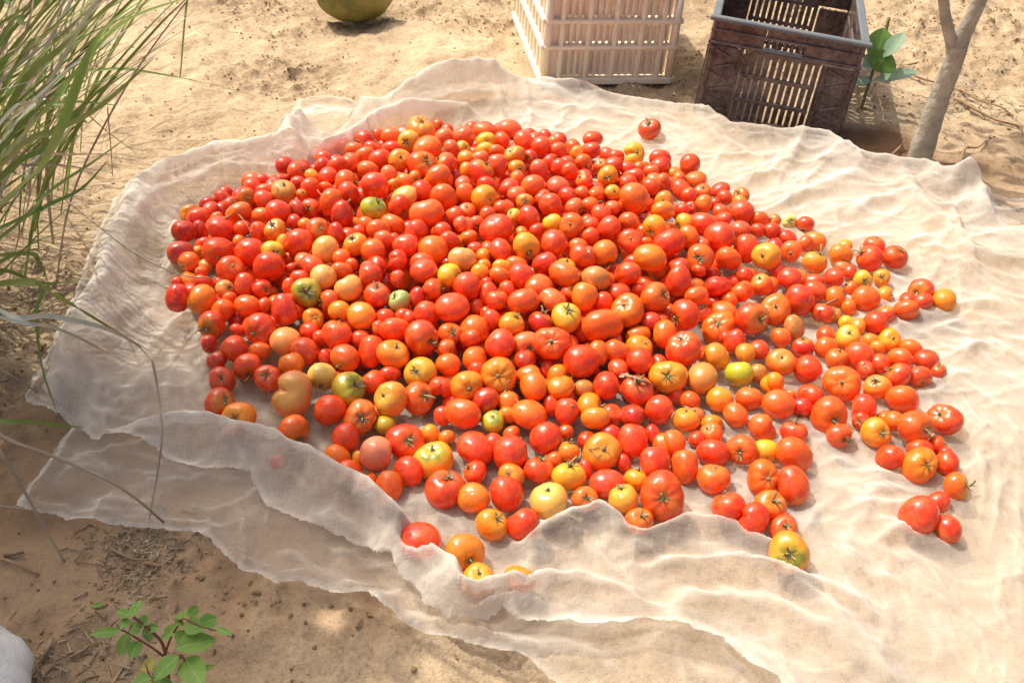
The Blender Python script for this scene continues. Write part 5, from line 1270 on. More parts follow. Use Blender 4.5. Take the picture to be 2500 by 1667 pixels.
NET_CREASES = [[[[0.1498,1.1304,0.02],[0.1741,1.0687,0.02],[0.171,1.0031,0.02]],0.0146,0.0128],[[[0.044,1.0604,0.02],[0.071,1.0726,0.02],[0.1116,1.0916,0.02],[0.1365,1.0997,0.02]],0.0126,0.0097],[[[0.0378,1.0261,0.02],[0.0445,0.9897,0.02],[0.0251,0.9732,0.02]],0.0094,0.0103],[[[0.0378,1.0261,0.02],[0.011,1.0447,0.02],[-0.0225,1.0726,0.02],[-0.0708,1.1095,0.02]],0.0119,0.0083],[[[-0.0495,0.9051,0.02],[-0.013,0.919,0.02],[0.0552,0.9471,0.02]],0.0093,0.014],[[[-0.1461,0.9032,0.02],[-0.1074,0.8813,0.02],[-0.0822,0.8966,0.02],[-0.0458,0.8924,0.02]],0.0136,0.0094],[[[-0.0893,0.9699,0.02],[-0.072,0.9342,0.02],[-0.0537,0.9049,0.02],[-0.0409,0.8911,0.02]],0.012,0.0138],[[[-0.1583,0.9539,0.02],[-0.1472,0.9134,0.02],[-0.1048,0.8793,0.02]],0.0153,0.0131],[[[-0.3098,1.0411,0.02],[-0.272,1.0279,0.02],[-0.2377,1.0132,0.02],[-0.1893,0.9834,0.02]],0.0117,0.011],[[[-0.281,0.9857,0.02],[-0.229,0.9531,0.02],[-0.1975,0.9259,0.02],[-0.1607,0.8983,0.02]],0.0137,0.0084],[[[-0.2048,1.0066,0.02],[-0.1704,0.9842,0.02],[-0.1363,0.9571,0.02],[-0.1027,0.9262,0.02],[-0.0571,0.8813,0.02]],0.0129,0.0096],[[[-0.329,1.0932,0.02],[-0.2859,1.0735,0.02],[-0.2365,1.0503,0.02],[-0.1937,1.0192,0.02]],0.0152,0.0084],[[[-0.3042,1.1437,0.02],[-0.259,1.1141,0.02],[-0.2068,1.0728,0.02],[-0.1581,1.0167,0.02],[-0.1185,0.9671,0.02]],0.0138,0.0132],[[[-0.2808,1.168,0.02],[-0.2268,1.1246,0.02],[-0.1811,1.0783,0.02]],0.0106,0.0134],[[[-0.4361,1.2231,0.02],[-0.4104,1.195,0.02],[-0.3532,1.1506,0.02],[-0.3034,1.0988,0.02]],0.0151,0.0081],[[[-0.4559,1.242,0.02],[-0.4596,1.2121,0.02],[-0.4244,1.1639,0.02]],0.014,0.008],[[[-0.6854,1.2217,0.02],[-0.6019,1.2042,0.02],[-0.5112,1.1673,0.02],[-0.4244,1.1639,0.02]],0.0125,0.0106],[[[-0.6357,1.1372,0.02],[-0.5893,1.1617,0.02],[-0.5211,1.1659,0.02],[-0.4384,1.1651,0.02]],0.0104,0.0099],[[[-0.794,1.6985,0.02],[-0.7727,1.6173,0.02],[-0.7858,1.5559,0.02]],0.0146,0.0099],[[[-0.7375,1.3786,0.02],[-0.6964,1.3751,0.02],[-0.6739,1.4132,0.02]],0.01,0.0122],[[[-0.7959,1.4813,0.02],[-0.7551,1.5086,0.02],[-0.7018,1.5218,0.02]],0.0121,0.0128],[[[-0.7769,1.3177,0.02],[-0.7371,1.2793,0.02],[-0.6978,1.2483,0.02]],0.0106,0.0099],[[[-0.708,1.3905,0.02],[-0.7062,1.3566,0.02],[-0.6674,1.304,0.02]],0.0146,0.011],[[[-0.7272,1.6864,0.02],[-0.7356,1.6016,0.02],[-0.7435,1.5479,0.02]],0.0125,0.0094],[[[-0.6395,1.4652,0.02],[-0.6326,1.3604,0.02],[-0.6112,1.3122,0.02]],0.0091,0.0136],[[[-0.6297,1.5156,0.02],[-0.608,1.4074,0.02],[-0.5721,1.3304,0.02]],0.0096,0.0131],[[[-0.7943,1.4447,0.02],[-0.7579,1.3764,0.02],[-0.7429,1.3108,0.02]],0.0116,0.0137],[[[-0.8274,1.6805,0.02],[-0.8246,1.5965,0.02],[-0.8098,1.5056,0.02]],0.0118,0.0136],[[[0.5991,2.1302,0.02],[0.7147,2.3506,0.02],[0.7499,2.4359,0.02]],0.0129,0.0094],[[[0.4553,2.2268,0.02],[0.5063,2.3248,0.02],[0.5434,2.4003,0.02],[0.5848,2.4033,0.02]],0.0142,0.012],[[[0.4716,2.5903,0.02],[0.5145,2.4837,0.02],[0.5451,2.4117,0.02]],0.0138,0.0108],[[[0.5873,2.4194,0.02],[0.609,2.4742,0.02],[0.6514,2.4774,0.02],[0.6676,2.4139,0.02]],0.0106,0.0118],[[[0.5907,2.0532,0.02],[0.6652,2.1232,0.02],[0.7411,2.1864,0.02]],0.0097,0.0122],[[[0.7607,2.3171,0.02],[0.8602,2.4009,0.02]],0.0134,0.0103],[[[0.6778,2.1625,0.02],[0.7806,2.3122,0.02],[0.8276,2.3807,0.02]],0.0146,0.0092],[[[0.3306,2.6047,0.02],[0.4125,2.5119,0.02],[0.4713,2.4453,0.02]],0.0117,0.0128],[[[0.2057,2.6206,0.02],[0.2823,2.5632,0.02],[0.3699,2.5329,0.02]],0.0117,0.0123],[[[0.034,2.5816,0.02],[0.1022,2.5996,0.02],[0.1816,2.588,0.02]],0.0133,0.0136],[[[0.1229,2.4899,0.02],[0.2016,2.5201,0.02],[0.2784,2.5017,0.02]],0.0159,0.0123],[[[-0.0025,2.7371,0.02],[0.0226,2.5807,0.02],[0.0346,2.4832,0.02]],0.0147,0.0089],[[[-0.0359,2.6536,0.02],[0.011,2.6053,0.02],[0.0797,2.6365,0.02]],0.014,0.0131],[[[-0.0851,2.7304,0.02],[-0.063,2.5995,0.02],[-0.01,2.5039,0.02]],0.0118,0.0113],[[[-0.2301,2.7742,0.02],[-0.1988,2.6671,0.02],[-0.1821,2.5901,0.02]],0.0124,0.0138],[[[-0.1732,2.8218,0.02],[-0.1424,2.6985,0.02],[-0.1028,2.5964,0.02]],0.0112,0.0104],[[[-0.2844,2.7142,0.02],[-0.2439,2.6502,0.02],[-0.2113,2.6794,0.02]],0.009,0.0105],[[[-0.7657,2.2443,0.02],[-0.6895,2.2711,0.02],[-0.6036,2.2559,0.02]],0.0134,0.0136],[[[-0.7892,2.1403,0.02],[-0.7329,2.1946,0.02],[-0.6353,2.2118,0.02]],0.0155,0.01],[[[-0.8018,2.0433,0.02],[-0.7743,2.1216,0.02],[-0.7207,2.145,0.02]],0.0159,0.0091],[[[-0.8095,1.9701,0.02],[-0.8164,2.0611,0.02],[-0.7944,2.1598,0.02]],0.0148,0.0089],[[[-0.5988,2.5076,0.02],[-0.5371,2.5371,0.02],[-0.4787,2.5218,0.02]],0.0118,0.0084],[[[-0.6014,2.5827,0.02],[-0.5845,2.4601,0.02],[-0.5812,2.3672,0.02]],0.015,0.013],[[[-0.651,2.2846,0.02],[-0.5648,2.2693,0.02],[-0.4967,2.2958,0.02]],0.01,0.0112],[[[0.8476,1.6971,0.02],[0.9272,1.7188,0.02],[0.9957,1.7299,0.02]],0.0108,0.011],[[[0.8052,1.8626,0.02],[0.8357,1.8251,0.02],[0.8677,1.8116,0.02]],0.0129,0.0086],[[[0.8767,1.9405,0.02],[0.9514,1.9878,0.02],[1.0059,1.9656,0.02]],0.0151,0.0097],[[[0.8993,1.7983,0.02],[0.9368,1.8627,0.02],[0.9707,1.9132,0.02]],0.0121,0.0083],[[[0.9307,1.785,0.02],[1.004,1.767,0.02],[1.0505,1.7259,0.02]],0.009,0.0092],[[[0.8894,1.6,0.02],[0.9347,1.5637,0.02],[0.9661,1.5154,0.02]],0.0114,0.0136],[[[0.8809,1.5481,0.02],[0.9247,1.5824,0.02],[0.9772,1.5918,0.02]],0.0152,0.0109],[[[0.8329,1.4721,0.02],[0.8647,1.4978,0.02],[0.9071,1.5061,0.02]],0.0122,0.012],[[[0.6323,0.9877,0.02],[0.6444,0.9399,0.02],[0.6519,0.8795,0.02],[0.669,0.8179,0.02]],0.015,0.01],[[[0.5453,1.066,0.02],[0.57,1.0085,0.02],[0.6323,0.9877,0.02]],0.0146,0.0104],[[[0.6045,1.006,0.02],[0.6189,0.9455,0.02],[0.6343,0.8746,0.02],[0.6397,0.8167,0.02]],0.0132,0.0124],[[[0.5208,1.0024,0.02],[0.5459,0.9498,0.02],[0.5779,0.8862,0.02]],0.0125,0.0121],[[[0.6333,1.0641,0.02],[0.6715,1.0169,0.02],[0.6864,0.9633,0.02]],0.0139,0.008],[[[0.6941,0.9486,0.02],[0.7056,0.8914,0.02],[0.6983,0.819,0.02]],0.0093,0.0089],[[[0.9387,1.397,0.02],[0.8502,1.1385,0.02],[0.7388,0.8206,0.02]],0.0105,0.0092],[[[0.896,1.3837,0.02],[0.8458,1.2361,0.02],[0.8023,1.097,0.02]],0.0093,0.0093],[[[0.559,1.2617,0.02],[0.5834,1.243,0.02],[0.6241,1.2352,0.02]],0.0132,0.0133],[[[0.5177,1.2012,0.02],[0.5815,1.176,0.02],[0.6187,1.1594,0.02]],0.0114,0.0102],[[[0.5698,1.1848,0.02],[0.6093,1.123,0.02],[0.6409,1.1157,0.02]],0.0119,0.0121],[[[0.5486,1.0942,0.02],[0.5888,1.1221,0.02],[0.6173,1.1278,0.02]],0.0145,0.0136],[[[0.562,1.0948,0.02],[0.5406,1.06,0.02],[0.5439,1.0193,0.02]],0.0116,0.0122],[[[0.847,1.3064,0.02],[0.8183,1.2643,0.02],[0.8198,1.206,0.02]],0.0114,0.0129],[[[0.8881,1.3399,0.02],[0.8488,1.3117,0.02],[0.8098,1.3046,0.02]],0.0106,0.0132],[[[-0.0485,0.9434,0.02],[-0.0178,0.9485,0.02],[0.044,0.9664,0.02]],0.0125,0.0124],[[[-0.0414,0.9251,0.02],[0.0134,0.9386,0.02],[0.0627,0.9519,0.02]],0.0127,0.0099],[[[0.0625,0.9076,0.02],[0.1047,0.8986,0.02],[0.1531,0.9006,0.02]],0.0125,0.0083],[[[0.188,0.943,0.02],[0.2274,0.9217,0.02],[0.2866,0.9061,0.02]],0.0093,0.0112],[[[0.1801,0.9955,0.02],[0.2345,1.0019,0.02],[0.298,1.0007,0.02]],0.0123,0.013],[[[0.1793,1.0357,0.02],[0.2385,1.0465,0.02],[0.2663,1.0644,0.02]],0.0091,0.0113],[[[0.1488,1.0761,0.02],[0.1603,1.0431,0.02],[0.1459,1.0099,0.02]],0.0124,0.0116],[[[0.2307,0.9591,0.02],[0.2919,0.9504,0.02],[0.3442,0.9266,0.02]],0.0141,0.0111],[[[0.2711,1.048,0.02],[0.3289,1.0423,0.02],[0.3662,1.0317,0.02]],0.0129,0.011],[[[0.3053,1.062,0.02],[0.3542,1.0158,0.02],[0.3805,1.0003,0.02]],0.0133,0.0095],[[[-0.0019,0.8354,0.02],[0.0624,0.8652,0.02],[0.1388,0.8512,0.02],[0.2105,0.8644,0.02]],0.0129,0.012],[[[0.1504,0.8483,0.02],[0.1607,0.822,0.02],[0.1708,0.7984,0.02]],0.0103,0.0139],[[[0.2099,0.8575,0.02],[0.2236,0.8787,0.02],[0.249,0.8939,0.02]],0.0142,0.0137],[[[0.0446,0.8576,0.02],[0.1036,0.8532,0.02],[0.1457,0.8721,0.02]],0.0111,0.0107],[[[0.2531,0.8191,0.02],[0.2888,0.8271,0.02],[0.3036,0.8081,0.02]],0.0108,0.0083],[[[-0.0209,0.8722,0.02],[0.0209,0.8635,0.02],[0.0682,0.845,0.02]],0.0091,0.0095],[[[-0.6961,1.1161,0.02],[-0.6256,1.106,0.02],[-0.5768,1.1217,0.02]],0.015,0.009],[[[-0.6447,1.083,0.02],[-0.6018,1.0938,0.02],[-0.5546,1.0916,0.02]],0.0138,0.0095],[[[-0.5411,1.1144,0.02],[-0.4769,1.0996,0.02],[-0.4271,1.1152,0.02]],0.0095,0.0092],[[[-0.3733,1.0193,0.02],[-0.3265,1.0092,0.02],[-0.2949,0.9749,0.02]],0.0137,0.011],[[[-0.7593,1.1592,0.02],[-0.7187,1.1801,0.02],[-0.6475,1.174,0.02]],0.0128,0.0107],[[[-0.4547,1.1184,0.02],[-0.4247,1.0758,0.02],[-0.4363,1.0413,0.02]],0.0109,0.0109]]
NET_OUTLINE = [[-0.8874,1.3497],[-0.8854,1.4376],[-0.9004,1.5409],[-0.904,1.6336],[-0.9262,1.7762],[-0.9377,1.89],[-0.9501,2.0641],[-0.9269,2.1595],[-0.8637,2.194],[-0.8005,2.2513],[-0.7113,2.2952],[-0.6334,2.3124],[-0.628,2.4594],[-0.6165,2.5945],[-0.554,2.6365],[-0.4974,2.624],[-0.4056,2.6027],[-0.3409,2.6689],[-0.2884,2.7094],[-0.2139,2.7831],[-0.1301,2.8221],[-0.0433,2.7847],[0.0228,2.7868],[0.1081,2.7814],[0.184,2.7786],[0.2607,2.706],[0.365,2.6761],[0.4521,2.647],[0.5221,2.6487],[0.558,2.6048],[0.5881,2.542],[0.6463,2.5356],[0.7323,2.5137],[0.7944,2.5105],[0.8469,2.4871],[0.8703,2.4604],[0.8893,2.4216],[0.917,2.371],[0.9972,2.3417],[1.0824,2.3334],[1.1147,2.2828],[1.1426,2.2792],[1.1641,2.2789],[1.1834,2.2645],[1.1919,2.2452],[1.1762,2.2007],[1.191,2.2147],[1.2134,2.1859],[1.2698,2.1742],[1.4399,2.1473],[1.4886,1.8431],[1.1911,1.3206],[0.8895,0.8832],[0.724,0.6899],[0.4235,0.679],[0.1559,0.7091],[0.08,0.8075],[0.0603,0.8271],[0.0402,0.8444],[-0.0104,0.8553],[-0.0513,0.8619],[-0.103,0.8737],[-0.1454,0.8889],[-0.2035,0.9391],[-0.2522,0.9446],[-0.3039,0.9653],[-0.3439,0.9605],[-0.3791,0.9753],[-0.4125,0.988],[-0.4556,1.0281],[-0.4853,1.0527],[-0.522,1.0569],[-0.5738,1.0606],[-0.626,1.059],[-0.6685,1.0657],[-0.7023,1.0676],[-0.7252,1.0813],[-0.759,1.0841],[-0.7741,1.0887],[-0.7974,1.1018],[-0.7945,1.1391],[-0.787,1.1694],[-0.7806,1.2211],[-0.7735,1.2764],[-0.7994,1.3011],[-0.8317,1.317],[-0.866,1.3338]]
NET_DOUBLE = [[-0.8941,1.9553],[-0.8845,2.0605],[-0.8001,2.1464],[-0.7304,2.2046],[-0.6358,2.2391],[-0.5757,2.2693],[-0.5555,2.3553],[-0.4932,2.3601],[-0.4255,2.475],[-0.378,2.529],[-0.3133,2.5592],[-0.2683,2.6194],[-0.1986,2.6758],[-0.1225,2.7133],[-0.0431,2.7238],[0.021,2.7457],[0.103,2.7357],[0.1763,2.7334],[0.2515,2.6722],[0.3529,2.6435],[0.4353,2.614],[0.5034,2.6141],[0.5378,2.5715],[0.5663,2.5102],[0.6233,2.5049],[0.7074,2.4848],[0.7648,2.4793],[0.8161,2.4574],[0.8388,2.4318],[0.857,2.3943],[0.8836,2.3455],[0.9633,2.3205],[1.0428,2.3091],[1.0785,2.2697],[1.1011,2.2626],[1.1227,2.2628],[1.1424,2.2511],[1.1511,2.2338],[1.1502,2.1884],[1.1429,2.0875],[1.1792,2.0639],[1.2764,2.0786],[1.4688,1.9856],[1.2005,1.331],[0.7574,0.6963],[0.405,0.6836],[0.3944,0.8034],[0.3654,0.8254],[0.333,0.8624],[0.3081,0.8766],[0.2852,0.8847],[0.2616,0.8887],[0.2379,0.8926],[0.2142,0.8981],[0.1936,0.8979],[0.1716,0.8942],[0.1532,0.8899],[0.1289,0.8839],[0.1108,0.8825],[0.0869,0.885],[0.0688,0.8857],[0.0448,0.8911],[0.0231,0.8874],[0.0025,0.8972],[-0.0212,0.8834],[-0.0513,0.8843],[-0.079,0.8917],[-0.1111,0.9134],[-0.1421,0.9478],[-0.1714,0.9882],[-0.2062,1.0122],[-0.2347,1.0321],[-0.2636,1.0516],[-0.2952,1.0646],[-0.3304,1.0767],[-0.3562,1.0903],[-0.3825,1.1049],[-0.399,1.1193],[-0.413,1.1432],[-0.4272,1.1704],[-0.4714,1.1816],[-0.5145,1.1738],[-0.5645,1.1915],[-0.6049,1.2089],[-0.6491,1.2176],[-0.6892,1.2276],[-0.7279,1.2509],[-0.7659,1.2884],[-0.7992,1.3133],[-0.8271,1.3369],[-0.8443,1.3583],[-0.8435,1.4398],[-0.8444,1.5466],[-0.8463,1.6252],[-0.8669,1.764]]
STALKS = [["dried brown vine stalk with a withered leaf lying across tomatoes at mid right",[[[0.2048,1.4188,0.0619],[0.2241,1.3804,0.0875],[0.2486,1.3761,0.0801],[0.2816,1.4281,0.0139],[0.3028,1.4063,0.0126],[0.321,1.3607,0.0386],[0.334,1.3409,0.0488]],[[0.2546,1.477,0.0126],[0.2238,1.3773,0.0877],[0.2288,1.3605,0.0807],[0.2381,1.3552,0.076]],[[0.2959,1.4145,0.0126],[0.3123,1.4254,0.0139],[0.3169,1.3744,0.0524]],[[0.2986,1.4032,0.0126],[0.3116,1.3827,0.014]]],0.0026],["forked green stalk hanging over the tomatoes near the front of the heap",[[[0.1105,1.3157,0.0739],[0.1186,1.3371,0.0141],[0.1232,1.299,0.0128],[0.1297,1.2746,0.0142],[0.1283,1.2557,0.0128],[0.1231,1.2366,0.0143]],[[0.1223,1.3334,0.0127],[0.1386,1.3221,0.0141],[0.1551,1.315,0.0128]],[[0.1298,1.276,0.0128],[0.1398,1.2173,0.0658],[0.1533,1.2169,0.0706]],[[0.1234,1.3068,0.0128],[0.134,1.2968,0.0142]]],0.0022],["thick grey-green stalk bent between the streaked yellow tomato and red ones",[[[-0.1563,1.3274,0.0128],[-0.1487,1.348,0.0141],[-0.1396,1.3735,0.0127],[-0.1233,1.3827,0.014],[-0.1086,1.3906,0.0127]]],0.0034],["thin straw-coloured forked stalk by the ribbed orange tomato",[[[-0.0131,1.3419,0.0663],[-0.0072,1.3571,0.0726],[-0.0031,1.3615,0.0874]],[[-0.0031,1.3615,0.0874],[0.0031,1.4207,0.014],[0.01,1.3383,0.0657],[0.0182,1.3075,0.0795]]],0.002],["short dry twig on the bare net behind the heap, reaching to a red tomato",[[[0.3763,2.3864,0.0119],[0.3901,2.3773,0.0128],[0.4079,2.3664,0.0119],[0.4368,2.3629,0.0128]]],0.003],["thin pale stem over dark red tomatoes at the left of the heap",[[[-0.4611,1.9692,0.1229],[-0.4479,1.9631,0.1061],[-0.42,1.8742,0.1469]],[[-0.4757,2.0732,0.012],[-0.4345,1.8931,0.0962],[-0.4479,1.9949,0.0121]]],0.0014],["forked pale tendril on red tomatoes of the left rim",[[[-0.6234,1.8346,0.1066],[-0.6206,1.8695,0.0927],[-0.607,1.8703,0.0954],[-0.5807,1.8278,0.1024],[-0.5591,1.7953,0.0957]]],0.0016],["curled dry tendril sticking up at the left rim of the heap",[[[-0.72,2.0923,0.012],[-0.7106,2.0699,0.013],[-0.6529,1.9326,0.0843]]],0.0014],["small tendril on the net at the rear left rim of the heap",[[[-0.6193,2.1802,0.012],[-0.6047,2.1595,0.013],[-0.595,2.142,0.012]]],0.0014],["straight stalk lying slantwise across orange-red tomatoes on the right flank",[[[0.6365,1.658,0.0636],[0.6679,1.6929,0.0521],[0.7144,1.7696,0.0122]]],0.0022]]


def decode(q):
    return tuple([(q[0] / 1000, q[1] / 1000, q[2] / 1000), q[3] / 10000, q[4] / 100, (q[5] / 100, q[6] / 100, q[7] / 100), q[8],
                  (q[9] / 1000, q[10] / 1000, q[11] / 1000), q[12] / 100, q[13]] + q[14:])
TOMATOES = [decode(q) for q in TOMATOES]
REST = [decode(q) for q in REST]

# ------------------------------------------------------------------ helpers
def ground_pt(px, py, z=0.0):
    d = fwd + (px - 1250) / FOC * rgt - (py - 833.5) / FOC * upv
    return CAM + d * ((z - CAM_H) / d[2])

def tag(o, label=None, cat=None, group=None, kind=None):
    if label: o['label'] = label
    if cat: o['category'] = cat
    if group: o['group'] = group
    if kind: o['kind'] = kind
    return o

def empty(name, loc=(0, 0, 0)):
    o = bpy.data.objects.new(name, None)
    o.location = loc
    o.empty_display_size = 0.05
    COL.objects.link(o)
    return o

def link(name, me, parent=None, loc=None):
    o = bpy.data.objects.new(name, me)
    COL.objects.link(o)
    if parent: o.parent = parent
    if loc is not None: o.location = loc
    return o

def mesh_np(name, V, F, mat=None, smooth=True):
    """V (n,3); F (m,3) or (m,4) array."""
    me = bpy.data.meshes.new(name)
    V = np.asarray(V, dtype=np.float32); F = np.asarray(F, dtype=np.int32)
    k = F.shape[1]
    me.vertices.add(len(V)); me.vertices.foreach_set('co', V.ravel())
    me.loops.add(F.size); me.loops.foreach_set('vertex_index', F.ravel())
    me.polygons.add(len(F))
    me.polygons.foreach_set('loop_start', np.arange(len(F), dtype=np.int32) * k)
    me.polygons.foreach_set('use_smooth', np.full(len(F), smooth))
    me.update(calc_edges=True)
    me.validate()
    if mat: me.materials.append(mat)
    return me

class Bag:
    """collects polygons of one mesh"""
    def __init__(self): self.v = []; self.f = []; self.m = []
    def add(self, V, F, m=0):
        o = len(self.v)
        self.v += [tuple(p) for p in V]
        self.f += [tuple(i + o for i in q) for q in F]
        self.m += [m] * len(F)
    def tube(self, pts, radii, n=7, m=0, cap=True):
        P = [Vector(p) for p in pts]
        V = []; F = []
        tprev = None; nrm = None
        for i, p in enumerate(P):
            t = (P[min(i + 1, len(P) - 1)] - P[max(i - 1, 0)])
            if t.length < 1e-9: t = Vector((0, 0, 1))
            t.normalize()
            if nrm is None:
                a = Vector((0, 0, 1)) if abs(t.z) < .9 else Vector((1, 0, 0))
                nrm = t.cross(a).normalized()
            else:
                nrm = (nrm - t * nrm.dot(t))
                nrm = nrm.normalized() if nrm.length > 1e-6 else t.orthogonal().normalized()
            b = t.cross(nrm)
            rr = radii[i] if hasattr(radii, '__len__') else radii
            for k in range(n):
                a = 2 * math.pi * k / n
                V.append(p + (nrm * math.cos(a) + b * math.sin(a)) * rr)
        for i in range(len(P) - 1):
            for k in range(n):
                F.append((i * n + k, i * n + (k + 1) % n, (i + 1) * n + (k + 1) % n, (i + 1) * n + k))
        if cap:
            F.append(tuple(range(n))[::-1]); F.append(tuple(range((len(P) - 1) * n, len(P) * n)))
        self.add(V, F, m)
    def box(self, c, s, R=None, m=0):
        V = []
        for dz in (-.5, .5):
            for dy in (-.5, .5):
                for dx in (-.5, .5):
                    p = Vector((dx * s[0], dy * s[1], dz * s[2]))
                    if R is not None: p = R @ p
                    V.append(p + Vector(c))
        self.add(V, [(0, 2, 3, 1), (4, 5, 7, 6), (0, 1, 5, 4), (2, 6, 7, 3), (0, 4, 6, 2), (1, 3, 7, 5)], m)
    def mesh(self, name, mats, smooth=True):
        me = bpy.data.meshes.new(name)
        me.from_pydata([tuple(p) for p in self.v], [], self.f)
        for mm in (mats if isinstance(mats, (list, tuple)) else [mats]): me.materials.append(mm)
        me.polygons.foreach_set('material_index', self.m)
        me.polygons.foreach_set('use_smooth', [smooth] * len(self.f))
        me.update()
        return me
    def build(self, name, mats, parent=None, smooth=True):
        return link(name, self.mesh(name, mats, smooth), parent)

def spline(pts, n=8):
    """Catmull-Rom through the points"""
    P = [np.array(p, float) for p in pts]
    if len(P) < 3:
        return [P[0] + (P[-1] - P[0]) * k / n for k in range(n + 1)]
    P = [2 * P[0] - P[1]] + P + [2 * P[-1] - P[-2]]
    out = []
    for i in range(1, len(P) - 2):
        for k in range(n):
            t = k / n
            out.append(.5 * (2 * P[i] + (P[i + 1] - P[i - 1]) * t + (2 * P[i - 1] - 5 * P[i] + 4 * P[i + 1] - P[i + 2]) * t * t + (3 * P[i] - P[i - 1] - 3 * P[i + 1] + P[i + 2]) * t ** 3))
    out.append(P[-2])
    return out

# value noise on numpy arrays
def vnoise(x, y, seed=0):
    xi = np.floor(x).astype(np.int64); yi = np.floor(y).astype(np.int64)
    xf = x - xi; yf = y - yi
    u = xf * xf * xf * (xf * (xf * 6 - 15) + 10); v = yf * yf * yf * (yf * (yf * 6 - 15) + 10)
    def h(a, b):
        n = (a * 374761393 + b * 668265263 + seed * 974634541) & 0xFFFFFFFF
        n = ((n ^ (n >> 13)) * 1274126177) & 0xFFFFFFFF
        n = ((n ^ (n >> 16)) * 2246822519) & 0xFFFFFFFF
        return ((n ^ (n >> 15)) & 0xFFFFFF) / float(0xFFFFFF)
    a = h(xi, yi); b = h(xi + 1, yi); c = h(xi, yi + 1); d = h(xi + 1, yi + 1)
    return (a * (1 - u) + b * u) * (1 - v) + (c * (1 - u) + d * u) * v
def fbm(x, y, oct=4, seed=0):
    s = np.zeros_like(x); a = .5
    for k in range(oct):
        s += a * vnoise(x * 2 ** k + 17.3 * k, y * 2 ** k - 9.1 * k, seed + k); a *= .5
    return s

def in_poly(x, y, poly):
    c = np.zeros(x.shape, bool)
    P = poly; j = len(P) - 1
    for i in range(len(P)):
        xi, yi = P[i][:2]; xj, yj = P[j][:2]
        if yi != yj:
            c ^= ((yi > y) != (yj > y)) & (x < (xj - xi) * (y - yi) / (yj - yi) + xi)
        j = i
    return c
def seg_dist(x, y, pts):
    """distance to a polyline and the height carried along it"""
    best = np.full(x.shape, 1e9); hh = np.zeros(x.shape); sg = np.zeros(x.shape)
    for a, b in zip(pts[:-1], pts[1:]):
        dx, dy = b[0] - a[0], b[1] - a[1]; L = dx * dx + dy * dy + 1e-12
        t = np.clip(((x - a[0]) * dx + (y - a[1]) * dy) / L, 0, 1)
        d = np.hypot(x - a[0] - t * dx, y - a[1] - t * dy)
        m = d < best
        best = np.where(m, d, best)
        if len(a) > 2: hh = np.where(m, a[2] + (b[2] - a[2]) * t, hh)
        sg = np.where(m, np.sign(dx * (y - a[1]) - dy * (x - a[0])), sg)
    return best, hh, sg

# ------------------------------------------------------------------ materials
def new_mat(name):
    m = bpy.data.materials.new(name); m.use_nodes = True
    nt = m.node_tree
    return m, nt, nt.nodes['Principled BSDF'], nt.nodes['Material Output']
def N(nt, typ, **kw):
    n = nt.nodes.new(typ)
    for k, v in kw.items():
        if k.startswith('i_'):
            n.inputs[k[2:].replace('_', ' ')].default_value = v
        else: setattr(n, k, v)
    return n
def ramp(nt, stops, interp='LINEAR'):
    n = nt.nodes.new('ShaderNodeValToRGB'); e = n.color_ramp.elements
    n.color_ramp.interpolation = interp
    while len(e) > 1: e.remove(e[-1])
    e[0].position = stops[0][0]; e[0].color = (*stops[0][1], 1)
    for p, c in stops[1:]:
        q = e.new(p); q.color = (*c, 1)
    return n
def mixc(nt, a, b, fac, blend='MIX'):
    n = nt.nodes.new('ShaderNodeMix'); n.data_type = 'RGBA'; n.blend_type = blend
    for s, v in (('A', a), ('B', b), ('Factor', fac)):
        idx = {'Factor': 0, 'A': 6, 'B': 7}[s]
        if isinstance(v, (int, float)): n.inputs[idx].default_value = v
        elif isinstance(v, tuple): n.inputs[idx].default_value = (*v, 1)
        else: nt.links.new(v, n.inputs[idx])
    return n.outputs[2]
def mth(nt, op, a, b=None, c=None):
    n = nt.nodes.new('ShaderNodeMath'); n.operation = op
    for i, v in enumerate((a, b, c)):
        if v is None: continue
        if isinstance(v, (int, float)): n.inputs[i].default_value = v
        else: nt.links.new(v, n.inputs[i])
    return n.outputs[0]
def noise(nt, scale, detail=4, rough=.55, coord='Object', dist=0, vec=None):
    n = nt.nodes.new('ShaderNodeTexNoise'); n.inputs['Scale'].default_value = scale
    n.inputs['Detail'].default_value = detail; n.inputs['Roughness'].default_value = rough; n.inputs['Distortion'].default_value = dist
    if vec is None:
        tc = nt.nodes.new('ShaderNodeTexCoord'); vec = tc.outputs[coord]
    nt.links.new(vec, n.inputs['Vector'])
    return n.outputs['Fac']
def bump(nt, height, strength, dist, bs, normal=None):
    b = nt.nodes.new('ShaderNodeBump'); b.inputs['Strength'].default_value = strength; b.inputs['Distance'].default_value = dist
    nt.links.new(height, b.inputs['Height'])
    if normal: nt.links.new(normal, b.inputs['Normal'])
    nt.links.new(b.outputs[0], bs.inputs['Normal'])
    return b.outputs[0]

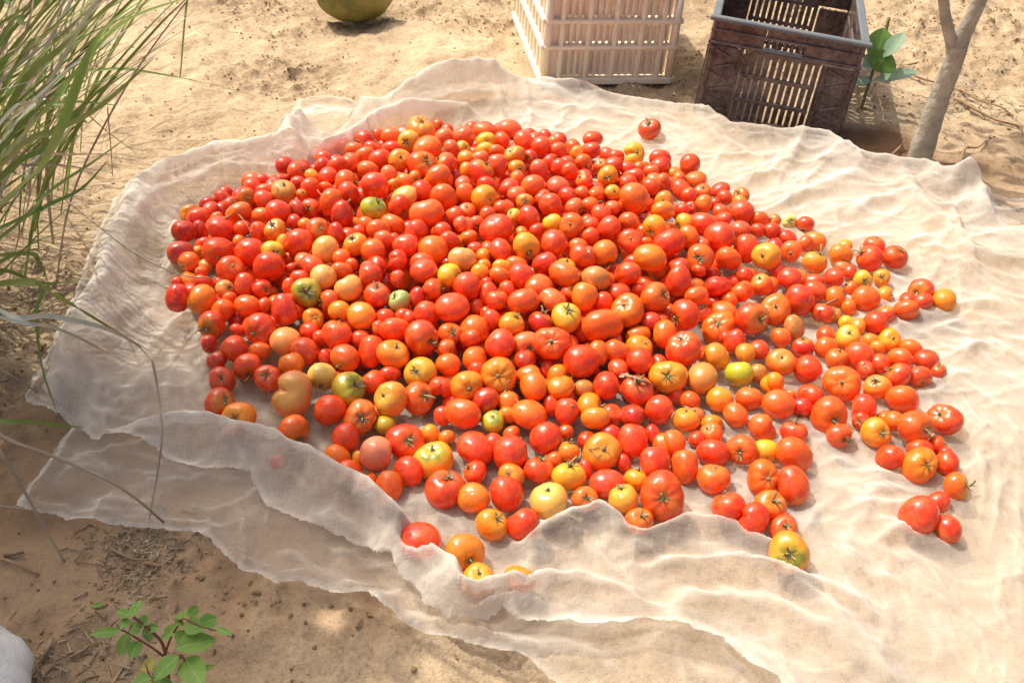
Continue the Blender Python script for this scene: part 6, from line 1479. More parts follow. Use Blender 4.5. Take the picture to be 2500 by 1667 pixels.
def mat_sand():
    m, nt, bs, out = new_mat('sand')
    big = noise(nt, 2.2, 5, .6); mid = noise(nt, 14, 6, .65); fine = noise(nt, 120, 5, .7); grit = noise(nt, 420, 3, .6)
    c = ramp(nt, [(.36, (.38, .275, .165)), (.5, (.49, .365, .225)), (.64, (.60, .455, .295))])
    nt.links.new(mth(nt, 'ADD', mth(nt, 'MULTIPLY', big, .55), mth(nt, 'MULTIPLY', mid, .45)), c.inputs[0])
    clod = N(nt, 'ShaderNodeAttribute', attribute_name='clod')
    soil_shade = N(nt, 'ShaderNodeAttribute', attribute_name='soil_shade')
    col = mixc(nt, c.outputs[0], (.22, .14, .07), mth(nt, 'MULTIPLY', clod.outputs['Fac'], .85))
    fr = ramp(nt, [(.32, (.62, .59, .55)), (.50, (1, 1, 1)), (.68, (1.12, 1.10, 1.07))])
    nt.links.new(fine, fr.inputs[0])
    col = mixc(nt, col, fr.outputs[0], .8, 'MULTIPLY')
    sp = noise(nt, 38, 4, .75); sr = ramp(nt, [(.36, (.50, .45, .40)), (.47, (1, 1, 1)), (.62, (1.06, 1.05, 1.04))]); nt.links.new(sp, sr.inputs[0])
    col = mixc(nt, col, sr.outputs[0], .45, 'MULTIPLY')
    gr = ramp(nt, [(.30, (.40, .35, .31)), (.41, (1, 1, 1))])
    nt.links.new(grit, gr.inputs[0])
    col = mixc(nt, col, gr.outputs[0], .55, 'MULTIPLY')
    soil = N(nt, 'ShaderNodeAttribute', attribute_name='soil')
    col = mixc(nt, col, (.33, .205, .11), mth(nt, 'MULTIPLY', soil.outputs['Fac'], .65))
    col = mixc(nt, col, (.15, .075, .035), mth(nt, 'MULTIPLY', soil_shade.outputs['Fac'], .9))
    nt.links.new(col, bs.inputs['Base Color'])
    bs.inputs['Roughness'].default_value = .95
    bs.inputs['Specular IOR Level'].default_value = .15
    hgt = mth(nt, 'ADD', mth(nt, 'MULTIPLY', fine, .7), mth(nt, 'MULTIPLY', grit, .3))
    bump(nt, mth(nt, 'ADD', hgt, mth(nt, 'MULTIPLY', sp, 1.2)), .6, .009, bs)
    return m

def mat_net():
    """open-weave gauze: cover grows where the cloth is seen at a slant and where it lies double"""
    m, nt, bs, out = new_mat('gauze')
    geo = N(nt, 'ShaderNodeNewGeometry')
    dot = N(nt, 'ShaderNodeVectorMath', operation='DOT_PRODUCT')
    nt.links.new(geo.outputs['Normal'], dot.inputs[0]); nt.links.new(geo.outputs['Incoming'], dot.inputs[1])
    ct = mth(nt, 'MAXIMUM', mth(nt, 'ABSOLUTE', dot.outputs['Value']), .12)
    lay = N(nt, 'ShaderNodeAttribute', attribute_name='layers')
    tc = N(nt, 'ShaderNodeTexCoord')
    mp = N(nt, 'ShaderNodeMapping'); mp.inputs['Rotation'].default_value = (0, 0, .6); mp.inputs['Scale'].default_value = (50, 620, 50)
    nt.links.new(tc.outputs['Object'], mp.inputs[0])
    th = noise(nt, 1.0, 2, .5, vec=mp.outputs[0])
    mp2 = N(nt, 'ShaderNodeMapping'); mp2.inputs['Rotation'].default_value = (0, 0, .6); mp2.inputs['Scale'].default_value = (620, 50, 50)
    nt.links.new(tc.outputs['Object'], mp2.inputs[0])
    th2 = noise(nt, 1.0, 2, .5, vec=mp2.outputs[0])
    cl = noise(nt, 9, 4, .6)
    weave = mth(nt, 'ADD', mth(nt, 'MULTIPLY', mth(nt, 'SUBTRACT', th, .5), .20), mth(nt, 'MULTIPLY', mth(nt, 'SUBTRACT', th2, .5), .20))
    open_ = mth(nt, 'SUBTRACT', .67, mth(nt, 'ADD', weave, mth(nt, 'MULTIPLY', mth(nt, 'SUBTRACT', cl, .5), .40)))
    open_ = mth(nt, 'MINIMUM', mth(nt, 'MAXIMUM', open_, .08), .92)
    ex = mth(nt, 'DIVIDE', lay.outputs['Fac'], ct)
    trans = mth(nt, 'POWER', open_, ex)
    tint = noise(nt, 3.0, 5, .6)
    c = ramp(nt, [(.35, (.70, .625, .51)), (.55, (.77, .71, .61)), (.75, (.81, .77, .69))])
    nt.links.new(tint, c.inputs[0])
    st = noise(nt, 26, 5, .7)
    sr = ramp(nt, [(.66, (0, 0, 0)), (.80, (1, 1, 1))]); nt.links.new(st, sr.inputs[0])
    col = mixc(nt, c.outputs[0], (.52, .40, .26), mth(nt, 'MULTIPLY', sr.outputs[0], .35))
    wr = noise(nt, 55, 5, .65, dist=1.2)
    wv = N(nt, 'ShaderNodeTexNoise'); wv.inputs['Scale'].default_value = 7; wv.inputs['Detail'].default_value = 3; nt.links.new(tc.outputs['Object'], wv.inputs['Vector'])
    dv = N(nt, 'ShaderNodeVectorMath', operation='SCALE'); nt.links.new(wv.outputs['Color'], dv.inputs[0]); dv.inputs['Scale'].default_value = .10
    av = N(nt, 'ShaderNodeVectorMath', operation='ADD'); nt.links.new(tc.outputs['Object'], av.inputs[0]); nt.links.new(dv.outputs[0], av.inputs[1])
    hs = None
    for sc_, am in ((13, 1.0), (29, .5)):
        vo = N(nt, 'ShaderNodeTexVoronoi', feature='F1'); vo.inputs['Scale'].default_value = sc_; nt.links.new(av.outputs[0], vo.inputs['Vector'])
        q_ = mth(nt, 'MULTIPLY', vo.outputs['Distance'], am)
        hs = q_ if hs is None else mth(nt, 'ADD', hs, q_)
    wr = mth(nt, 'ADD', mth(nt, 'MULTIPLY', wr, .6), mth(nt, 'MULTIPLY', hs, .9))
    nb = N(nt, 'ShaderNodeBump'); nb.inputs['Strength'].default_value = .55; nb.inputs['Distance'].default_value = .010
    nt.links.new(wr, nb.inputs['Height'])
    dif = N(nt, 'ShaderNodeBsdfDiffuse'); nt.links.new(col, dif.inputs[0]); nt.links.new(nb.outputs[0], dif.inputs['Normal'])
    trl = N(nt, 'ShaderNodeBsdfTranslucent'); nt.links.new(col, trl.inputs[0]); nt.links.new(nb.outputs[0], trl.inputs['Normal'])
    mx = N(nt, 'ShaderNodeMixShader'); mx.inputs[0].default_value = .28
    nt.links.new(dif.outputs[0], mx.inputs[1]); nt.links.new(trl.outputs[0], mx.inputs[2])
    tr = N(nt, 'ShaderNodeBsdfTransparent')
    fin = N(nt, 'ShaderNodeMixShader')
    nt.links.new(trans, fin.inputs[0]); nt.links.new(mx.outputs[0], fin.inputs[1]); nt.links.new(tr.outputs[0], fin.inputs[2])
    nt.links.new(fin.outputs[0], out.inputs['Surface'])
    nt.nodes.remove(bs)
    return m

def mat_tomato(vertex=False):
    m, nt, bs, out = new_mat('tomato_skin_heap' if vertex else 'tomato_skin')
    if vertex:
        base = N(nt, 'ShaderNodeAttribute', attribute_name='skin').outputs['Color']
        loc = N(nt, 'ShaderNodeAttribute', attribute_name='loc').outputs['Vector']
        sh = mth(nt, 'MULTIPLY', N(nt, 'ShaderNodeAttribute', attribute_name='shoulder').outputs['Fac'], 1.0)
    else:
        oi = N(nt, 'ShaderNodeObjectInfo')
        base = oi.outputs['Color']
        tc = N(nt, 'ShaderNodeTexCoord'); loc = tc.outputs['Object']
        sh = N(nt, 'ShaderNodeAttribute', attribute_type='OBJECT', attribute_name='shoulder').outputs['Fac']
        ad = N(nt, 'ShaderNodeVectorMath', operation='ADD')
        cmb = N(nt, 'ShaderNodeCombineXYZ'); 
        for i in range(3): nt.links.new(mth(nt, 'MULTIPLY', oi.outputs['Random'], 37.0 + 11 * i), cmb.inputs[i])
        nt.links.new(loc, ad.inputs[0]); nt.links.new(cmb.outputs[0], ad.inputs[1])
    nvec = loc if vertex else ad.outputs[0]
    sep = N(nt, 'ShaderNodeSeparateXYZ'); nt.links.new(loc, sep.inputs[0])
    n1 = noise(nt, 1.7, 1.5, .45, vec=nvec)
    zz = mth(nt, 'ADD', sep.outputs[2], mth(nt, 'MULTIPLY', mth(nt, 'SUBTRACT', n1, .5), .6))
    mr = N(nt, 'ShaderNodeMapRange', interpolation_type='SMOOTHSTEP'); mr.inputs['From Min'].default_value = .32; mr.inputs['From Max'].default_value = 1.0
    nt.links.new(zz, mr.inputs['Value'])
    sf = mth(nt, 'MULTIPLY', mr.outputs[0], sh)
    # ripening: patches shift a little towards yellow
    hs = N(nt, 'ShaderNodeMapRange'); hs.inputs['From Min'].default_value = .42; hs.inputs['From Max'].default_value = .68
    nt.links.new(n1, hs.inputs['Value'])
    c1 = mixc(nt, base, mixc(nt, base, (.80, .28, .03), .45), mth(nt, 'MULTIPLY', hs.outputs[0], .42))
    c2 = mixc(nt, c1, (.52, .40, .03), mth(nt, 'MINIMUM', mth(nt, 'MULTIPLY', sf, 1.1), 1.0))
    gs = N(nt, 'ShaderNodeMapRange', interpolation_type='SMOOTHSTEP'); gs.inputs['From Min'].default_value = .45; gs.inputs['From Max'].default_value = .95
    nt.links.new(sf, gs.inputs['Value'])
    c3 = mixc(nt, c2, (.13, .21, .02), mth(nt, 'MULTIPLY', gs.outputs[0], .8))
    # dust and small scars
    du = noise(nt, 5, 5, .7, vec=nvec)
    dr = ramp(nt, [(.50, (0, 0, 0)), (.70, (1, 1, 1))]); nt.links.new(du, dr.inputs[0])
    c4 = mixc(nt, c3, (.56, .33, .17), mth(nt, 'MULTIPLY', dr.outputs[0], .09))
    sc = noise(nt, 7, 2, .5, vec=nvec)
    sr = ramp(nt, [(.76, (0, 0, 0)), (.80, (1, 1, 1))]); nt.links.new(sc, sr.inputs[0])
    c5 = mixc(nt, c4, (.30, .17, .07), mth(nt, 'MULTIPLY', sr.outputs[0], .55))
    # blossom scar at the lower pole
    bl = N(nt, 'ShaderNodeMapRange'); bl.inputs['From Min'].default_value = -.93; bl.inputs['From Max'].default_value = -.975
    ln = N(nt, 'ShaderNodeVectorMath', operation='NORMALIZE'); nt.links.new(loc, ln.inputs[0])
    sp2 = N(nt, 'ShaderNodeSeparateXYZ'); nt.links.new(ln.outputs[0], sp2.inputs[0])
    bl.inputs['From Min'].default_value = -.990; bl.inputs['From Max'].default_value = -.998
    nt.links.new(sp2.outputs[2], bl.inputs['Value'])
    c6 = mixc(nt, c5, (.22, .11, .05), mth(nt, 'MULTIPLY', bl.outputs[0], .7))
    nt.links.new(c6, bs.inputs['Base Color'])
    bs.inputs['Roughness'].default_value = .30
    rg = mth(nt, 'ADD', .26, mth(nt, 'MULTIPLY', dr.outputs[0], .30)); nt.links.new(rg, bs.inputs['Roughness'])
    bs.inputs['Specular IOR Level'].default_value = .5
    bs.inputs['Coat Weight'].default_value = .35
    if not vertex:
        nt.links.new(mth(nt, 'MULTIPLY', mth(nt, 'FRACT', mth(nt, 'MULTIPLY', oi.outputs['Random'], 7.31)), .55), bs.inputs['Coat Weight']); bs.inputs['Coat Roughness'].default_value = .13
    bump(nt, noise(nt, 2.4, 2, .4, vec=nvec), .05, .12 if not vertex else .005, bs)
    return m

def mat_plain(name, stops, scale=20, rough=.7, spec=.3, bstr=.2, bdist=.004, bscale=60, transl=0, coord='Object', rand=0, rib=0):
    m, nt, bs, out = new_mat(name)
    c = ramp(nt, stops); nt.links.new(noise(nt, scale, 5, .6, coord), c.inputs[0])
    col = c.outputs[0]
    if rand:
        oi = N(nt, 'ShaderNodeObjectInfo'); geo = N(nt, 'ShaderNodeNewGeometry')
        hv = N(nt, 'ShaderNodeHueSaturation')
        nt.links.new(col, hv.inputs['Color'])
        nt.links.new(mth(nt, 'ADD', 1 - rand, mth(nt, 'MULTIPLY', geo.outputs['Random Per Island'], 2 * rand)), hv.inputs['Value'])
        nt.links.new(mth(nt, 'ADD', .5 - rand * .06, mth(nt, 'MULTIPLY', oi.outputs['Random'], rand * .12)), hv.inputs['Hue'])
        col = hv.outputs[0]
    nt.links.new(col, bs.inputs['Base Color'])
    bs.inputs['Roughness'].default_value = rough
    bs.inputs['Specular IOR Level'].default_value = spec
    if rib:
        tc = N(nt, 'ShaderNodeTexCoord'); sp = N(nt, 'ShaderNodeSeparateXYZ'); nt.links.new(tc.outputs['Object'], sp.inputs[0])
        ab = mth(nt, 'ABSOLUTE', sp.outputs[0])
        side = mth(nt, 'PINGPONG', mth(nt, 'ADD', mth(nt, 'SUBTRACT', sp.outputs[1], mth(nt, 'MULTIPLY', ab, .9)), 1.0), rib * 3)
        ln = mth(nt, 'MAXIMUM', mth(nt, 'LESS_THAN', ab, rib * .28), mth(nt, 'MULTIPLY', mth(nt, 'LESS_THAN', side, rib * .22), .5))
        col = mixc(nt, col, (.36, .48, .20), mth(nt, 'MULTIPLY', ln, .6)); nt.links.new(col, bs.inputs['Base Color'])
    if bstr: bump(nt, noise(nt, bscale, 4, .6, coord), bstr, bdist, bs)
    if transl:
        tl = N(nt, 'ShaderNodeBsdfTranslucent'); nt.links.new(col, tl.inputs[0])
        mx = N(nt, 'ShaderNodeMixShader'); mx.inputs[0].default_value = transl
        nt.links.new(bs.outputs[0], mx.inputs[1]); nt.links.new(tl.outputs[0], mx.inputs[2]); nt.links.new(mx.outputs[0], out.inputs['Surface'])
    return m

def mat_crate(name, base, dust, dustamt, rough):
    m, nt, bs, out = new_mat(name)
    tc = N(nt, 'ShaderNodeTexCoord'); geo = N(nt, 'ShaderNodeNewGeometry')
    n1 = noise(nt, 16, 6, .7, vec=geo.outputs['Position']); n2 = noise(nt, 90, 4, .6, vec=geo.outputs['Position'])
    r1 = ramp(nt, [(.42, (0, 0, 0)), (.66, (1, 1, 1))])
    nt.links.new(mth(nt, 'ADD', mth(nt, 'MULTIPLY', n1, .6), mth(nt, 'MULTIPLY', n2, .4)), r1.inputs[0])
    sep = N(nt, 'ShaderNodeSeparateXYZ'); nt.links.new(geo.outputs['Normal'], sep.inputs[0])
    upf = mth(nt, 'MAXIMUM', sep.outputs[2], 0)
    f = mth(nt, 'MINIMUM', mth(nt, 'ADD', mth(nt, 'MULTIPLY', r1.outputs[0], dustamt), mth(nt, 'MULTIPLY', upf, dustamt * .5)), 1)
    col = mixc(nt, base, dust, f)
    nt.links.new(col, bs.inputs['Base Color'])
    bs.inputs['Roughness'].default_value = rough
    bs.inputs['Specular IOR Level'].default_value = .4
    bump(nt, n2, .15, .003, bs)
    return m

SAND = mat_sand()
NET = mat_net()
SKIN = mat_tomato(False)
SKINV = mat_tomato(True)
CALYX = mat_plain('calyx', [(.3, (.15, .15, .055)), (.5, (.27, .24, .11)), (.7, (.42, .34, .20))], 2.5, .8, .2, 0, rand=.3)
STALK = mat_plain('stalk_green', [(.3, (.14, .15, .06)), (.7, (.27, .25, .11))], 30, .75, .2, .2, .002, 200)
STALKDRY = mat_plain('stalk_dry', [(.3, (.22, .14, .075)), (.7, (.40, .28, .16))], 30, .85, .15, .3, .002, 200)
BLADE = mat_plain('grass_blade', [(.25, (.09, .16, .03)), (.5, (.165, .25, .05)), (.75, (.32, .34, .12))], 5, .5, .4, 0, transl=.35, rand=.35)
BLADEDRY = mat_plain('grass_dry', [(.3, (.26, .20, .13)), (.7, (.46, .37, .25))], 6, .75, .2, 0, transl=.15, rand=.25)
LEAF = mat_plain('seedling_leaf', [(.3, (.14, .28, .04)), (.7, (.23, .40, .07))], 30, .5, .35, .25, .003, 90, transl=.3, rand=.12, rib=.0022)
STEMRED = mat_plain('stem_red', [(.3, (.16, .05, .035)), (.7, (.26, .10, .06))], 40, .6, .3, .1)
BROADDARK = mat_plain('broad_leaf_dark', [(.3, (.12, .24, .04)), (.7, (.20, .36, .07))], 16, .5, .35, .2, .004, 40, transl=.2, rib=.0045)
BROADPALE = mat_plain('broad_leaf_pale', [(.3, (.25, .38, .24)), (.7, (.36, .48, .33))], 16, .6, .3, .2, .004, 40, transl=.2, rib=.004)
BARK = mat_plain('bark', [(.3, (.25, .225, .17)), (.5, (.35, .32, .245)), (.72, (.46, .42, .33))], 22, .9, .15, .9, .008, 55)
WHITEP = mat_crate('white_plastic', (.86, .76, .59), (.62, .43, .28), .36, .5)
BLACKP = mat_crate('black_plastic', (.035, .020, .019), (.30, .22, .185), .68, .35)
RIMLIT = mat_crate('skylit_rim', (.10, .13, .145), (.24, .215, .19), .4, .35)  # black plastic coloured grey-blue to imitate sky light on rim and lip
MELON = mat_plain('melon_skin', [(.30, (.11, .115, .025)), (.5, (.21, .19, .045)), (.7, (.31, .24, .08))], 14, .55, .35, .2, .003, 60)
SACK = mat_plain('sack_cloth', [(.3, (.52, .51, .46)), (.5, (.68, .66, .60)), (.7, (.78, .75, .68))], 24, .9, .1, .6, .004, 120)
CRUMB = mat_plain('soil_crumb', [(.3, (.17, .105, .05)), (.7, (.33, .215, .11))], 9, .95, .1, .3, .003, 300, rand=.3)
LITTER = mat_plain('litter', [(.3, (.16, .11, .07)), (.5, (.28, .20, .13)), (.72, (.46, .36, .25))], 12, .9, .1, 0, rand=.5)
STONE = mat_plain('pale_stone', [(.3, (.5, .46, .38)), (.7, (.68, .64, .55))], 40, .9, .1, .3)
TREELEAF = mat_plain('tree_leaf', [(.3, (.035, .075, .02)), (.7, (.07, .12, .03))], 6, .6, .3, 0, transl=.2, rand=.25)

# ------------------------------------------------------------------ ground
outline = np.array(NET_OUTLINE)
def axis(a, b, step, far):
    core = list(np.arange(a, b + step * .5, step))
    lo, hi, d = a, b, step
    L = []; R = []
    while lo > -far:
        d *= 1.28; lo -= d; L.append(lo)
    d = step
    while hi < far:
        d *= 1.28; hi += d; R.append(hi)
    return np.array(L[::-1] + core + R)
def soft_mask(x, y):
    """1 well inside the net, 0 outside"""
    ins = in_poly(x, y, NET_OUTLINE)
    d, _, _ = seg_dist(x, y, [list(p) for p in NET_OUTLINE] + [list(NET_OUTLINE[0])])
    return np.where(ins, np.clip(d / .07, 0, 1), 0.0)
def sand_parts(x, y):
    n1 = fbm(x * 2.1 + 3, y * 2.1, 3, 1) - .5
    n2 = fbm(x * 7.5, y * 7.5 + 5, 3, 5) - .5
    n3 = fbm(x * 26, y * 26, 3, 9) - .5
    n4 = fbm(x * 80, y * 80, 2, 13) - .5
    clump = np.clip((fbm(x * 2.9 + 11, y * 3.6, 4, 21) - .37) * 4.5, 0, 1)
    bill = np.clip((fbm(x * 55, y * 55, 2, 31) - .50) * 6, 0, 1)
    return n1, n2, n3, n4, clump, bill
def sand_z(x, y, m=None):
    x = np.asarray(x, float); y = np.asarray(y, float)
    if m is None: m = soft_mask(x, y)
    n1, n2, n3, n4, clump, bill = sand_parts(x, y)
    near = np.exp(-((np.hypot(x, y - 1.8) / 8) ** 2))
    z = .036 * n1 + .058 * n2 + (.014 + .024 * clump) * n3 + (.006 + .006 * clump) * n4 + .010 * clump * bill
    return z * (1 - .93 * m) * near - .004 - .004 * m

ax = axis(-2.15, 2.45, .0085, 70); ay = axis(.45, 4.6, .0085, 70)
gx, gy = np.meshgrid(ax, ay)
fm = np.zeros_like(gx)
near_m = (gx > -1.8) & (gx < 3) & (gy > -.5) & (gy < 3.6)
fm[near_m] = soft_mask(gx[near_m], gy[near_m])
gz = sand_z(gx, gy, fm)
nx, ny = len(ax), len(ay)
idx = np.arange(nx * ny).reshape(ny, nx)
quads = np.stack([idx[:-1, :-1], idx[:-1, 1:], idx[1:, 1:], idx[1:, :-1]], -1).reshape(-1, 4)
me = mesh_np('sand', np.stack([gx, gy, gz], -1).reshape(-1, 3), quads, SAND)
_, _, n3, n4, clump, bill = sand_parts(gx, gy)
cl = clump * np.clip(.45 * bill + .8 * np.clip((n3 + .04) * 7, 0, 1) * (.35 + bill) + .14, 0, 1)
a = me.attributes.new('clod', 'FLOAT', 'POINT'); a.data.foreach_set('value', cl.astype(np.float32).ravel())
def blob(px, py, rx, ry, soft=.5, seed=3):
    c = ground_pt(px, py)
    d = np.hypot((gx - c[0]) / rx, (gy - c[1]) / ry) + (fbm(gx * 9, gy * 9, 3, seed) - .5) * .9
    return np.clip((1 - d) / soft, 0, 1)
soil_shade = np.maximum.reduce([blob(2090, 345, .24, .17), blob(2340, 400, .22, .10, .7, 4) * .45, blob(60, 1050, .26, .34, .9, 8) * .55, blob(60, 1230, .20, .10, .8, 6) * .4])  # crate and tree shade painted into the sand; left blobs also dark soil
a = me.attributes.new('soil_shade', 'FLOAT', 'POINT'); a.data.foreach_set('value', soil_shade.astype(np.float32).ravel())
soil = np.maximum(blob(250, 1330, .60, .42, .8, 15), blob(2380, 420, .5, .3, .9, 17) * .8)  # brown soil tint, also painting in the warm shade at lower left
a = me.attributes.new('soil', 'FLOAT', 'POINT'); a.data.foreach_set('value', soil.astype(np.float32).ravel())
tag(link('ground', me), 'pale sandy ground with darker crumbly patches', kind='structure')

# soil crumbs on the sand: nobody could count them
def lumps(n, place, rmin, rmax, name, mat, label, flat=.7, sink=.3):
    ico = bmesh.new(); bmesh.ops.create_icosphere(ico, subdivisions=1, radius=1)
    bv = np.array([v.co[:] for v in ico.verts]); bf = np.array([[v.index for v in f.verts] for f in ico.faces]); ico.free()
    P = place(n)
    V = []; F = []
    for i, (x, y, z) in enumerate(P):
        r = rmin + (rmax - rmin) * RNG.random() ** 3
        q = bv * (1 + RNG.normal(0, .18, (len(bv), 1))) * np.array([r * RNG.uniform(.8, 1.4), r * RNG.uniform(.8, 1.3), r * flat])
        aa = RNG.uniform(0, 6.28); ca, sa = math.cos(aa), math.sin(aa)
        q = np.stack([q[:, 0] * ca - q[:, 1] * sa, q[:, 0] * sa + q[:, 1] * ca, q[:, 2]], 1) + [x, y, z + r * sink]
        F.append(bf + len(bv) * len(V)); V.append(q)
    o = link(name, mesh_np(name, np.concatenate(V), np.concatenate(F), mat, False))
    return tag(o, label, kind='stuff')
def crumb_place(n):
    out = []
    while len(out) < n:
        x = RNG.uniform(-1.75, 1.9, 4000); y = RNG.uniform(.7, 3.6, 4000)
        m = soft_mask(x, y); c = sand_parts(x, y)
        keep = (m <= 0) & (RNG.random(4000) < (.03 + c[4] * (.25 + c[5])))
        z = sand_z(x[keep], y[keep], m[keep])
        out += list(zip(x[keep], y[keep], z))
    return out[:n]
lumps(15000, crumb_place, .0009, .0042, 'soil_crumbs', CRUMB, 'brown soil crumbs scattered in patches over the sand')

# ------------------------------------------------------------------ the gauze net
def tomato_arrays():
    A = [(t[0], t[1]) for t in TOMATOES] + [(t[0], t[1]) for t in REST]
    return np.array([a[0] for a in A]), np.array([a[1] for a in A])
TX, TR = tomato_arrays()
step = .0046
bx0, bx1, by0, by1 = -1.12, 1.75, .42, 3.12
nx = int((bx1 - bx0) / step); ny = int((by1 - by0) / step)
cx, cy = np.meshgrid(bx0 + np.arange(nx) * step, by0 + np.arange(ny) * step)
inside = in_poly(cx, cy, NET_OUTLINE)
z = np.full(cx.shape, .006)
pinch = np.zeros(cx.shape)
# broad rolls of cloth
wob = (fbm(cx * 11, cy * 11, 3, 41) - .5)
wob2 = (fbm(cx * 30, cy * 30, 2, 47) - .5)
roll = np.zeros_like(cx)
for pts, w, skew in NET_ROLLS:
    P = np.array(pts); m = (cx > P[:, 0].min() - 4 * w) & (cx < P[:, 0].max() + 4 * w) & (cy > P[:, 1].min() - 4 * w) & (cy < P[:, 1].max() + 4 * w)
    d, h, sg = seg_dist(cx[m] + wob[m] * .03, cy[m] + wob2[m] * .016, pts)
    # ends taper
    ww = w * (1 + .5 * wob[m]) * np.where(sg > 0, skew if skew < 1 else 1.0, 1.0)
    prof = h * np.exp(-(d / ww) ** 1.6)
    roll[m] = np.sqrt(roll[m] ** 2 + prof ** 2) if False else np.maximum(roll[m], prof) + .25 * np.minimum(roll[m], prof)
z += roll
# creases
def crease(pts, h, w):
    P = np.array(pts); R_ = 6 * w
    i0 = max(0, int((P[:, 0].min() - R_ - bx0) / step)); i1 = min(nx, int((P[:, 0].max() + R_ - bx0) / step) + 1)
    j0 = max(0, int((P[:, 1].min() - R_ - by0) / step)); j1 = min(ny, int((P[:, 1].max() + R_ - by0) / step) + 1)
    if i1 <= i0 or j1 <= j0: return
    X = cx[j0:j1, i0:i1] + wob[j0:j1, i0:i1] * .02; Y = cy[j0:j1, i0:i1] + wob2[j0:j1, i0:i1] * .012
    d, _, sg = seg_dist(X, Y, [p[:2] for p in pts])
    e0 = np.hypot(X - P[0, 0], Y - P[0, 1]); e1 = np.hypot(X - P[-1, 0], Y - P[-1, 1])
    L = sum(math.dist(a[:2], b[:2]) for a, b in zip(pts[:-1], pts[1:]))
    tap = np.clip(np.minimum(e0, e1) / (L * .35 + 1e-6), 0, 1) * (.7 + .9 * wob[j0:j1, i0:i1] + .5 * wob2[j0:j1, i0:i1])
    k = w * 1.35
    pr = (.15 + .85 * tap) * np.exp(-(np.sqrt(d * d + (.3 * w) ** 2) - .3 * w) / k)
    z[j0:j1, i0:i1] += h * pr
    pinch[j0:j1, i0:i1] = np.maximum(pinch[j0:j1, i0:i1], tap * min(1, h / .009) * np.exp(-(d / (.55 * w)) ** 2))
ANG = []
for pts, h, w in NET_CREASES:
    sp = spline([[p[0], p[1], 0] for p in pts], 5)
    crease([list(p) for p in sp], h, w)
    for a, b in zip(pts[:-1], pts[1:]): ANG.append(((a[0] + b[0]) / 2, (a[1] + b[1]) / 2, math.atan2(b[1] - a[1], b[0] - a[0])))
for pts, w, s in NET_ROLLS:
    for a, b in zip(pts[:-1], pts[1:]): ANG.append(((a[0] + b[0]) / 2, (a[1] + b[1]) / 2, math.atan2(b[1] - a[1], b[0] - a[0])))
ANG = np.array(ANG)
# many small wrinkles that follow the traced folds
for k in range(2600):
    x0, y0 = RNG.uniform(-1.05, 1.3), RNG.uniform(.55, 3.0)
    d = np.hypot(ANG[:, 0] - x0, ANG[:, 1] - y0); j = np.argsort(d)[RNG.integers(0, 3)]
    a = ANG[j, 2] + RNG.normal(0, .38)
    L = RNG.uniform(.03, .12) if RNG.random() < .7 else RNG.uniform(.12, .32); bend = RNG.normal(0, .16)
    pts = []
    for s in np.linspace(-.5, .5, 5):
        aa = a + bend * s
        pts.append([x0 + math.cos(aa) * L * s, y0 + math.sin(aa) * L * s])
    crease(pts, RNG.uniform(.0020, .0095) * (1.3 if L > .1 else 1), RNG.uniform(.0044, .0085))
def thin(sc, seed, warp, ex):
    wx = (fbm(cx * sc * .7, cy * sc * .7, 2, seed + 40) - .5) * warp; wy = (fbm(cx * sc * .7 + 31, cy * sc * .7, 2, seed + 41) - .5) * warp
    return (1 - np.abs(2 * vnoise((cx + wx) * sc, (cy + wy) * sc, seed) - 1)) ** ex
f1 = thin(7.5, 63, .16, 7); f2 = thin(15, 65, .08, 6); f3 = thin(31, 67, .04, 5)
gate = np.clip(fbm(cx * 5, cy * 5, 2, 69) * 2.6 - .75, 0, 1)
z += (fbm(cx * 6, cy * 6, 2, 61) - .38).clip(0) * .024 + f1 * .0040 + f2 * .0022 * (.4 + gate) + f3 * .0015 * gate + (fbm(cx * 45, cy * 45, 3, 67) - .5) * .0025
pinch = np.maximum(pinch, np.maximum(f1 ** 2 * .30, f2 ** 2 * .22 * gate))
z = np.maximum(z, .004)
# cloth sags round every tomato that rests on it
for p, r in zip(TX, TR):
    if p[2] - r > .09: continue
    i0 = max(0, int((p[0] - r - bx0) / step)); i1 = min(nx, int((p[0] + r - bx0) / step) + 2)
    j0 = max(0, int((p[1] - r - by0) / step)); j1 = min(ny, int((p[1] + r - by0) / step) + 2)
    if i1 <= i0 or j1 <= j0: continue
    d2 = (cx[j0:j1, i0:i1] - p[0]) ** 2 + (cy[j0:j1, i0:i1] - p[1]) ** 2
    jc, ic = int(round((p[1] - by0) / step)), int(round((p[0] - bx0) / step))
    if z[min(max(jc, 0), ny - 1), min(max(ic, 0), nx - 1)] > p[2] + .75 * r:      # lies under the fold
        z[j0:j1, i0:i1] = np.maximum(z[j0:j1, i0:i1], np.where(d2 < r * r, p[2] + np.sqrt(np.maximum(r * r - d2, 0)) + .002, 0)); continue
    capz = np.where(d2 < (r * .86) ** 2, p[2] - np.sqrt(np.maximum(r * r - d2, 0)) - .003, 9)
    z[j0:j1, i0:i1] = np.minimum(z[j0:j1, i0:i1], np.maximum(capz, .003))
zs = z.copy()
zs[1:-1, 1:-1] = (z[1:-1, 1:-1] * 4 + z[:-2, 1:-1] + z[2:, 1:-1] + z[1:-1, :-2] + z[1:-1, 2:]) / 8
z = zs
dd, _, _ = seg_dist(cx, cy, [list(p) for p in NET_OUTLINE] + [list(NET_OUTLINE[0])])
z = np.where(dd < .045, z * np.clip(.12 + dd / .045, 0, 1), z)
z = np.maximum(z, .003)
RING = [list(p) for p in NET_OUTLINE] + [list(NET_OUTLINE[0])]
RING2 = [list(p) for p in NET_DOUBLE] + [list(NET_DOUBLE[0])]
dbl = in_poly(cx, cy, NET_DOUBLE) & inside
dD, _, _ = seg_dist(cx, cy, RING2)
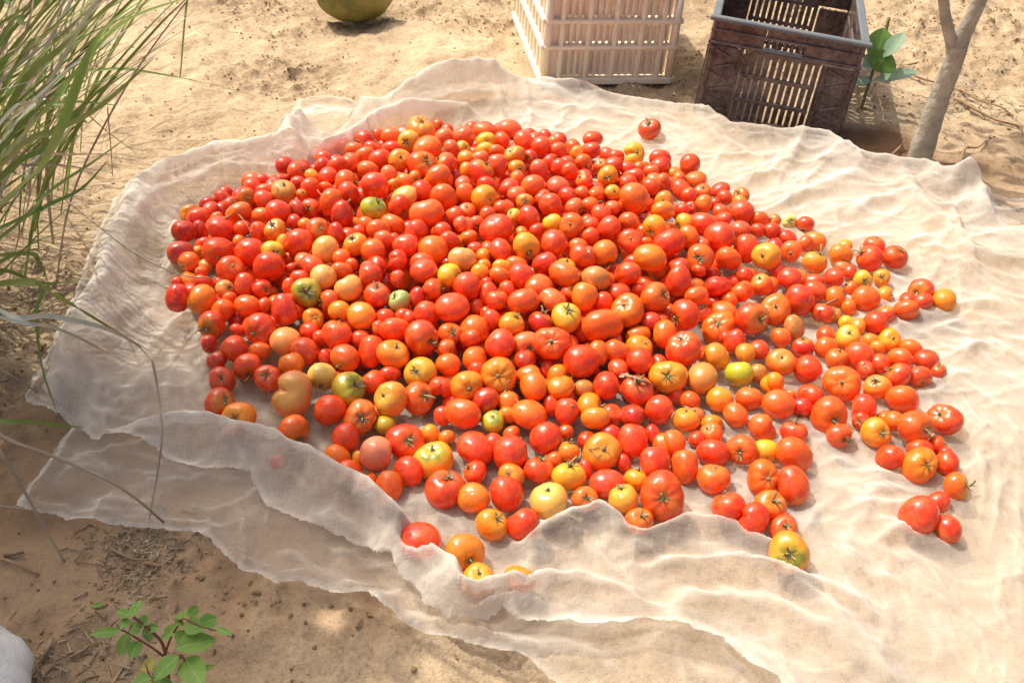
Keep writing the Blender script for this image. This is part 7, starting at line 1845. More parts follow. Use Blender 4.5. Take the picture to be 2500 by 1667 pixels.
def sheet(name, keep, zz, lay, ring, seed):
    """mesh of the kept grid cells, border vertices snapped onto the ring"""
    cells = keep[:-1, :-1] | keep[:-1, 1:] | keep[1:, 1:] | keep[1:, :-1]
    idx = np.arange(nx * ny).reshape(ny, nx)
    q = np.stack([idx[:-1, :-1], idx[:-1, 1:], idx[1:, 1:], idx[1:, :-1]], -1)[cells]
    used = np.unique(q); remap = -np.ones(nx * ny, int); remap[used] = np.arange(len(used))
    VX = cx.ravel()[used].copy(); VY = cy.ravel()[used].copy(); VZ = zz.ravel()[used].copy()
    outm = ~keep.ravel()[used]
    OX, OY = VX[outm], VY[outm]
    best = np.full(OX.shape, 1e9); bxp = OX.copy(); byp = OY.copy()
    for a, b in zip(ring[:-1], ring[1:]):
        dx, dy = b[0] - a[0], b[1] - a[1]; L = dx * dx + dy * dy + 1e-12
        t = np.clip(((OX - a[0]) * dx + (OY - a[1]) * dy) / L, 0, 1)
        qx, qy = a[0] + t * dx, a[1] + t * dy; d = np.hypot(OX - qx, OY - qy)
        m = d < best; best = np.where(m, d, best); bxp = np.where(m, qx, bxp); byp = np.where(m, qy, byp)
    near = best < .012
    fr = (fbm(bxp * 45, byp * 45, 2, seed) - .5) * .012 + (vnoise(bxp * 210, byp * 210, seed + 5) - .5) * .003
    VX[outm] = np.where(near, bxp + fr, OX); VY[outm] = np.where(near, byp + fr, OY)
    me = mesh_np(name, np.stack([VX, VY, VZ], -1), remap[q], NET)
    a = me.attributes.new('layers', 'FLOAT', 'POINT'); a.data.foreach_set('value', lay.ravel()[used].astype(np.float32))
    return me
# upper, folded-back layer
lay2 = .95 + np.clip((roll - .02) / .05, 0, 1.3) * .8 + pinch * 1.0 + np.exp(-(dD / .006) ** 2) * 1.2
z2 = z + .006
net = tag(link('gauze_net', sheet('gauze_net', dbl, z2, lay2, RING2, 77)), 'crumpled cream gauze net spread on the sand under the heap of tomatoes', 'net')
# sheer lower layer that shows round the fold
lowz = .004 + .30 * roll * np.clip(1 - dD / .25, 0, 1)
for k in range(520):
    pass
lw = np.zeros_like(cx); zkeep = z; z = lw; pinch = np.zeros(cx.shape)
for k in range(900):
    x0, y0 = RNG.uniform(-1.05, 1.3), RNG.uniform(.5, 3.0)
    a = RNG.uniform(0, 3.14); L = RNG.uniform(.05, .26); bend = RNG.normal(0, .2)
    crease([[x0 + math.cos(a + bend * s) * L * s, y0 + math.sin(a + bend * s) * L * s] for s in np.linspace(-.5, .5, 5)], RNG.uniform(.002, .007), RNG.uniform(.004, .009))
for pts, h, w in NET_CREASES:
    crease([list(p) for p in spline([[p[0], p[1], 0] for p in pts], 5)], h * .8, w)
lw = z + f1[::-1, ::-1] * .004 + f2[::-1, ::-1] * .002; z = zkeep; pinch = np.maximum(pinch, f1[::-1, ::-1] ** 2 * .35)
edge_roll = .010 * np.exp(-((dd - .012) / .012) ** 2)
lowz = np.maximum(lowz + lw + edge_roll + (fbm(cx * 12, cy * 12, 3, 83) - .4).clip(0) * .03, .003)
lowz = np.where(dbl, np.minimum(lowz, z2 - .006), lowz); lowz = np.maximum(lowz, .002)
keep = inside & (~dbl | (dD < .05))
lay1 = .50 + np.exp(-(dd / .006) ** 2) * 1.6 + np.clip(lw / .006, 0, 1) * .15 + pinch * .9
m1 = link('lower_layer', sheet('lower_layer', keep, lowz, lay1, RING, 78), net)
def net_z(x, y):
    i = int(round((x - bx0) / step)); j = int(round((y - by0) / step))
    return float(z[min(max(j, 0), ny - 1), min(max(i, 0), nx - 1)]) + .009
# hem tape along the far edge of the sheet
hem = Bag()
hp = [ground_pt(x, y, .012) for x, y in ((2396, 470), (2408, 505), (2420, 535), (2436, 552), (2480, 552), (2540, 556))]
hem.tube([Vector((p[0], p[1], net_z(p[0], p[1]) + .006)) for p in spline(hp, 6)], .0035, 6)
hem.build('hem', NET, net)
hl = hem.v and net.children[-1].data
la = hl.attributes.new('layers', 'FLOAT', 'POINT'); la.data.foreach_set('value', [3.0] * len(hl.vertices))

# ------------------------------------------------------------------ tomatoes
def tomato_verts(kind, seed, nu, nv):
    rg = np.random.default_rng(seed)
    th = np.linspace(0, math.pi, nv + 1)[1:-1]; ph = np.arange(nu) * 2 * math.pi / nu
    T, P = np.meshgrid(th, ph, indexing='ij')
    T = np.concatenate([[[0.0] * 1], T.reshape(-1, 1), [[math.pi]]])[:, 0]
    P = np.concatenate([[0.0], np.tile(ph, len(th)), [0.0]])
    r = np.ones_like(T)
    a1, a2, a3 = rg.uniform(0, 6.28, 3)
    r += .045 * np.sin(T) * np.cos(P + a1) + .05 * np.sin(T) ** 2 * np.cos(2 * P + a2) + .028 * np.sin(T) ** 2 * np.cos(3 * P + a3) + .02 * np.sin(2 * T) * np.cos(2 * P + a3)
    top = np.exp(-(T / .42) ** 2); bot = np.exp(-((math.pi - T) / .35) ** 2)
    dip, dipb = .14, .03
    if kind in (2, 3):
        n = int(rg.integers(5, 8)) if kind == 2 else int(rg.integers(6, 10))
        amp = .05 if kind == 2 else .10
        jit = rg.uniform(0, 6.28)
        wob = .35 * np.sin(P + jit) + .25 * np.sin(2 * P + jit * 2)
        lob = 1 - np.abs(np.sin((n * P + wob * 2) / 2)) ** .7
        fade = np.clip(1.15 - T / 1.9, .12, 1) + .5 * bot
        r -= amp * lob * fade * np.sin(np.clip(T * 1.3 + .35, 0, math.pi / 2)) 
        dip = .24
    if kind == 3:
        r += .07 * np.sin(T) ** 2 * np.cos(2 * P + a1)
    if kind == 5:
        r -= .34 * np.exp(-((np.angle(np.exp(1j * (P - a1)))) / .36) ** 2) * np.sin(T) ** .5
        r += .06 * np.sin(T) * np.cos(2 * (P - a1) + math.pi)
        dip = .18
    if kind == 1: dip = .2
    x = r * np.sin(T) * np.cos(P); y = r * np.sin(T) * np.sin(P); zz = r * np.cos(T)
    zz = zz - dip * top + dipb * bot
    if kind == 4:
        zz *= 1.0; s = 1 + .12 * np.cos(T); x *= s; y *= s
    V = np.stack([x, y, zz], -1)
    F = []
    nr = len(th)
    for k in range(nu):
        k2 = (k + 1) % nu
        F.append((0, 1 + k, 1 + k2, 1 + k2))
        for i in range(nr - 1):
            F.append((1 + i * nu + k, 1 + (i + 1) * nu + k, 1 + (i + 1) * nu + k2, 1 + i * nu + k2))
        F.append((1 + (nr - 1) * nu + k, len(V) - 1, 1 + (nr - 1) * nu + k2, 1 + (nr - 1) * nu + k2))
    return V, F, (1 - dip)
def tris(F):
    o = []
    for a, b, c, d in F:
        o.append((a, b, c))
        if d != c: o.append((a, c, d))
    return np.array(o)
PROTO = {}
for kind in range(6):
    for var in range(4):
        V, F, topz = tomato_verts(kind, kind * 10 + var, 30, 20)
        PROTO[kind, var] = (mesh_np('tomato_skin', V, tris(F), SKIN), V, tris(F), topz)
def calyx_bag(seed, stalk):
    rg = np.random.default_rng(seed); b = Bag()
    n = int(rg.integers(5, 7))
    for k in range(0 if seed in (6, 7) else n):
        if rg.random() < .18: continue
        a = 6.283 * k / n + rg.normal(0, .30); L = rg.uniform(.18, .42); w = rg.uniform(.05, .085)
        lift = rg.uniform(.04, .34); curl = rg.uniform(-.16, .22); tw = rg.normal(0, .55)
        V = []
        m = 5
        for i in range(m + 1):
            t = i / m; rad = .05 + L * t; ww = w * (1 - t) ** .7 * (1 if i else .8) + .004
            zz = .02 + lift * t * (1 - .3 * t) + curl * t * t
            aa = a + tw * t * .6
            cxx, cyy = rad * math.cos(aa), rad * math.sin(aa)
            V += [(cxx - ww * math.sin(aa), cyy + ww * math.cos(aa), zz + .02), (cxx, cyy, zz), (cxx + ww * math.sin(aa), cyy - ww * math.cos(aa), zz + .02)]
        F = []
        for i in range(m):
            F += [(3 * i, 3 * i + 1, 3 * i + 4, 3 * i + 3), (3 * i + 1, 3 * i + 2, 3 * i + 5, 3 * i + 4)]
        b.add(V, F)
    b.tube([(0, 0, -.05), (0, 0, .03), (.01, 0, .06)], [.17, .13, .05] if seed in (6, 7) else [.10, .085, .045], 9)
    h = rg.uniform(.30, .55) if stalk else rg.uniform(.08, .20)
    a = rg.uniform(0, 6.28); le = rg.uniform(.5, 1.1) * h
    pts = [(le * math.cos(a) * t * t, le * math.sin(a) * t * t, .06 + h * t) for t in (0, .35, .7, 1)]
    b.tube(pts, [.062, .045, .042, .058], 7)
    return b
CAL = {}
for s in range(8):
    st = s >= 5
    b = calyx_bag(s + 3, st)
    CAL[s] = (b.mesh('calyx', CALYX), np.array([tuple(p) for p in b.v]), b.f)
def place_matrix(pos, r, sz, axv, spin):
    qd = Vector(axv).to_track_quat('Z', 'Y') @ Quaternion((0, 0, 1), spin)
    return Matrix.Translation(Vector(pos)) @ qd.to_matrix().to_4x4() @ Matrix.Diagonal((r, r, r * sz, 1))
GROUP = 'tomatoes heaped on the gauze net'
for i, (pos, r, sz, axv, kind, col, sh, cal, lab) in enumerate(TOMATOES):
    var = i % 4
    me, V, F, topz = PROTO[kind, var]
    o = link('tomato', me)
    o.matrix_world = place_matrix(pos, r, sz, axv, random.uniform(0, 6.28))
    o.color = (*col, 1)
    o['shoulder'] = float(sh)
    tag(o, lab, 'tomato', GROUP)
    if cal:
        k = random.randint(0, 4) if cal == 1 else random.randint(5, 7)
        c = link('calyx', CAL[k][0], o)
        c.matrix_parent_inverse = Matrix.Identity(4)
        rel = .037 / r
        rel = min(max(rel, .7), 1.25) * random.uniform(.85, 1.15)
        c.matrix_local = Matrix.Translation((0, 0, topz - .02)) @ Matrix.Diagonal((rel, rel, rel / sz, 1))
# the smaller, half-hidden ones of the heap
HV = []; HF = []; HC = []; HL = []; HS = []; HM = []
nvt = 0
low = {}
for kind in range(6):
    V, F, topz = tomato_verts(kind, kind * 10, 20, 13); low[kind] = (V, tris(F), topz)
for i, (pos, r, sz, axv, kind, col, sh, cal) in enumerate(REST):
    V, F, topz = low[kind]
    Mx = np.array(place_matrix(pos, r, sz, axv, random.uniform(0, 6.28)))
    W = V @ Mx[:3, :3].T + Mx[:3, 3]
    HV.append(W); HF.append(F + nvt); nvt += len(V)
    HC.append(np.tile([*col, 1], (len(V), 1))); HL.append(V + i * 3.7 * np.array([1, 1, 0])); HS.append(np.full(len(V), sh)); HM.append(np.zeros(len(F), int))
    if cal:
        s = random.randint(0, 4); cv = CAL[s][1]; rel = min(max(.034 / r, .8), 1.35)
        cv2 = cv * np.array([rel, rel, rel / sz]) + np.array([0, 0, topz - .02])
        W = cv2 @ Mx[:3, :3].T + Mx[:3, 3]
        tf = []
        for f in CAL[s][2]:
            for q_ in range(1, len(f) - 1): tf.append((f[0], f[q_], f[q_ + 1]))
        HV.append(W); HF.append(np.array(tf) + nvt); nvt += len(cv)
        HC.append(np.ones((len(cv), 4))); HL.append(cv); HS.append(np.zeros(len(cv))); HM.append(np.ones(len(tf), int))
me = mesh_np('tomato_heap', np.concatenate(HV), np.concatenate(HF), SKINV)
me.materials.append(CALYX)
me.polygons.foreach_set('material_index', np.concatenate(HM).astype(np.int32))
a = me.attributes.new('skin', 'FLOAT_COLOR', 'POINT'); a.data.foreach_set('color', np.concatenate(HC).astype(np.float32).ravel())
a = me.attributes.new('loc', 'FLOAT_VECTOR', 'POINT'); a.data.foreach_set('vector', np.concatenate(HL).astype(np.float32).ravel())
a = me.attributes.new('shoulder', 'FLOAT', 'POINT'); a.data.foreach_set('value', np.concatenate(HS).astype(np.float32))
tag(link('tomato_heap', me), 'smaller tomatoes mostly hidden between the others in the heap', group=GROUP, kind='stuff')

# vine bits on the heap
for lab, branches, rad in STALKS:
    b = Bag()
    for bi, br in enumerate(branches):
        sp = spline(br, 5); n = len(sp)
        b.tube(sp, [rad * (1.15 if bi == 0 else .8) * (1 - .35 * k / n) * random.uniform(.88, 1.12) for k in range(n)], 6)
    dry = 'green' not in lab
    o = b.build('vine_stalk', STALKDRY if dry else STALK)
    tag(o, lab, 'stalk', 'vine stalks and tendrils among the tomatoes')
    if 'withered leaf' in lab:
        lb = Bag()
        c = Vector(branches[0][0])
        for k in range(5):
            a = random.uniform(0, 6.28); d = Vector((math.cos(a), math.sin(a), random.uniform(0, .5))) * random.uniform(.014, .024)
            s = Vector((-math.sin(a), math.cos(a), random.uniform(-.5, .5))) * .005
            lb.add([c - s, c + s, c + d * .6 + s * 1.3 + Vector((0, 0, .004)), c + d * .6 - s * 1.3, c + d], [(0, 1, 2, 3), (3, 2, 4)])
        lb.build('withered_leaf', STALKDRY, o)

# ------------------------------------------------------------------ crates
BOXES = {}
def boxm(s, mat, bev=.0016):
    key = (tuple(round(v, 4) for v in s), mat.name, bev)
    if key not in BOXES:
        bm = bmesh.new(); bmesh.ops.create_cube(bm, size=1)
        bmesh.ops.scale(bm, vec=s, verts=bm.verts)
        if bev: bmesh.ops.bevel(bm, geom=bm.edges[:], offset=min(bev, min(s) * .3), segments=1, affect='EDGES')
        me = bpy.data.meshes.new('bar'); bm.to_mesh(me); bm.free(); me.materials.append(mat)
        BOXES[key] = me
    return BOXES[key]
def bar(name, parent, c, s, mat, bev=.0016, rot=None):
    o = link(name, boxm(s, mat, bev), parent, c)
    if rot: o.rotation_euler = rot
    return o
def crate_empty(name, loc, yaw, pit, rol):
    e = empty(name)
    Rz = Matrix.Rotation(yaw, 3, 'Z'); Rx = Matrix.Rotation(pit, 3, 'X'); Ry = Matrix.Rotation(rol, 3, 'Y')
    e.matrix_world = Matrix.Translation(loc) @ (Rz @ Rx @ Ry).to_4x4()
    return e

def front0(dx): return dx == 1
def white_crate():
    W, D, H = .40, .56, .32
    e = crate_empty('produce_crate', (.058, 2.775, .004), .165, -.02, .030)
    tag(e, 'dusty off-white slatted plastic crate standing on sand behind the net', 'crate', 'plastic crates behind the net')
    m = WHITEP
    t = .010; pr = .016           # skin recess and rib projection
    levels = [.008, .110, .186, .262, H - .010]
    bar('base_panel', e, (W / 2, D / 2, .006), (W - .02, D - .02, .008), m)
    # walls: frame = (origin, along, outward, length)
    for (ox, oy, dx, dy, nx_, ny_, L, nv, npan) in ((0, 0, 1, 0, 0, -1, W, 5, 4), (W, 0, 0, 1, 1, 0, D, 9, 0), (0, D, 1, 0, 0, 1, W, 5, 4), (0, 0, 0, 1, -1, 0, D, 9, 0)):
        def P(s, out, zz): return (ox + dx * s - nx_ * .018 + nx_ * out, oy + dy * s - ny_ * .018 + ny_ * out, zz)
        def S(l, th, h): return (l, th, h) if dx else (th, l, h)
        for k, lv in enumerate(levels):
            hh = .016 if k not in (0, 4) else .02
            bar('rail', e, P(L / 2, .007, lv), S(L - .006, .026 if front0(dx) else .036, .012 if front0(dx) and 0 < k < 4 else hh), m, .003)
        front = dx == 1
        xs = [.052, .130, .208, .286, .348] if front else [.05 + i * (L - .1) / 8 for i in range(9)]
        for s in xs:
            bar('rib', e, P(s, .004, H / 2), S(.014 if front else .020, .026 if front else .026, H - .024), m, .003)
        # slats between the ribs
        edges = [.045] + xs + [L - .03] if not front else xs + [L - .012]
        for a, b_ in zip(edges[:-1], edges[1:]):
            n = 3 if b_ - a < .07 else 4
            if not front: n = 1
            for q_ in range(n):
                s = a + (b_ - a) * (q_ + .5) / n
                bar('slat', e, P(s, -.004 if front else -.006, H / 2 + .004), S((b_ - a) / n * (.58 if front else .5), .006, H - .03), m, .0012)
        if front:
            for lo, hi in ((levels[0], levels[1]), (levels[1], levels[2]), (levels[2], levels[3])):
                bar('backing_panel', e, P((.052 + L - .03) / 2, -.0095, (lo + hi) / 2), S(L - .085, .003, hi - lo - .02), m, .0008)
            bar('corner_panel', e, P(.027, -.004, H / 2), S(.044, .008, H - .02), m, .002)
    for x, y in ((.012, .012), (W - .012, .012), (.012, D - .012), (W - .012, D - .012)):
        b = Bag(); b.tube([(x, y, .004), (x, y, H - .004)], .0125, 12)
        b.build('corner_post', m, e)
white_crate()

def black_crate():
    W, D, H = .402, .53, .288
    e = crate_empty('produce_crate', (.487, 2.627, -.008), -.212, -.06, .068)
    tag(e, 'dusty black plastic crate with skylit-grey rim tilted on shade-darkened soil by the tree', 'crate', 'plastic crates behind the net')
    m = BLACKP; t = .006
    for k in range(14):
        bar('floor_slat', e, (.02 + (W - .04) * (k + .5) / 14, D / 2, .012), (.018, D - .02, .006), m, .001)
    for k in range(4):
        bar('floor_rib', e, (W / 2, .05 + (D - .1) * k / 3, .0065), (W - .02, .012, .005), m, .001)
    for (ox, oy, dx, dy, nx_, ny_, L) in ((0, 0, 1, 0, 0, -1, W), (W, 0, 0, 1, 1, 0, D), (0, D, 1, 0, 0, 1, W), (0, 0, 0, 1, -1, 0, D)):
        def P(s, out, zz): return (ox + dx * s - nx_ * .008 + nx_ * out, oy + dy * s - ny_ * .008 + ny_ * out, zz)
        def S(l, th, h): return (l, th, h) if dx else (th, l, h)
        pad = 0 if dx else -.05
        c0, c1 = .098 * L / W, L - .098 * L / W
        # side fields
        for a, b_ in ((.0, c0), (c1, L)):
            bar('corner_panel', e, P((a + b_) / 2, 0, .105), S(b_ - a - .004, t, .205), m)
            for k in range(6):
                bar('stiffener', e, P((a + b_) / 2 + .004 * (-1) ** k, .005, .03 + .032 * k), S((b_ - a) * .55, .007, .006), m, .001, (0, (.35 if k % 2 else -.35), 0) if dx else ((.35 if k % 2 else -.35), 0, 0))
            for s in (a + .012, b_ - .006):
                bar('rib', e, P(s, .005, .105), S(.007, .012, .205), m, .001)
        zl = [.006, .074, .142, .210]
        for zz in zl:
            bar('rail', e, P(L / 2, .003, zz), S(c1 - c0 - .004, .011, .010), m, .001)
        n = 11
        for k in range(n):
            s = c0 + (c1 - c0) * (k + .5) / n
            bar('slat', e, P(s, -.001, .108), S((c1 - c0) / n * .70, .005, .20), m, .0008)
        # upper band with a hand hole
        hx0, hx1 = L * .36, L * .62
        bar('band', e, P(hx0 / 2, 0, .2475), S(hx0 - .004, t, .061), m)
        bar('band', e, P((hx1 + L) / 2, 0, .2475), S(L - hx1 - .004, t, .061), m)
        bar('band', e, P((hx0 + hx1) / 2, 0, .263), S(hx1 - hx0, t, .028), m)
        bar('handle_lip', e, P((hx0 + hx1) / 2, .005, .2215), S(hx1 - hx0, .016, .008), RIMLIT, .002)
        for k in range(5):
            bar('stiffener', e, P(hx0 + (hx1 - hx0) * (k + .5) / 5, 0, .237), S(.006, .006, .024), m, .0008)
        for zz, th in ((.218, .014), (.252, .013)):
            if zz < .22:
                bar('rail', e, P(hx0 / 2, .004, zz), S(hx0 - .006, th, .007), m, .001); bar('rail', e, P((hx1 + L) / 2, .004, zz), S(L - hx1 - .006, th, .007), m, .001)
            else:
                bar('rail', e, P(L / 2, .004, zz), S(L - .004, th, .006), m, .001)
        bar('rim', e, P(L / 2, .004, H - .006), S(L + .024 + pad, .022, .012), RIMLIT, .003)
    for x, y in ((.007, .007), (W - .007, .007), (.007, D - .007), (W - .007, D - .007)):
        bar('corner_post', e, (x, y, .14), (.013, .013, .272), m, .004)
black_crate()

# ------------------------------------------------------------------ melon
def melon():
    c = ground_pt(868, 34, 0); r = .108
    V, F, _ = tomato_verts(0, 77, 40, 26)
    ph = np.arctan2(V[:, 1], V[:, 0]); V = V * (1 + .018 * np.cos(9 * ph)[:, None] * np.sqrt(np.maximum(0, 1 - V[:, 2:3] ** 2)))
    o = link('melon', mesh_np('melon', V * np.array([r * 1.22, r, r * .86]), tris(F), MELON), None, (c[0], c[1], r * .78 - .012))
    o.rotation_euler = (.12, .10, .2)
    tag(o, 'round olive-green melon lying on the sand at the top of the scene', 'melon')
    b = Bag(); b.tube([(0, 0, r * .80), (.004, 0, r * .95), (.012, .004, r * 1.06)], [.008, .005, .006], 7)
    b.build('stem', STALKDRY, o)
melon()

# ------------------------------------------------------------------ trees
def tree_in_view():
    b0 = ground_pt(2243, 398, 0)
    root = empty('young_tree', (b0[0], b0[1], 0))
    tag(root, 'slender grey-barked young tree forking low, beside the black crate', 'tree')
    k = np.array([b0[0], b0[1], 0])
    # points by picture position on a plane facing the viewer through the foot
    def at(px, py):
        d = fwd + (px - 1250) / FOC * rgt - (py - 833.5) / FOC * upv
        t = (b0[1] - CAM[1]) / d[1]
        return CAM + d * t - k
    def dep(p): return (np.array(p) + k - CAM) @ fwd
    tr = [at(2232, 440), at(2245, 385), at(2275, 292), at(2308, 200), at(2330, 145), at(2338, 110)]
    rp = [34, 30, 26, 24, 23.5, 25]
    b = Bag(); sp = spline(tr, 6)
    rs = np.interp(np.linspace(0, 1, len(sp)), np.linspace(0, 1, len(rp)), rp)
    b.tube(sp, [r / FOC * dep(p) * (1 + .04 * random.uniform(-1, 1)) for r, p in zip(rs, sp)], 16)
    b.build('trunk', BARK, root)
    b = Bag(); br = [at(2334, 130), at(2352, 85), at(2380, 28), at(2400, -20), at(2440, -130), at(2470, -300), at(2480, -520)]
    br[-1][1] += .15
    sp = spline(br, 6); rs = np.interp(np.linspace(0, 1, len(sp)), np.linspace(0, 1, 7), [24, 20, 18, 17, 15, 13, 9])
    b.tube(sp, [r / FOC * dep(p) for r, p in zip(rs, sp)], 14)
    br1 = b.build('branch', BARK, root); end1 = sp[-1]
    b = Bag(); br = [at(2330, 130), at(2320, 92), at(2308, 40), at(2302, -10), at(2290, -120), at(2270, -290), at(2230, -500)]
    br[-1][1] += .1
    sp = spline(br, 6); rs = np.interp(np.linspace(0, 1, len(sp)), np.linspace(0, 1, 7), [17, 14.5, 13.5, 13, 12, 10, 7])
    b.tube(sp, [r / FOC * dep(p) for r, p in zip(rs, sp)], 12)
    b.build('branch', BARK, root); end2 = sp[-1]
    crown(root, [(np.array(end1) + [.25, .25, .25], .42, 260), (np.array(end2) + [.1, .35, .30], .36, 220)], 'crown')
def crown(root, blobs, name):
    b = Bag()
    for c, r, n in blobs:
        c = np.array(c)
        for k in range(n):
            d = RNG.normal(size=3); d /= np.linalg.norm(d); p = c + d * r * RNG.random() ** .45 * np.array([1, 1, .75])
            ax_ = Vector(RNG.normal(size=3)).normalized(); sd = ax_.orthogonal().normalized()
            L, w = RNG.uniform(.05, .10), RNG.uniform(.016, .03); P = Vector(p)
            b.add([P, P + ax_ * L * .5 + sd * w, P + ax_ * L, P + ax_ * L * .5 - sd * w], [(0, 1, 2, 3)])
        for k in range(7):
            d = RNG.normal(size=3); d[2] = abs(d[2]) * .6; d /= np.linalg.norm(d)
            b.tube([Vector(c - np.array([0, 0, r * .7])), Vector(c + d * r * .45), Vector(c + d * r * .9)], [.012, .007, .003], 5)
    return b.build(name, TREELEAF, root)
tree_in_view()

def shade_tree():
    root = empty('shrubby_tree', (-2.05, 1.75, 0))
    tag(root, 'leafy shrubby tree standing beyond the grass at the edge of the net', 'tree')
    b = Bag()
    b.tube([(0, 0, -.05), (.03, .02, .5), (-.02, .05, 1.0), (.05, .0, 1.45)], [.06, .05, .04, .025], 12)
    b.build('trunk', BARK, root)
    crown(root, [((.10, -.02, 1.72), .50, 2200), ((.60, .02, 1.78), .40, 1700), ((-.3, .3, 1.6), .45, 700), ((.05, -.40, 1.62), .42, 1900), ((.50, -.36, 1.66), .38, 1500)], 'crown')
shade_tree()

# ------------------------------------------------------------------ tall grass
def blade_bag(bag, pts, w, m=0, n=9, roll=0.0):
    sp = spline(pts, 5); k = len(sp)
    V = []
    for i, p in enumerate(sp):
        t = i / (k - 1); p = Vector(p)
        tg = (Vector(sp[min(i + 1, k - 1)]) - Vector(sp[max(i - 1, 0)])).normalized()
        s = tg.cross(Vector((math.sin(roll) * .8, math.cos(roll) * .3 - .6, .55))).normalized()
        nrm = s.cross(tg)
        ww = w * min(1, .55 + t * 2.5) * (1 - t ** 2.2) ** .8 + .0003
        V += [p - s * ww + nrm * ww * .35, p, p + s * ww + nrm * ww * .35]
    F = []
    for i in range(k - 1):
        F += [(3 * i, 3 * i + 1, 3 * i + 4, 3 * i + 3), (3 * i + 1, 3 * i + 2, 3 * i + 5, 3 * i + 4)]
    bag.add(V, F, m)
def at_z(px, py, zz): return ground_pt(px, py, zz)
def grass_clump():
    base = np.array([-1.30, 1.72, 0.0])
    root = empty('tall_grass', tuple(base))
    tag(root, 'clump of tall green grass with some dry stalks, leaning over the net edge', 'grass plant')
    # blades the photo shows one by one: picture path with heights
    paths = [
        ([(-160, 700, .25), (0, 505, .52), (120, 380, .66), (232, 108, .80), (360, -10, .88)], .0075, 0),
        ([(-150, 560, .30), (60, 330, .60), (170, 200, .70), (300, 60, .80), (465, -8, .86)], .0060, 0),
        ([(-170, 640, .30), (-20, 330, .62), (80, 250, .66), (180, 160, .70), (330, 60, .76)], .0048, 2),
        ([(-150, 700, .22), (10, 400, .50), (140, 320, .55), (250, 258, .58), (375, 143, .64)], .0050, 0),
        ([(-160, 480, .25), (30, 250, .52), (150, 120, .62), (250, 30, .70), (330, -40, .74)], .0052, 0),
        ([(-140, 420, .25), (30, 180, .55), (110, 90, .6), (180, 20, .66), (230, -40, .7)], .0052, 0),
        ([(-170, 600, .22), (10, 430, .40), (110, 360, .46), (210, 250, .52), (300, 178, .56)], .0045, 0),
        ([(-170, 640, .20), (30, 560, .36), (120, 470, .40), (230, 395, .44), (320, 330, .46)], .0042, 0),
        ([(-150, 500, .22), (0, 252, .42), (110, 256, .44), (190, 250, .44), (290, 258, .42)], .0050, 0),
        ([(200, 175, .40), (300, 170, .42), (400, 184, .40), (520, 208, .34), (625, 235, .26)], .0030, 0),
        ([(-160, 420, .2), (40, 300, .4), (150, 240, .44), (230, 205, .44), (290, 210, .42)], .0040, 2),
        ([(-160, 780, .20), (30, 690, .34), (100, 700, .34), (150, 730, .30), (210, 765, .24), (370, 860, .10)], .0048, 0),
        ([(-150, 740, .22), (0, 760, .36), (120, 772, .36), (250, 800, .32), (330, 840, .24), (370, 880, .16)], .0038, 2),
        ([(-160, 760, .2), (0, 775, .32), (130, 800, .30), (240, 850, .22), (290, 890, .12)], .0030, 2),
        ([(-140, 720, .18), (60, 690, .26), (90, 760, .24), (95, 840, .18), (110, 920, .10), (140, 1010, .03)], .0042, 0),
        ([(-140, 640, .16), (60, 620, .26), (95, 640, .26), (115, 680, .20), (125, 740, .12)], .0040, 0),
        ([(-160, 1000, .16), (0, 1028, .20), (80, 1030, .18), (150, 1040, .13), (205, 1042, .08)], .0034, 0),
        ([(-160, 620, .2), (40, 540, .34), (120, 500, .36), (200, 460, .36), (265, 390, .38)], .0036, 0),
        ([(-160, 560, .2), (0, 390, .40), (90, 375, .40), (180, 378, .36), (300, 375, .30)], .0030, 2),
        ([(-160, 520, .22), (0, 430, .38), (70, 405, .40), (150, 405, .38), (270, 420, .30)], .0030, 1),
        ([(-170, 690, .18), (0, 640, .26), (90, 590, .28), (170, 560, .28), (260, 500, .28)], .0036, 0),
        ([(-170, 680, .14), (0, 660, .20), (90, 690, .18), (160, 690, .16), (215, 680, .14)], .0034, 0),
        ([(-150, 330, .3), (-10, 120, .56), (60, 60, .62), (110, 20, .68), (150, -40, .7)], .0056, 0),
        ([(-150, 300, .3), (-20, 60, .56), (20, 10, .62), (60, -50, .66)], .0054, 0),
        ([(-150, 380, .24), (0, 215, .44), (40, 130, .52), (70, 60, .58), (85, -20, .62)], .0040, 1),
        ([(-150, 420, .24), (10, 200, .44), (90, 110, .52), (120, 60, .56), (170, -20, .6)], .0036, 1),
        ([(-150, 540, .2), (10, 500, .30), (80, 400, .36), (140, 330, .38), (190, 300, .4)], .0034, 2),
    ]
    for pts, w, m in paths:
        P = [at_z(*p) - base for p in pts]
        P = [np.array([RNG.uniform(-.10, .06), RNG.uniform(-.12, .14), -.02])] + P[1:] if pts[0][0] < 0 and pts[0][2] > .17 and pts[0][1] < 790 else P
        b = Bag(); blade_bag(b, P, w * 1.1, 0, roll=RNG.normal(0, .5))
        b.build('blade', [(BLADE, BLADEDRY, BLADEPALE)[m]], root)
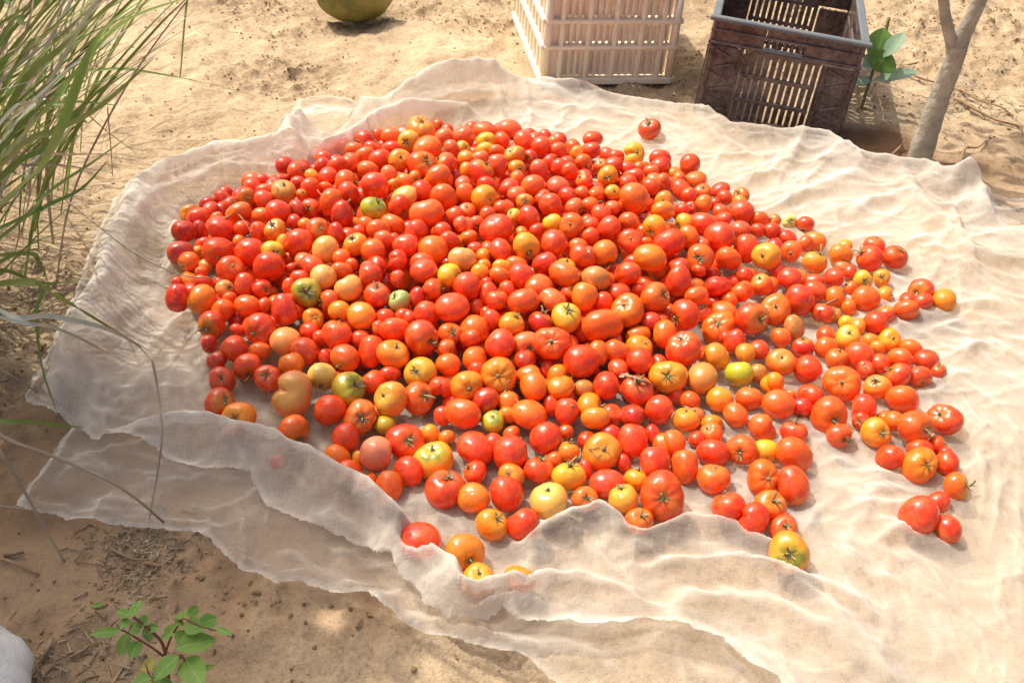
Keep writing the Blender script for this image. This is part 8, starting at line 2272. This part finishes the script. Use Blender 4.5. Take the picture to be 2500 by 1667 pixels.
    # dry stalks arching out over the cloth
    stalks = [
        ([(-150, 940, .18), (0, 1060, .18), (120, 1110, .17), (250, 1165, .15), (330, 1215, .11), (400, 1275, .04)], .0034),
        ([(-60, 1000, .14), (0, 1100, .12), (60, 1200, .08), (110, 1290, .04), (158, 1372, .006)], .0030),
        ([(-120, 820, .12), (0, 900, .10), (50, 930, .07), (92, 958, .03)], .0026),
        ([(150, 480, .20), (250, 560, .20), (330, 620, .18), (400, 655, .16), (460, 675, .15), (520, 678, .13)], .0018),
        ([(372, 880, .13), (385, 950, .11), (395, 1060, .11), (385, 1150, .06), (372, 1220, .03), (362, 1288, .010)], .0022),
        ([(-80, 1225, .02), (0, 1235, .022), (60, 1243, .022), (95, 1250, .018)], .0026),
        ([(262, 260, .22), (268, 330, .16), (272, 380, .10), (275, 430, .02)], .0016),
        ([(215, 280, .20), (260, 320, .12), (330, 372, .02)], .0016),
    ]
    for pts, r in stalks:
        P = [at_z(*p) - base for p in pts]
        b = Bag(); sp = spline(P, 6); b.tube(sp, [r * (1 - .45 * i / len(sp)) for i in range(len(sp))], 6)
        b.build('dry_stalk', BLADEDRY, root)
    # the mass of thinner blades
    b = Bag()
    for k in range(260):
        ox, oy = RNG.normal(0, .16), RNG.normal(0, .34)
        a = RNG.normal(.55, .5); L = RNG.uniform(.45, 1.0); lean = RNG.uniform(.45, 1.0)
        dx, dy = math.cos(a) * lean, math.sin(a) * lean
        P = []
        for t in (0, .3, .6, .85, 1):
            P.append((ox + dx * L * t ** 1.4, oy + dy * L * t ** 1.4, L * (.95 * t - .26 * lean * t * t) - .02 * (1 - t)))
        # keep the bare sand beyond the clump free
        tip = np.array(P[-1]) + base
        if (tip[0] > -.80 and tip[2] < .35) or tip[0] > -.50 - .2 * RNG.random(): continue
        blade_bag(b, P, RNG.uniform(.0018, .0042), 1 if RNG.random() < .22 else 2 if RNG.random() < .15 else 0, roll=RNG.normal(0, .8))
    tag(b.build('blades', [BLADE, BLADEDRY, BLADEPALE], root), kind='stuff')
BLADEPALE = mat_plain('grass_pale', [(.3, (.30, .33, .24)), (.7, (.48, .50, .40))], 6, .45, .5, 0, transl=.2, rand=.2)
grass_clump()

# ------------------------------------------------------------------ leaves
def leaf_mesh(name, L, w, mat, shape=.42, fold=.25, droop=.25, wave=.0, nu=8):
    V = []
    for i in range(nu + 1):
        t = i / nu
        prof = (math.sin(math.pi * t ** (math.log(.5) / math.log(shape))) ** .75) if 0 < t < 1 else 0.0
        ww = w * .5 * prof + .0004
        zc = -droop * L * (t - .2) ** 2
        for j in (-1, -.5, 0, .5, 1):
            V.append((ww * j, L * t, zc + abs(j) * ww * fold + wave * L * math.sin(9 * t + 3 * j)))
    F = []
    for i in range(nu):
        for j in range(4):
            a = i * 5 + j; F.append((a, a + 1, a + 6, a + 5))
    return mesh_np(name, np.array(V), np.array(F), mat)
def put_leaf(parent, me, p0, p1, nrm=(0, 0, 1), name='leaf'):
    p0, p1 = Vector(p0), Vector(p1); y = (p1 - p0).normalized(); n = Vector(nrm); x = y.cross(n).normalized(); zc = x.cross(y)
    o = link(name, me, parent)
    o.matrix_local = Matrix(((x.x, y.x, zc.x, p0.x), (x.y, y.y, zc.y, p0.y), (x.z, y.z, zc.z, p0.z), (0, 0, 0, 1)))
    return o
def seedling():
    g = ground_pt(395, 1640, 0)
    root = empty('seedling', (g[0], g[1], 0)); k = np.array([g[0], g[1], 0])
    tag(root, 'small green seedling with oval leaves and reddish stems on bare sand', 'plant')
    Z = lambda x, y, zz: ground_pt(x / 2.613, 1200 + y / 2.613, zz) - k
    stems = [[(1075, 1190, 0), (1060, 1060, .06), (1025, 950, .09), (930, 860, .115), (850, 790, .13), (870, 735, .14)],
             [(1060, 1060, .06), (980, 1000, .085), (900, 950, .10), (800, 890, .115), (760, 885, .12), (660, 895, .12)],
             [(1050, 1040, .065), (1090, 930, .09), (1150, 830, .11), (1180, 810, .12), (1300, 865, .115), (1480, 905, .10)],
             [(1070, 1090, .05), (1150, 1040, .085), (1180, 1080, .085), (1230, 1190, .07)],
             [(1075, 1190, .0), (1000, 1180, .05), (960, 1180, .07), (930, 1100, .08)]]
    b = Bag()
    for i, s in enumerate(stems):
        sp = spline([Z(*p) for p in s], 6); b.tube(sp, [(.0028 if i == 0 else .0017) * (1 - .5 * q_ / len(sp)) for q_ in range(len(sp))], 7)
    b.build('stem', STEMRED, root)
    # leaf: base -> tip in the enlarged picture, width, height
    LV = [((845, 800), (885, 680), 62, .14), ((835, 790), (735, 760), 44, .13), ((830, 810), (765, 865), 62, .12), ((905, 880), (825, 855), 90, .115), ((905, 905), (985, 900), 90, .10), ((930, 850), (885, 785), 56, .12), ((945, 865), (1010, 870), 44, .11),
          ((770, 885), (565, 905), 56, .125), ((815, 900), (760, 1045), 78, .10), ((890, 950), (830, 1060), 76, .095), ((965, 1140), (920, 1060), 56, .075), ((965, 1185), (830, 1235), 95, .075), ((965, 1190), (1110, 1250), 80, .07),
          ((1140, 1045), (975, 1190), 130, .095), ((1180, 1060), (1285, 1225), 115, .085), ((1120, 1000), (1385, 925), 140, .105), ((1135, 965), (1200, 870), 72, .10), ((1060, 930), (1140, 830), 66, .10), ((1125, 850), (1165, 815), 44, .115),
          ((1175, 810), (1190, 735), 60, .12), ((1195, 790), (1275, 725), 48, .125), ((1185, 830), (1285, 880), 88, .115), ((1270, 850), (1390, 800), 92, .118), ((1375, 870), (1475, 905), 34, .11), ((1290, 1130), (1370, 1105), 34, .085), ((1040, 945), (1075, 900), 44, .10)]
    for i, (a, b_, w, zz) in enumerate(LV):
        p0 = Z(*a, zz); p1 = Z(*b_, zz + RNG.uniform(-.012, .006)); L = np.linalg.norm(p1 - p0)
        sc = L / math.dist(a, b_)
        me = leaf_mesh('leaf', L, w * sc * 1.12, LEAF if i != 10 else LEAFYEL, .45, .22, .22)
        put_leaf(root, me, p0, p1, (RNG.normal(0, .22), -.35 + RNG.normal(0, .2), 1))
LEAFYEL = mat_plain('yellowing_leaf', [(.3, (.30, .28, .05)), (.7, (.42, .36, .09))], 30, .6, .3, .2)
seedling()

def broad_plant():
    Z = lambda x, y, zz: ground_pt(1650 + x / 2.767, y / 2.767, zz)
    g = Z(1262, 700, 0); k = np.array([g[0], g[1], 0])
    root = empty('broadleaf_plant', tuple(k))
    tag(root, 'green plant with broad round leaves growing behind the black crate', 'plant')
    top = np.array([.035, .06, .20])
    b = Bag(); b.tube(spline([(0, 0, -.02), (.012, .02, .09), (.03, .05, .17), tuple(top + [0, .01, .03])], 6), .0048, 8)
    b.build('stem', STALK, root)
    LV = [((1330, 440), (1425, 185), 170, .22, BROADDARK, (.1, -.9, .5)), ((1400, 390), (1545, 215), 85, .23, BROADPALE, (-.2, -.5, .8)), ((1340, 480), (1450, 355), 175, .20, BROADDARK, (0, -.8, .6)),
          ((1330, 545), (1650, 468), 74, .17, BROADPALE, (0, -.5, .85)), ((1310, 535), (1225, 560), 56, .17, BROADPALE, (0, -.5, .8)), ((1325, 400), (1270, 440), 90, .19, BROADPALE, (.3, -.8, .5))]
    for a, b_, w, zz, mt, nr in LV:
        p0 = Z(*a, zz) - k; p1 = Z(*b_, zz + .01) - k
        # stand the leaves up about the stem instead of letting them recede
        far = np.array([0, p0[1], 0]); p0[1] = top[1] + (p0[1] - top[1]) * .25; p1[1] = top[1] + (p1[1] - top[1]) * .35
        d = fwd + ((1650 + a[0] / 2.767) - 1250) / FOC * rgt - (a[1] / 2.767 - 833.5) / FOC * upv
        p0 = CAM + d * ((k[1] + p0[1]) / d[1]) - k
        d = fwd + ((1650 + b_[0] / 2.767) - 1250) / FOC * rgt - (b_[1] / 2.767 - 833.5) / FOC * upv
        p1 = CAM + d * ((k[1] + p1[1]) / d[1]) - k
        L = np.linalg.norm(p1 - p0); sc = 1.2 * 2.85 / FOC / 2.767
        put_leaf(root, leaf_mesh('leaf', L, w * sc, mt, .52, .18, .18), p0, p1, nr)
broad_plant()

# ------------------------------------------------------------------ sack at the lower corner
def sack():
    c = ground_pt(-40, 1700, .0)
    bm = bmesh.new(); bmesh.ops.create_uvsphere(bm, u_segments=48, v_segments=28, radius=1)
    for v in bm.verts:
        p = v.co.copy(); a = math.atan2(p.y, p.x)
        f = 1 + .035 * math.sin(5 * a + 2 * p.z) + .02 * math.sin(11 * a - 3 * p.z) + .015 * math.sin(17 * a + 5 * p.z)
        v.co = Vector((p.x * .088 * f, p.y * .105 * f, max(p.z, -.6) * .065 * (1 + .05 * math.sin(6 * a))))
    me = bpy.data.meshes.new('sack'); bm.to_mesh(me); bm.free(); me.materials.append(SACK)
    me.polygons.foreach_set('use_smooth', [True] * len(me.polygons))
    o = link('sack', me, None, (c[0] - .012, c[1] - .012, .036)); o.rotation_euler = (0, 0, .5)
    tag(o, 'pale grey rounded sack corner resting on the sand near the seedling', 'sack')
    b = Bag(); b.tube(spline([(-.07, -.03, .035), (-.02, .01, .066), (.03, .05, .052), (.06, .075, .022)], 6), .0014, 5)
    b.build('seam', SACK, o)
sack()

# ------------------------------------------------------------------ twigs and litter
def twig(pts, r, lab, name='twig', mat=None):
    P = []
    for x, y, zz in pts:
        p = ground_pt(x, y, zz); s = float(sand_z(np.array([p[0]]), np.array([p[1]]))[0])
        P.append(Vector((p[0], p[1], s + zz + r * .8)))
    b = Bag(); sp = spline(P, 6)
    b.tube(sp, [r * (1 - .4 * i / len(sp)) * random.uniform(.88, 1.12) for i in range(len(sp))], 6)
    tag(b.build(name, mat or STALKDRY), lab, 'twig', 'dry twigs lying on the sand')
W4 = lambda *a: [(1650 + x / 2.767, y / 2.767, zz) for x, y, zz in a]
W6 = lambda *a: [(x / 2.613, 1200 + y / 2.613, zz) for x, y, zz in a]
twig(W4((1400, 1060, .0), (1480, 1010, .012), (1550, 952, .02)), .0038, 'short straw-coloured twig on shade-darkened soil in front of the tree foot')
twig(W4((1480, 392, .004), (1620, 385, .008), (1800, 378, .004)), .0030, 'thin dry twig reaching from the broadleaf plant to the tree')
twig(W4((1520, 430, .004), (1640, 490, .010), (1800, 540, .004), (1960, 590, .004)), .0040, 'pale dry stem passing behind the tree trunk')
twig(W4((1890, 640, .004), (2060, 710, .010), (2200, 770, .006), (2330, 815, .002)), .0046, 'longest dry straw stem lying beyond the tree at the edge of the sand')
twig(W4((1930, 580, .004), (2080, 650, .012), (2200, 700, .010), (2290, 760, .002)), .0032, 'thin grey stem lying just above the longest straw stem')
twig(W4((2060, 690, .004), (2100, 640, .02), (2140, 590, .03)), .0022, 'tiny upright twig sticking from the straw stems')
twig(W4((2320, 810, .0), (2335, 850, .02), (2345, 900, .03)), .0036, 'stubby yellow straw piece at the end of the longest stem')
twig(W4((1925, 1085, .002), (1945, 1020, .012), (1980, 980, .016)), .0036, 'bent yellow straw standing in soil right of the tree foot')
twig(W4((1980, 985, .012), (2060, 960, .012), (2130, 900, .004)), .0026, 'thin brown twig joined to the bent yellow straw')
twig(W4((1740, 1062, .002), (1840, 1085, .004), (1990, 1110, .002)), .0030, 'brown twig on shade-darkened soil running from the tree foot to the net peak')
twig(W4((2100, 1310, .002), (2200, 1345, .008), (2290, 1385, .004), (2352, 1392, .002)), .0052, 'thick dry stem beside the net edge below the tree')
twig(W6((30, 395, .002), (90, 385, .006), (150, 375, .004)), .0050, 'short thick grey stick on shaded sand below the dry stalks')
twig(W6((0, 415, .004), (100, 460, .008), (250, 525, .002)), .0030, 'long brown twig on the shaded sand below the thick grey stick')
twig(W6((700, 345, .004), (830, 395, .010), (950, 420, .004)), .0028, 'pale bent twig on the bark litter by the net edge')
twig(W6((920, 440, .004), (1020, 455, .004)), .0036, 'short pale stick end on the bark litter')
twig(W6((475, 440, .002), (520, 370, .008), (570, 290, .004)), .0014, 'hair-thin dry stem on sand left of the bark litter')
twig(W6((480, 445, .002), (600, 455, .004), (680, 468, .002)), .0014, 'hair-thin dry stem touching the lower edge of the bark litter')
twig(W6((680, 850, .004), (760, 800, .01)), .0022, 'short pale twig behind the leaves of the seedling')
twig(W6((430, 1010, .002), (500, 970, .006), (560, 935, .006)), .0024, 'pale straw piece on litter left of the seedling')
twig(W6((240, 1040, .002), (290, 970, .008), (330, 910, .004)), .0034, 'blue-grey flat straw between the sack and the seedling')
twig(W6((1105, 730, .0), (1125, 660, .004)), .0014, 'tiny straw on sand above the right seedling leaves')
twig(W6((2270, 860, .002), (2310, 800, .004)), .0030, 'small brown stick on sunlit sand below the net')
twig(W6((1870, 1215, .002), (1925, 1190, .004)), .0034, 'pale chip of straw at the bottom edge of the sunlit sand')

def litter(px, py, rx, ry, n, lmin, lmax, name, label):
    c = ground_pt(px, py); b = Bag()
    for k in range(n):
        d = RNG.normal(size=2) * .5; x, y = c[0] + d[0] * rx, c[1] + d[1] * ry
        zz = float(sand_z(np.array([x]), np.array([y]))[0]) + RNG.uniform(.001, .007)
        L = RNG.uniform(lmin, lmax); a = RNG.uniform(0, 6.28); e = RNG.normal(0, .18)
        R = (Quaternion((0, 0, 1), a) @ Quaternion((0, 1, 0), e)).to_matrix()
        b.box((x, y, zz - .002), (L, RNG.uniform(.0007, .0024), RNG.uniform(.0006, .0014)), R)
    return tag(b.build(name, LITTER, None, False), label, kind='stuff')
litter(345, 1325, .10, .065, 430, .004, .018, 'bark_litter', 'dark bark and twig litter heaped on sand at the net edge')
litter(325, 1410, .05, .05, 130, .004, .012, 'bark_litter', 'small bark crumbs trailing below the larger bark litter')
litter(150, 1600, .13, .09, 210, .008, .035, 'straw_litter', 'dry straw litter on sand between the sack and the seedling')
litter(60, 700, .2, .22, 300, .01, .05, 'straw_litter', 'dry straw and chaff under the tall grass')
litter(2400, 250, .30, .14, 260, .008, .05, 'straw_litter', 'thin straw litter scattered on sand behind the tree')
litter(2150, 160, .10, .07, 90, .006, .04, 'straw_litter', 'bits of straw on sand behind the broadleaf plant')

# a pale pebble under the stalks and a fallen green leaf
def pebble(px, py, r, lab):
    p = ground_pt(px, py); bm = bmesh.new(); bmesh.ops.create_icosphere(bm, subdivisions=2, radius=r)
    for v in bm.verts: v.co *= 1 + random.uniform(-.12, .12); v.co.z *= .75
    me = bpy.data.meshes.new('pebble'); bm.to_mesh(me); bm.free(); me.materials.append(STONE)
    tag(link('pebble', me, None, (p[0], p[1], r * .5)), lab, 'pebble')
pebble(57, 1230, .0085, 'small whitish pebble at the tip of the sheer net flap')
p = ground_pt(222, 1481, .004); p1 = ground_pt(236, 1478, .006)
o = link('fallen_leaf', leaf_mesh('fallen_leaf', .018, .009, LEAF, .5, .2, .2), None, tuple(p)); o.rotation_euler = (.1, .1, -1.2)
tag(o, 'tiny dark green fallen leaf on sand above the seedling', 'leaf')
